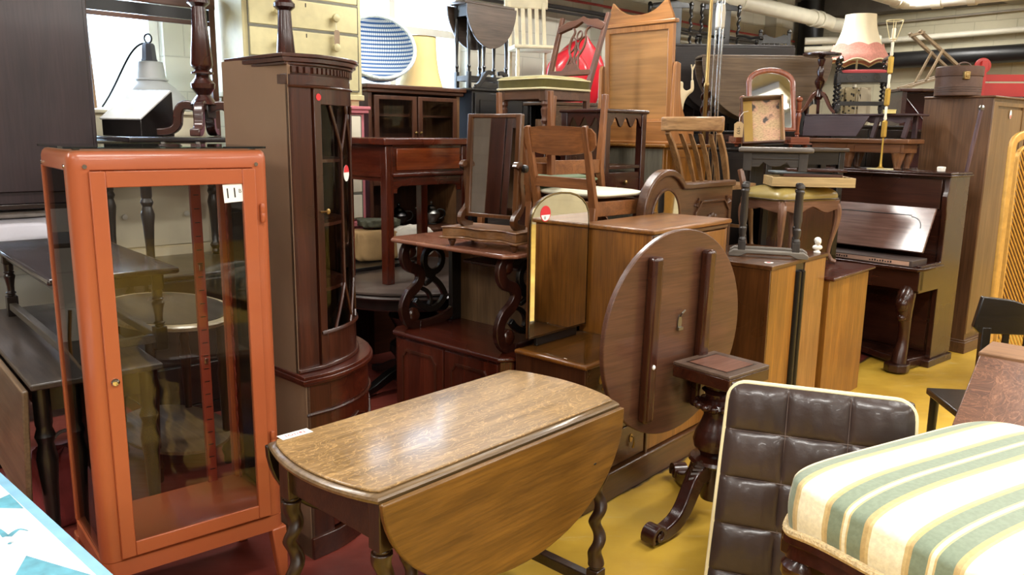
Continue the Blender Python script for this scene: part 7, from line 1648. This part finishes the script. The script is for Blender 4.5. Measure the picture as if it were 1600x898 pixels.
b.add(vs, fs); b.build('pink_fringe', plain('pink_fringe', S(206, 140, 124), .8, 0, .15, 60, .4, 200), fl)
b = MB(); b.tube([(*shd(0, k, .006)[:2], zb - .055 + .035 * math.sin(PI * ((k % 6) / 6))) for k in range(np_)], .006, 6, closed=True); b.build('cream_edging', CRS, fl)
lb = thing('leopard_throw', 'leopard print and beige cloth seen between the legs of the twist stool', 'cloth', (at(1322, 165, 6.86).x - .07, 6.785, 1.6605), 90)
m, nt, p = newmat('leopard_cloth'); L = nt.links; tc = N(nt, 'ShaderNodeTexCoord'); vr = N(nt, 'ShaderNodeTexVoronoi'); vr.inputs['Scale'].default_value = 34; L.new(tc.outputs['Object'], vr.inputs[0])
L.new(ramp(nt, vr.outputs['Distance'], [(.30, S(24, 20, 18)), (.42, S(150, 136, 104))]), p.inputs['Base Color']); p.inputs['Roughness'].default_value = .9
b = MB(); b.surf(lump(.15, .05, .30, .012, 1.2), 40, 20, cu=True); b.build('leopard_cloth', m, lb); b = MB(); b.X = Matrix.Translation((.12, .0, 0)); b.surf(lump(.12, .045, .30, .012, 2.2), 40, 20, cu=True); b.build('beige_cloth', plain('beige_cloth', S(176, 164, 140), .9, 0, .1), lb)

# ---------- wardrobe at right, hat box
wd = thing('brown_wardrobe', 'tall brown wardrobe with framed side at the right behind the piano', 'wardrobe', (3.345, 5.74, 0), 50)
WR = lambda a='z': wood('blotchy_wardrobe', S(84, 56, 36), S(132, 96, 66), a, .42, .6, .15)
WS_ = lambda a='z': wood('wardrobe_side', S(104, 76, 44), S(142, 110, 70), a, .42, .6, .15)
rW, rD, rH = .66, .47, 1.862
b = MB(); b.box(.0, .02, .0, rD, .06, rH - .012); b.build('left_side', WR('z'), wd, .003)
b = MB(); b.box(.02, rW, .012, rD, .06, rH - .012); b.build('carcass', WS_('z'), wd)
b = MB(); b.ribbon([(.05, .16), (rW - .04, .16), (rW - .04, rH - .055), (.05, rH - .055)], .09, 'xz', -.004, .014, closed=True); b.build('front_frame', WS_('z'), wd, .003)
b = MB(); b.box(.09, rW - .08, .002, .012, .2, rH - .09); b.build('front_panel', WS_('z'), wd)
b = MB(); b.box(-.014, rW + .014, -.016, rD, rH - .014, rH); b.build('top', WR('x'), wd, .005)
b = MB(); b.box(-.014, rW + .010, -.016, rD, 0, .085); b.box(-.008, rW + .006, -.010, rD, .085, .10); b.build('plinth', WR('x'), wd, .005)
disc('round_sticker', PAPER(), wd, facing((.33, -.0045, 1.74), (0, -1, 0)), .018, sy=1.7); disc('red_dot', REDINK(), wd, facing((.33, -.0056, 1.725), (0, -1, 0)), .009, sy=1.4)
hbx = thing('hat_box', 'round brown leather hat box with brass catch on the wardrobe', 'hat box', at(1495, 151, 5.98), 82); hbx.location.z = rH + .0005
HLE = plain('brown_leatherette', S(82, 58, 46), .5, 0, .15, 10, .2, 70)
b = MB(); b.lathe([(.148, 0), (.152, .006), (.152, .135), (.148, .138)], 0, 0, 48); b.build('body', HLE, hbx)
b = MB(); b.lathe([(.156, .138), (.157, .142), (.157, .20), (.15, .207), (.08, .21)], 0, 0, 48); b.build('lid', HLE, hbx)
b = MB()
for z in (.03, .045, .06): b.tube([(.153 * math.cos(2 * PI * k / 40), .153 * math.sin(2 * PI * k / 40), z) for k in range(40)], .0015, 5, closed=True)
b.build('stitched_ribs', plain('dark_stitch', S(50, 36, 30), .6), hbx)
b = MB(); b.box(-.075, -.03, -.160, -.138, .112, .165); b.box(-.065, -.04, -.164, -.15, .125, .15); b.build('catch', BRASS(), hbx, .003)
b = MB(); b.tube(bez((-.04, -.02, .20), (-.04, -.02, .25), (.07, -.02, .25), (.07, -.02, .20), 12), .006, 8); b.build('handle', HLE, hbx)

# china cabinet and deck chair behind
ccb = thing('china_cabinet', 'dark glazed china cabinet behind the gilt lamp', 'cabinet', (3.40, 7.22, 0), 92)
vW, vD, vH = .62, .40, 1.985
b = MB(); b.box(0, vW, .0, vD, 0, 1.30); b.build('base', ROSE('z'), ccb, .004)
b = MB(); b.box(-.03, vW + .03, -.03, vD + .0, vH - .025, vH); b.build('top', ROSE('x'), ccb, .006)
for x in (0, vW - .04): b = MB(); b.box(x, x + .04, 0, vD, 1.30, vH - .025); b.build('side', ROSE('z'), ccb)
b = MB(); b.box(.04, vW - .04, vD - .015, vD, 1.30, vH - .025); b.build('back', plain('dark_red_velvet', S(84, 22, 30), .9), ccb)
b = MB(); b.box(.04, vW - .04, .03, vD - .015, 1.62, 1.635); b.build('shelf', ROSE('x'), ccb)
b = MB(); b.box(.035, vW - .035, .010, .015, 1.30, vH - .03); b.build('glass_front', GLASS(), ccb)
b = MB(); b.tube([(.04, .005, 1.9), (vW / 2, .005, 1.6), (vW - .04, .005, 1.9)], .006, 6); b.tube([(.04, .005, 1.35), (vW / 2, .005, 1.6), (vW - .04, .005, 1.35)], .006, 6); b.build('glazing_bars', ROSE('z'), ccb)
dck = thing('deck_chair', 'folded pale wooden deck chair frame on the china cabinet', 'deck chair', (3.50, 7.30, vH + .0005), 92)
DW = lambda a='x': wood('bare_ash', S(150, 128, 96), S(190, 168, 134), a, .55)
for y in (.0, .20):
    b = MB(); b.bar((-.02, y, .016), (.50, y, .18), .034, .022); b.build('lower_rail', DW('x'), dck, .003)
    b = MB(); b.bar((.04, y + .024, .50), (.46, y + .024, .16), .045, .022); b.build('upper_rail', DW('x'), dck, .003)
    b = MB(); b.bar((.12, y - .02, .07), (.24, y - .02, .34), .026, .018); b.build('strut', DW('x'), dck, .003)
for p_ in ((.06, .48), (.45, .17), (.0, .02)): b = MB(); b.bar((p_[0], -.02, p_[1]), (p_[0], .25, p_[1]), .024, .024); b.build('cross_bar', DW('y'), dck, .003)
brm = thing('broom_handle', 'plum coloured wooden pole leaning between the piano and the wardrobe', 'pole', PN(1.13, .37, 0), PH)
b = MB(); b.tube([(-.14, .03, .014), (.06, .03, 1.78)], .014, 8); b.build('pole', wood('plum_pole', S(90, 70, 78), S(122, 98, 104), 'z', .4), brm)
b = MB(); b.lathe([(.018, 1.76), (.02, 1.775), (.012, 1.79)], .058, .03, 10); b.build('ferrule', STEEL(), brm)

# red wagon frame on a cupboard at far right
cupboard('red_brown_cupboard', 'red-brown cupboard behind the wardrobe at the right edge', 'cupboard', (4.10, 7.30, 0), 100, 1.15, .50, 1.93, MAHR)
rwg = thing('red_cart_frame', 'red painted wooden cart frame with round discs behind the wardrobe', 'cart', (4.08, 7.38, 1.9305), 100)
RP = plain('red_cart_paint', S(176, 40, 34), .45, 0, .08, 8)
for x in (.09, .55):
    b = MB(); b.box(x - .022, x + .022, -.012, .02, 0, .31); b.build('post', RP, rwg, .003)
    b = MB(); b.X = Matrix.Translation((x, .038, .27)) @ Matrix.Rotation(PI / 2, 4, 'X'); b.lathe([(.03, -.012), (.065, -.008), (.07, 0), (.065, .012), (.05, .014), (.02, .016)], 0, 0, 32); b.build('wheel_disc', RP, rwg)
for z0, z1 in ((.0, .12), (.135, .195)): b = MB(); b.box(.0, .95, .022, .036, z0, z1); b.build('side_board', RP, rwg, .003)

# gold cane screen at right edge
cs = thing('cane_screen', 'gilt framed cane panel leaning at the right edge beside the wardrobe', 'screen', at(1553, 480, 4.72), 62); cs.location.z = 0
GC = plain('gilt_cane', S(196, 152, 76), .4, .25, .12, 30)
cs.rotation_euler = (math.radians(-3), math.radians(4), math.radians(28))
so = [(.0, .02), (.9, .02), (.9, 1.52)] + bez((.9, 1.52), (.9, 1.60), (.8, 1.62), (.45, 1.63), 8)[1:] + bez((.45, 1.63), (.10, 1.62), (.0, 1.60), (.0, 1.52), 8)[1:]
b = MB(); b.ribbon(so, .05, 'xz', -.014, .014, closed=True); b.build('frame', GC, cs, .008, 3)
b = MB(); b.ribbon([(.45 + (x - .45) * .86, .82 + (z - .82) * .92) for x, z in so], .014, 'xz', -.012, .012, closed=True); b.build('inner_frame', GC, cs, .003)
def clip(p, q):
    (x0, z0), (x1, z1) = p, q; t0, t1 = 0, 1
    for a_, d_ in ((x0 - .07, x1 - x0), (.83 - x0, x0 - x1), (z0 - .10, z1 - z0), (1.52 - z0, z0 - z1)):
        if abs(d_) < 1e-9: continue
        t = -a_ / d_
        if d_ > 0: t0 = max(t0, t)
        else: t1 = min(t1, t)
    return t0, t1
b = MB()
for k in range(-10, 90):
    for s_ in (-1,):
        p_, q_ = ((.0, .042 * k - 0.0), (.9, .042 * k + 1.1 * s_)); t0, t1 = clip(p_, q_)
        if t1 - t0 > .02: f_ = lambda t: (p_[0] + (q_[0] - p_[0]) * t, .002 * s_, p_[1] + (q_[1] - p_[1]) * t); b.tube([f_(t0), f_(t1)], .006, 5)
b.build('cane_lattice', GC, cs)
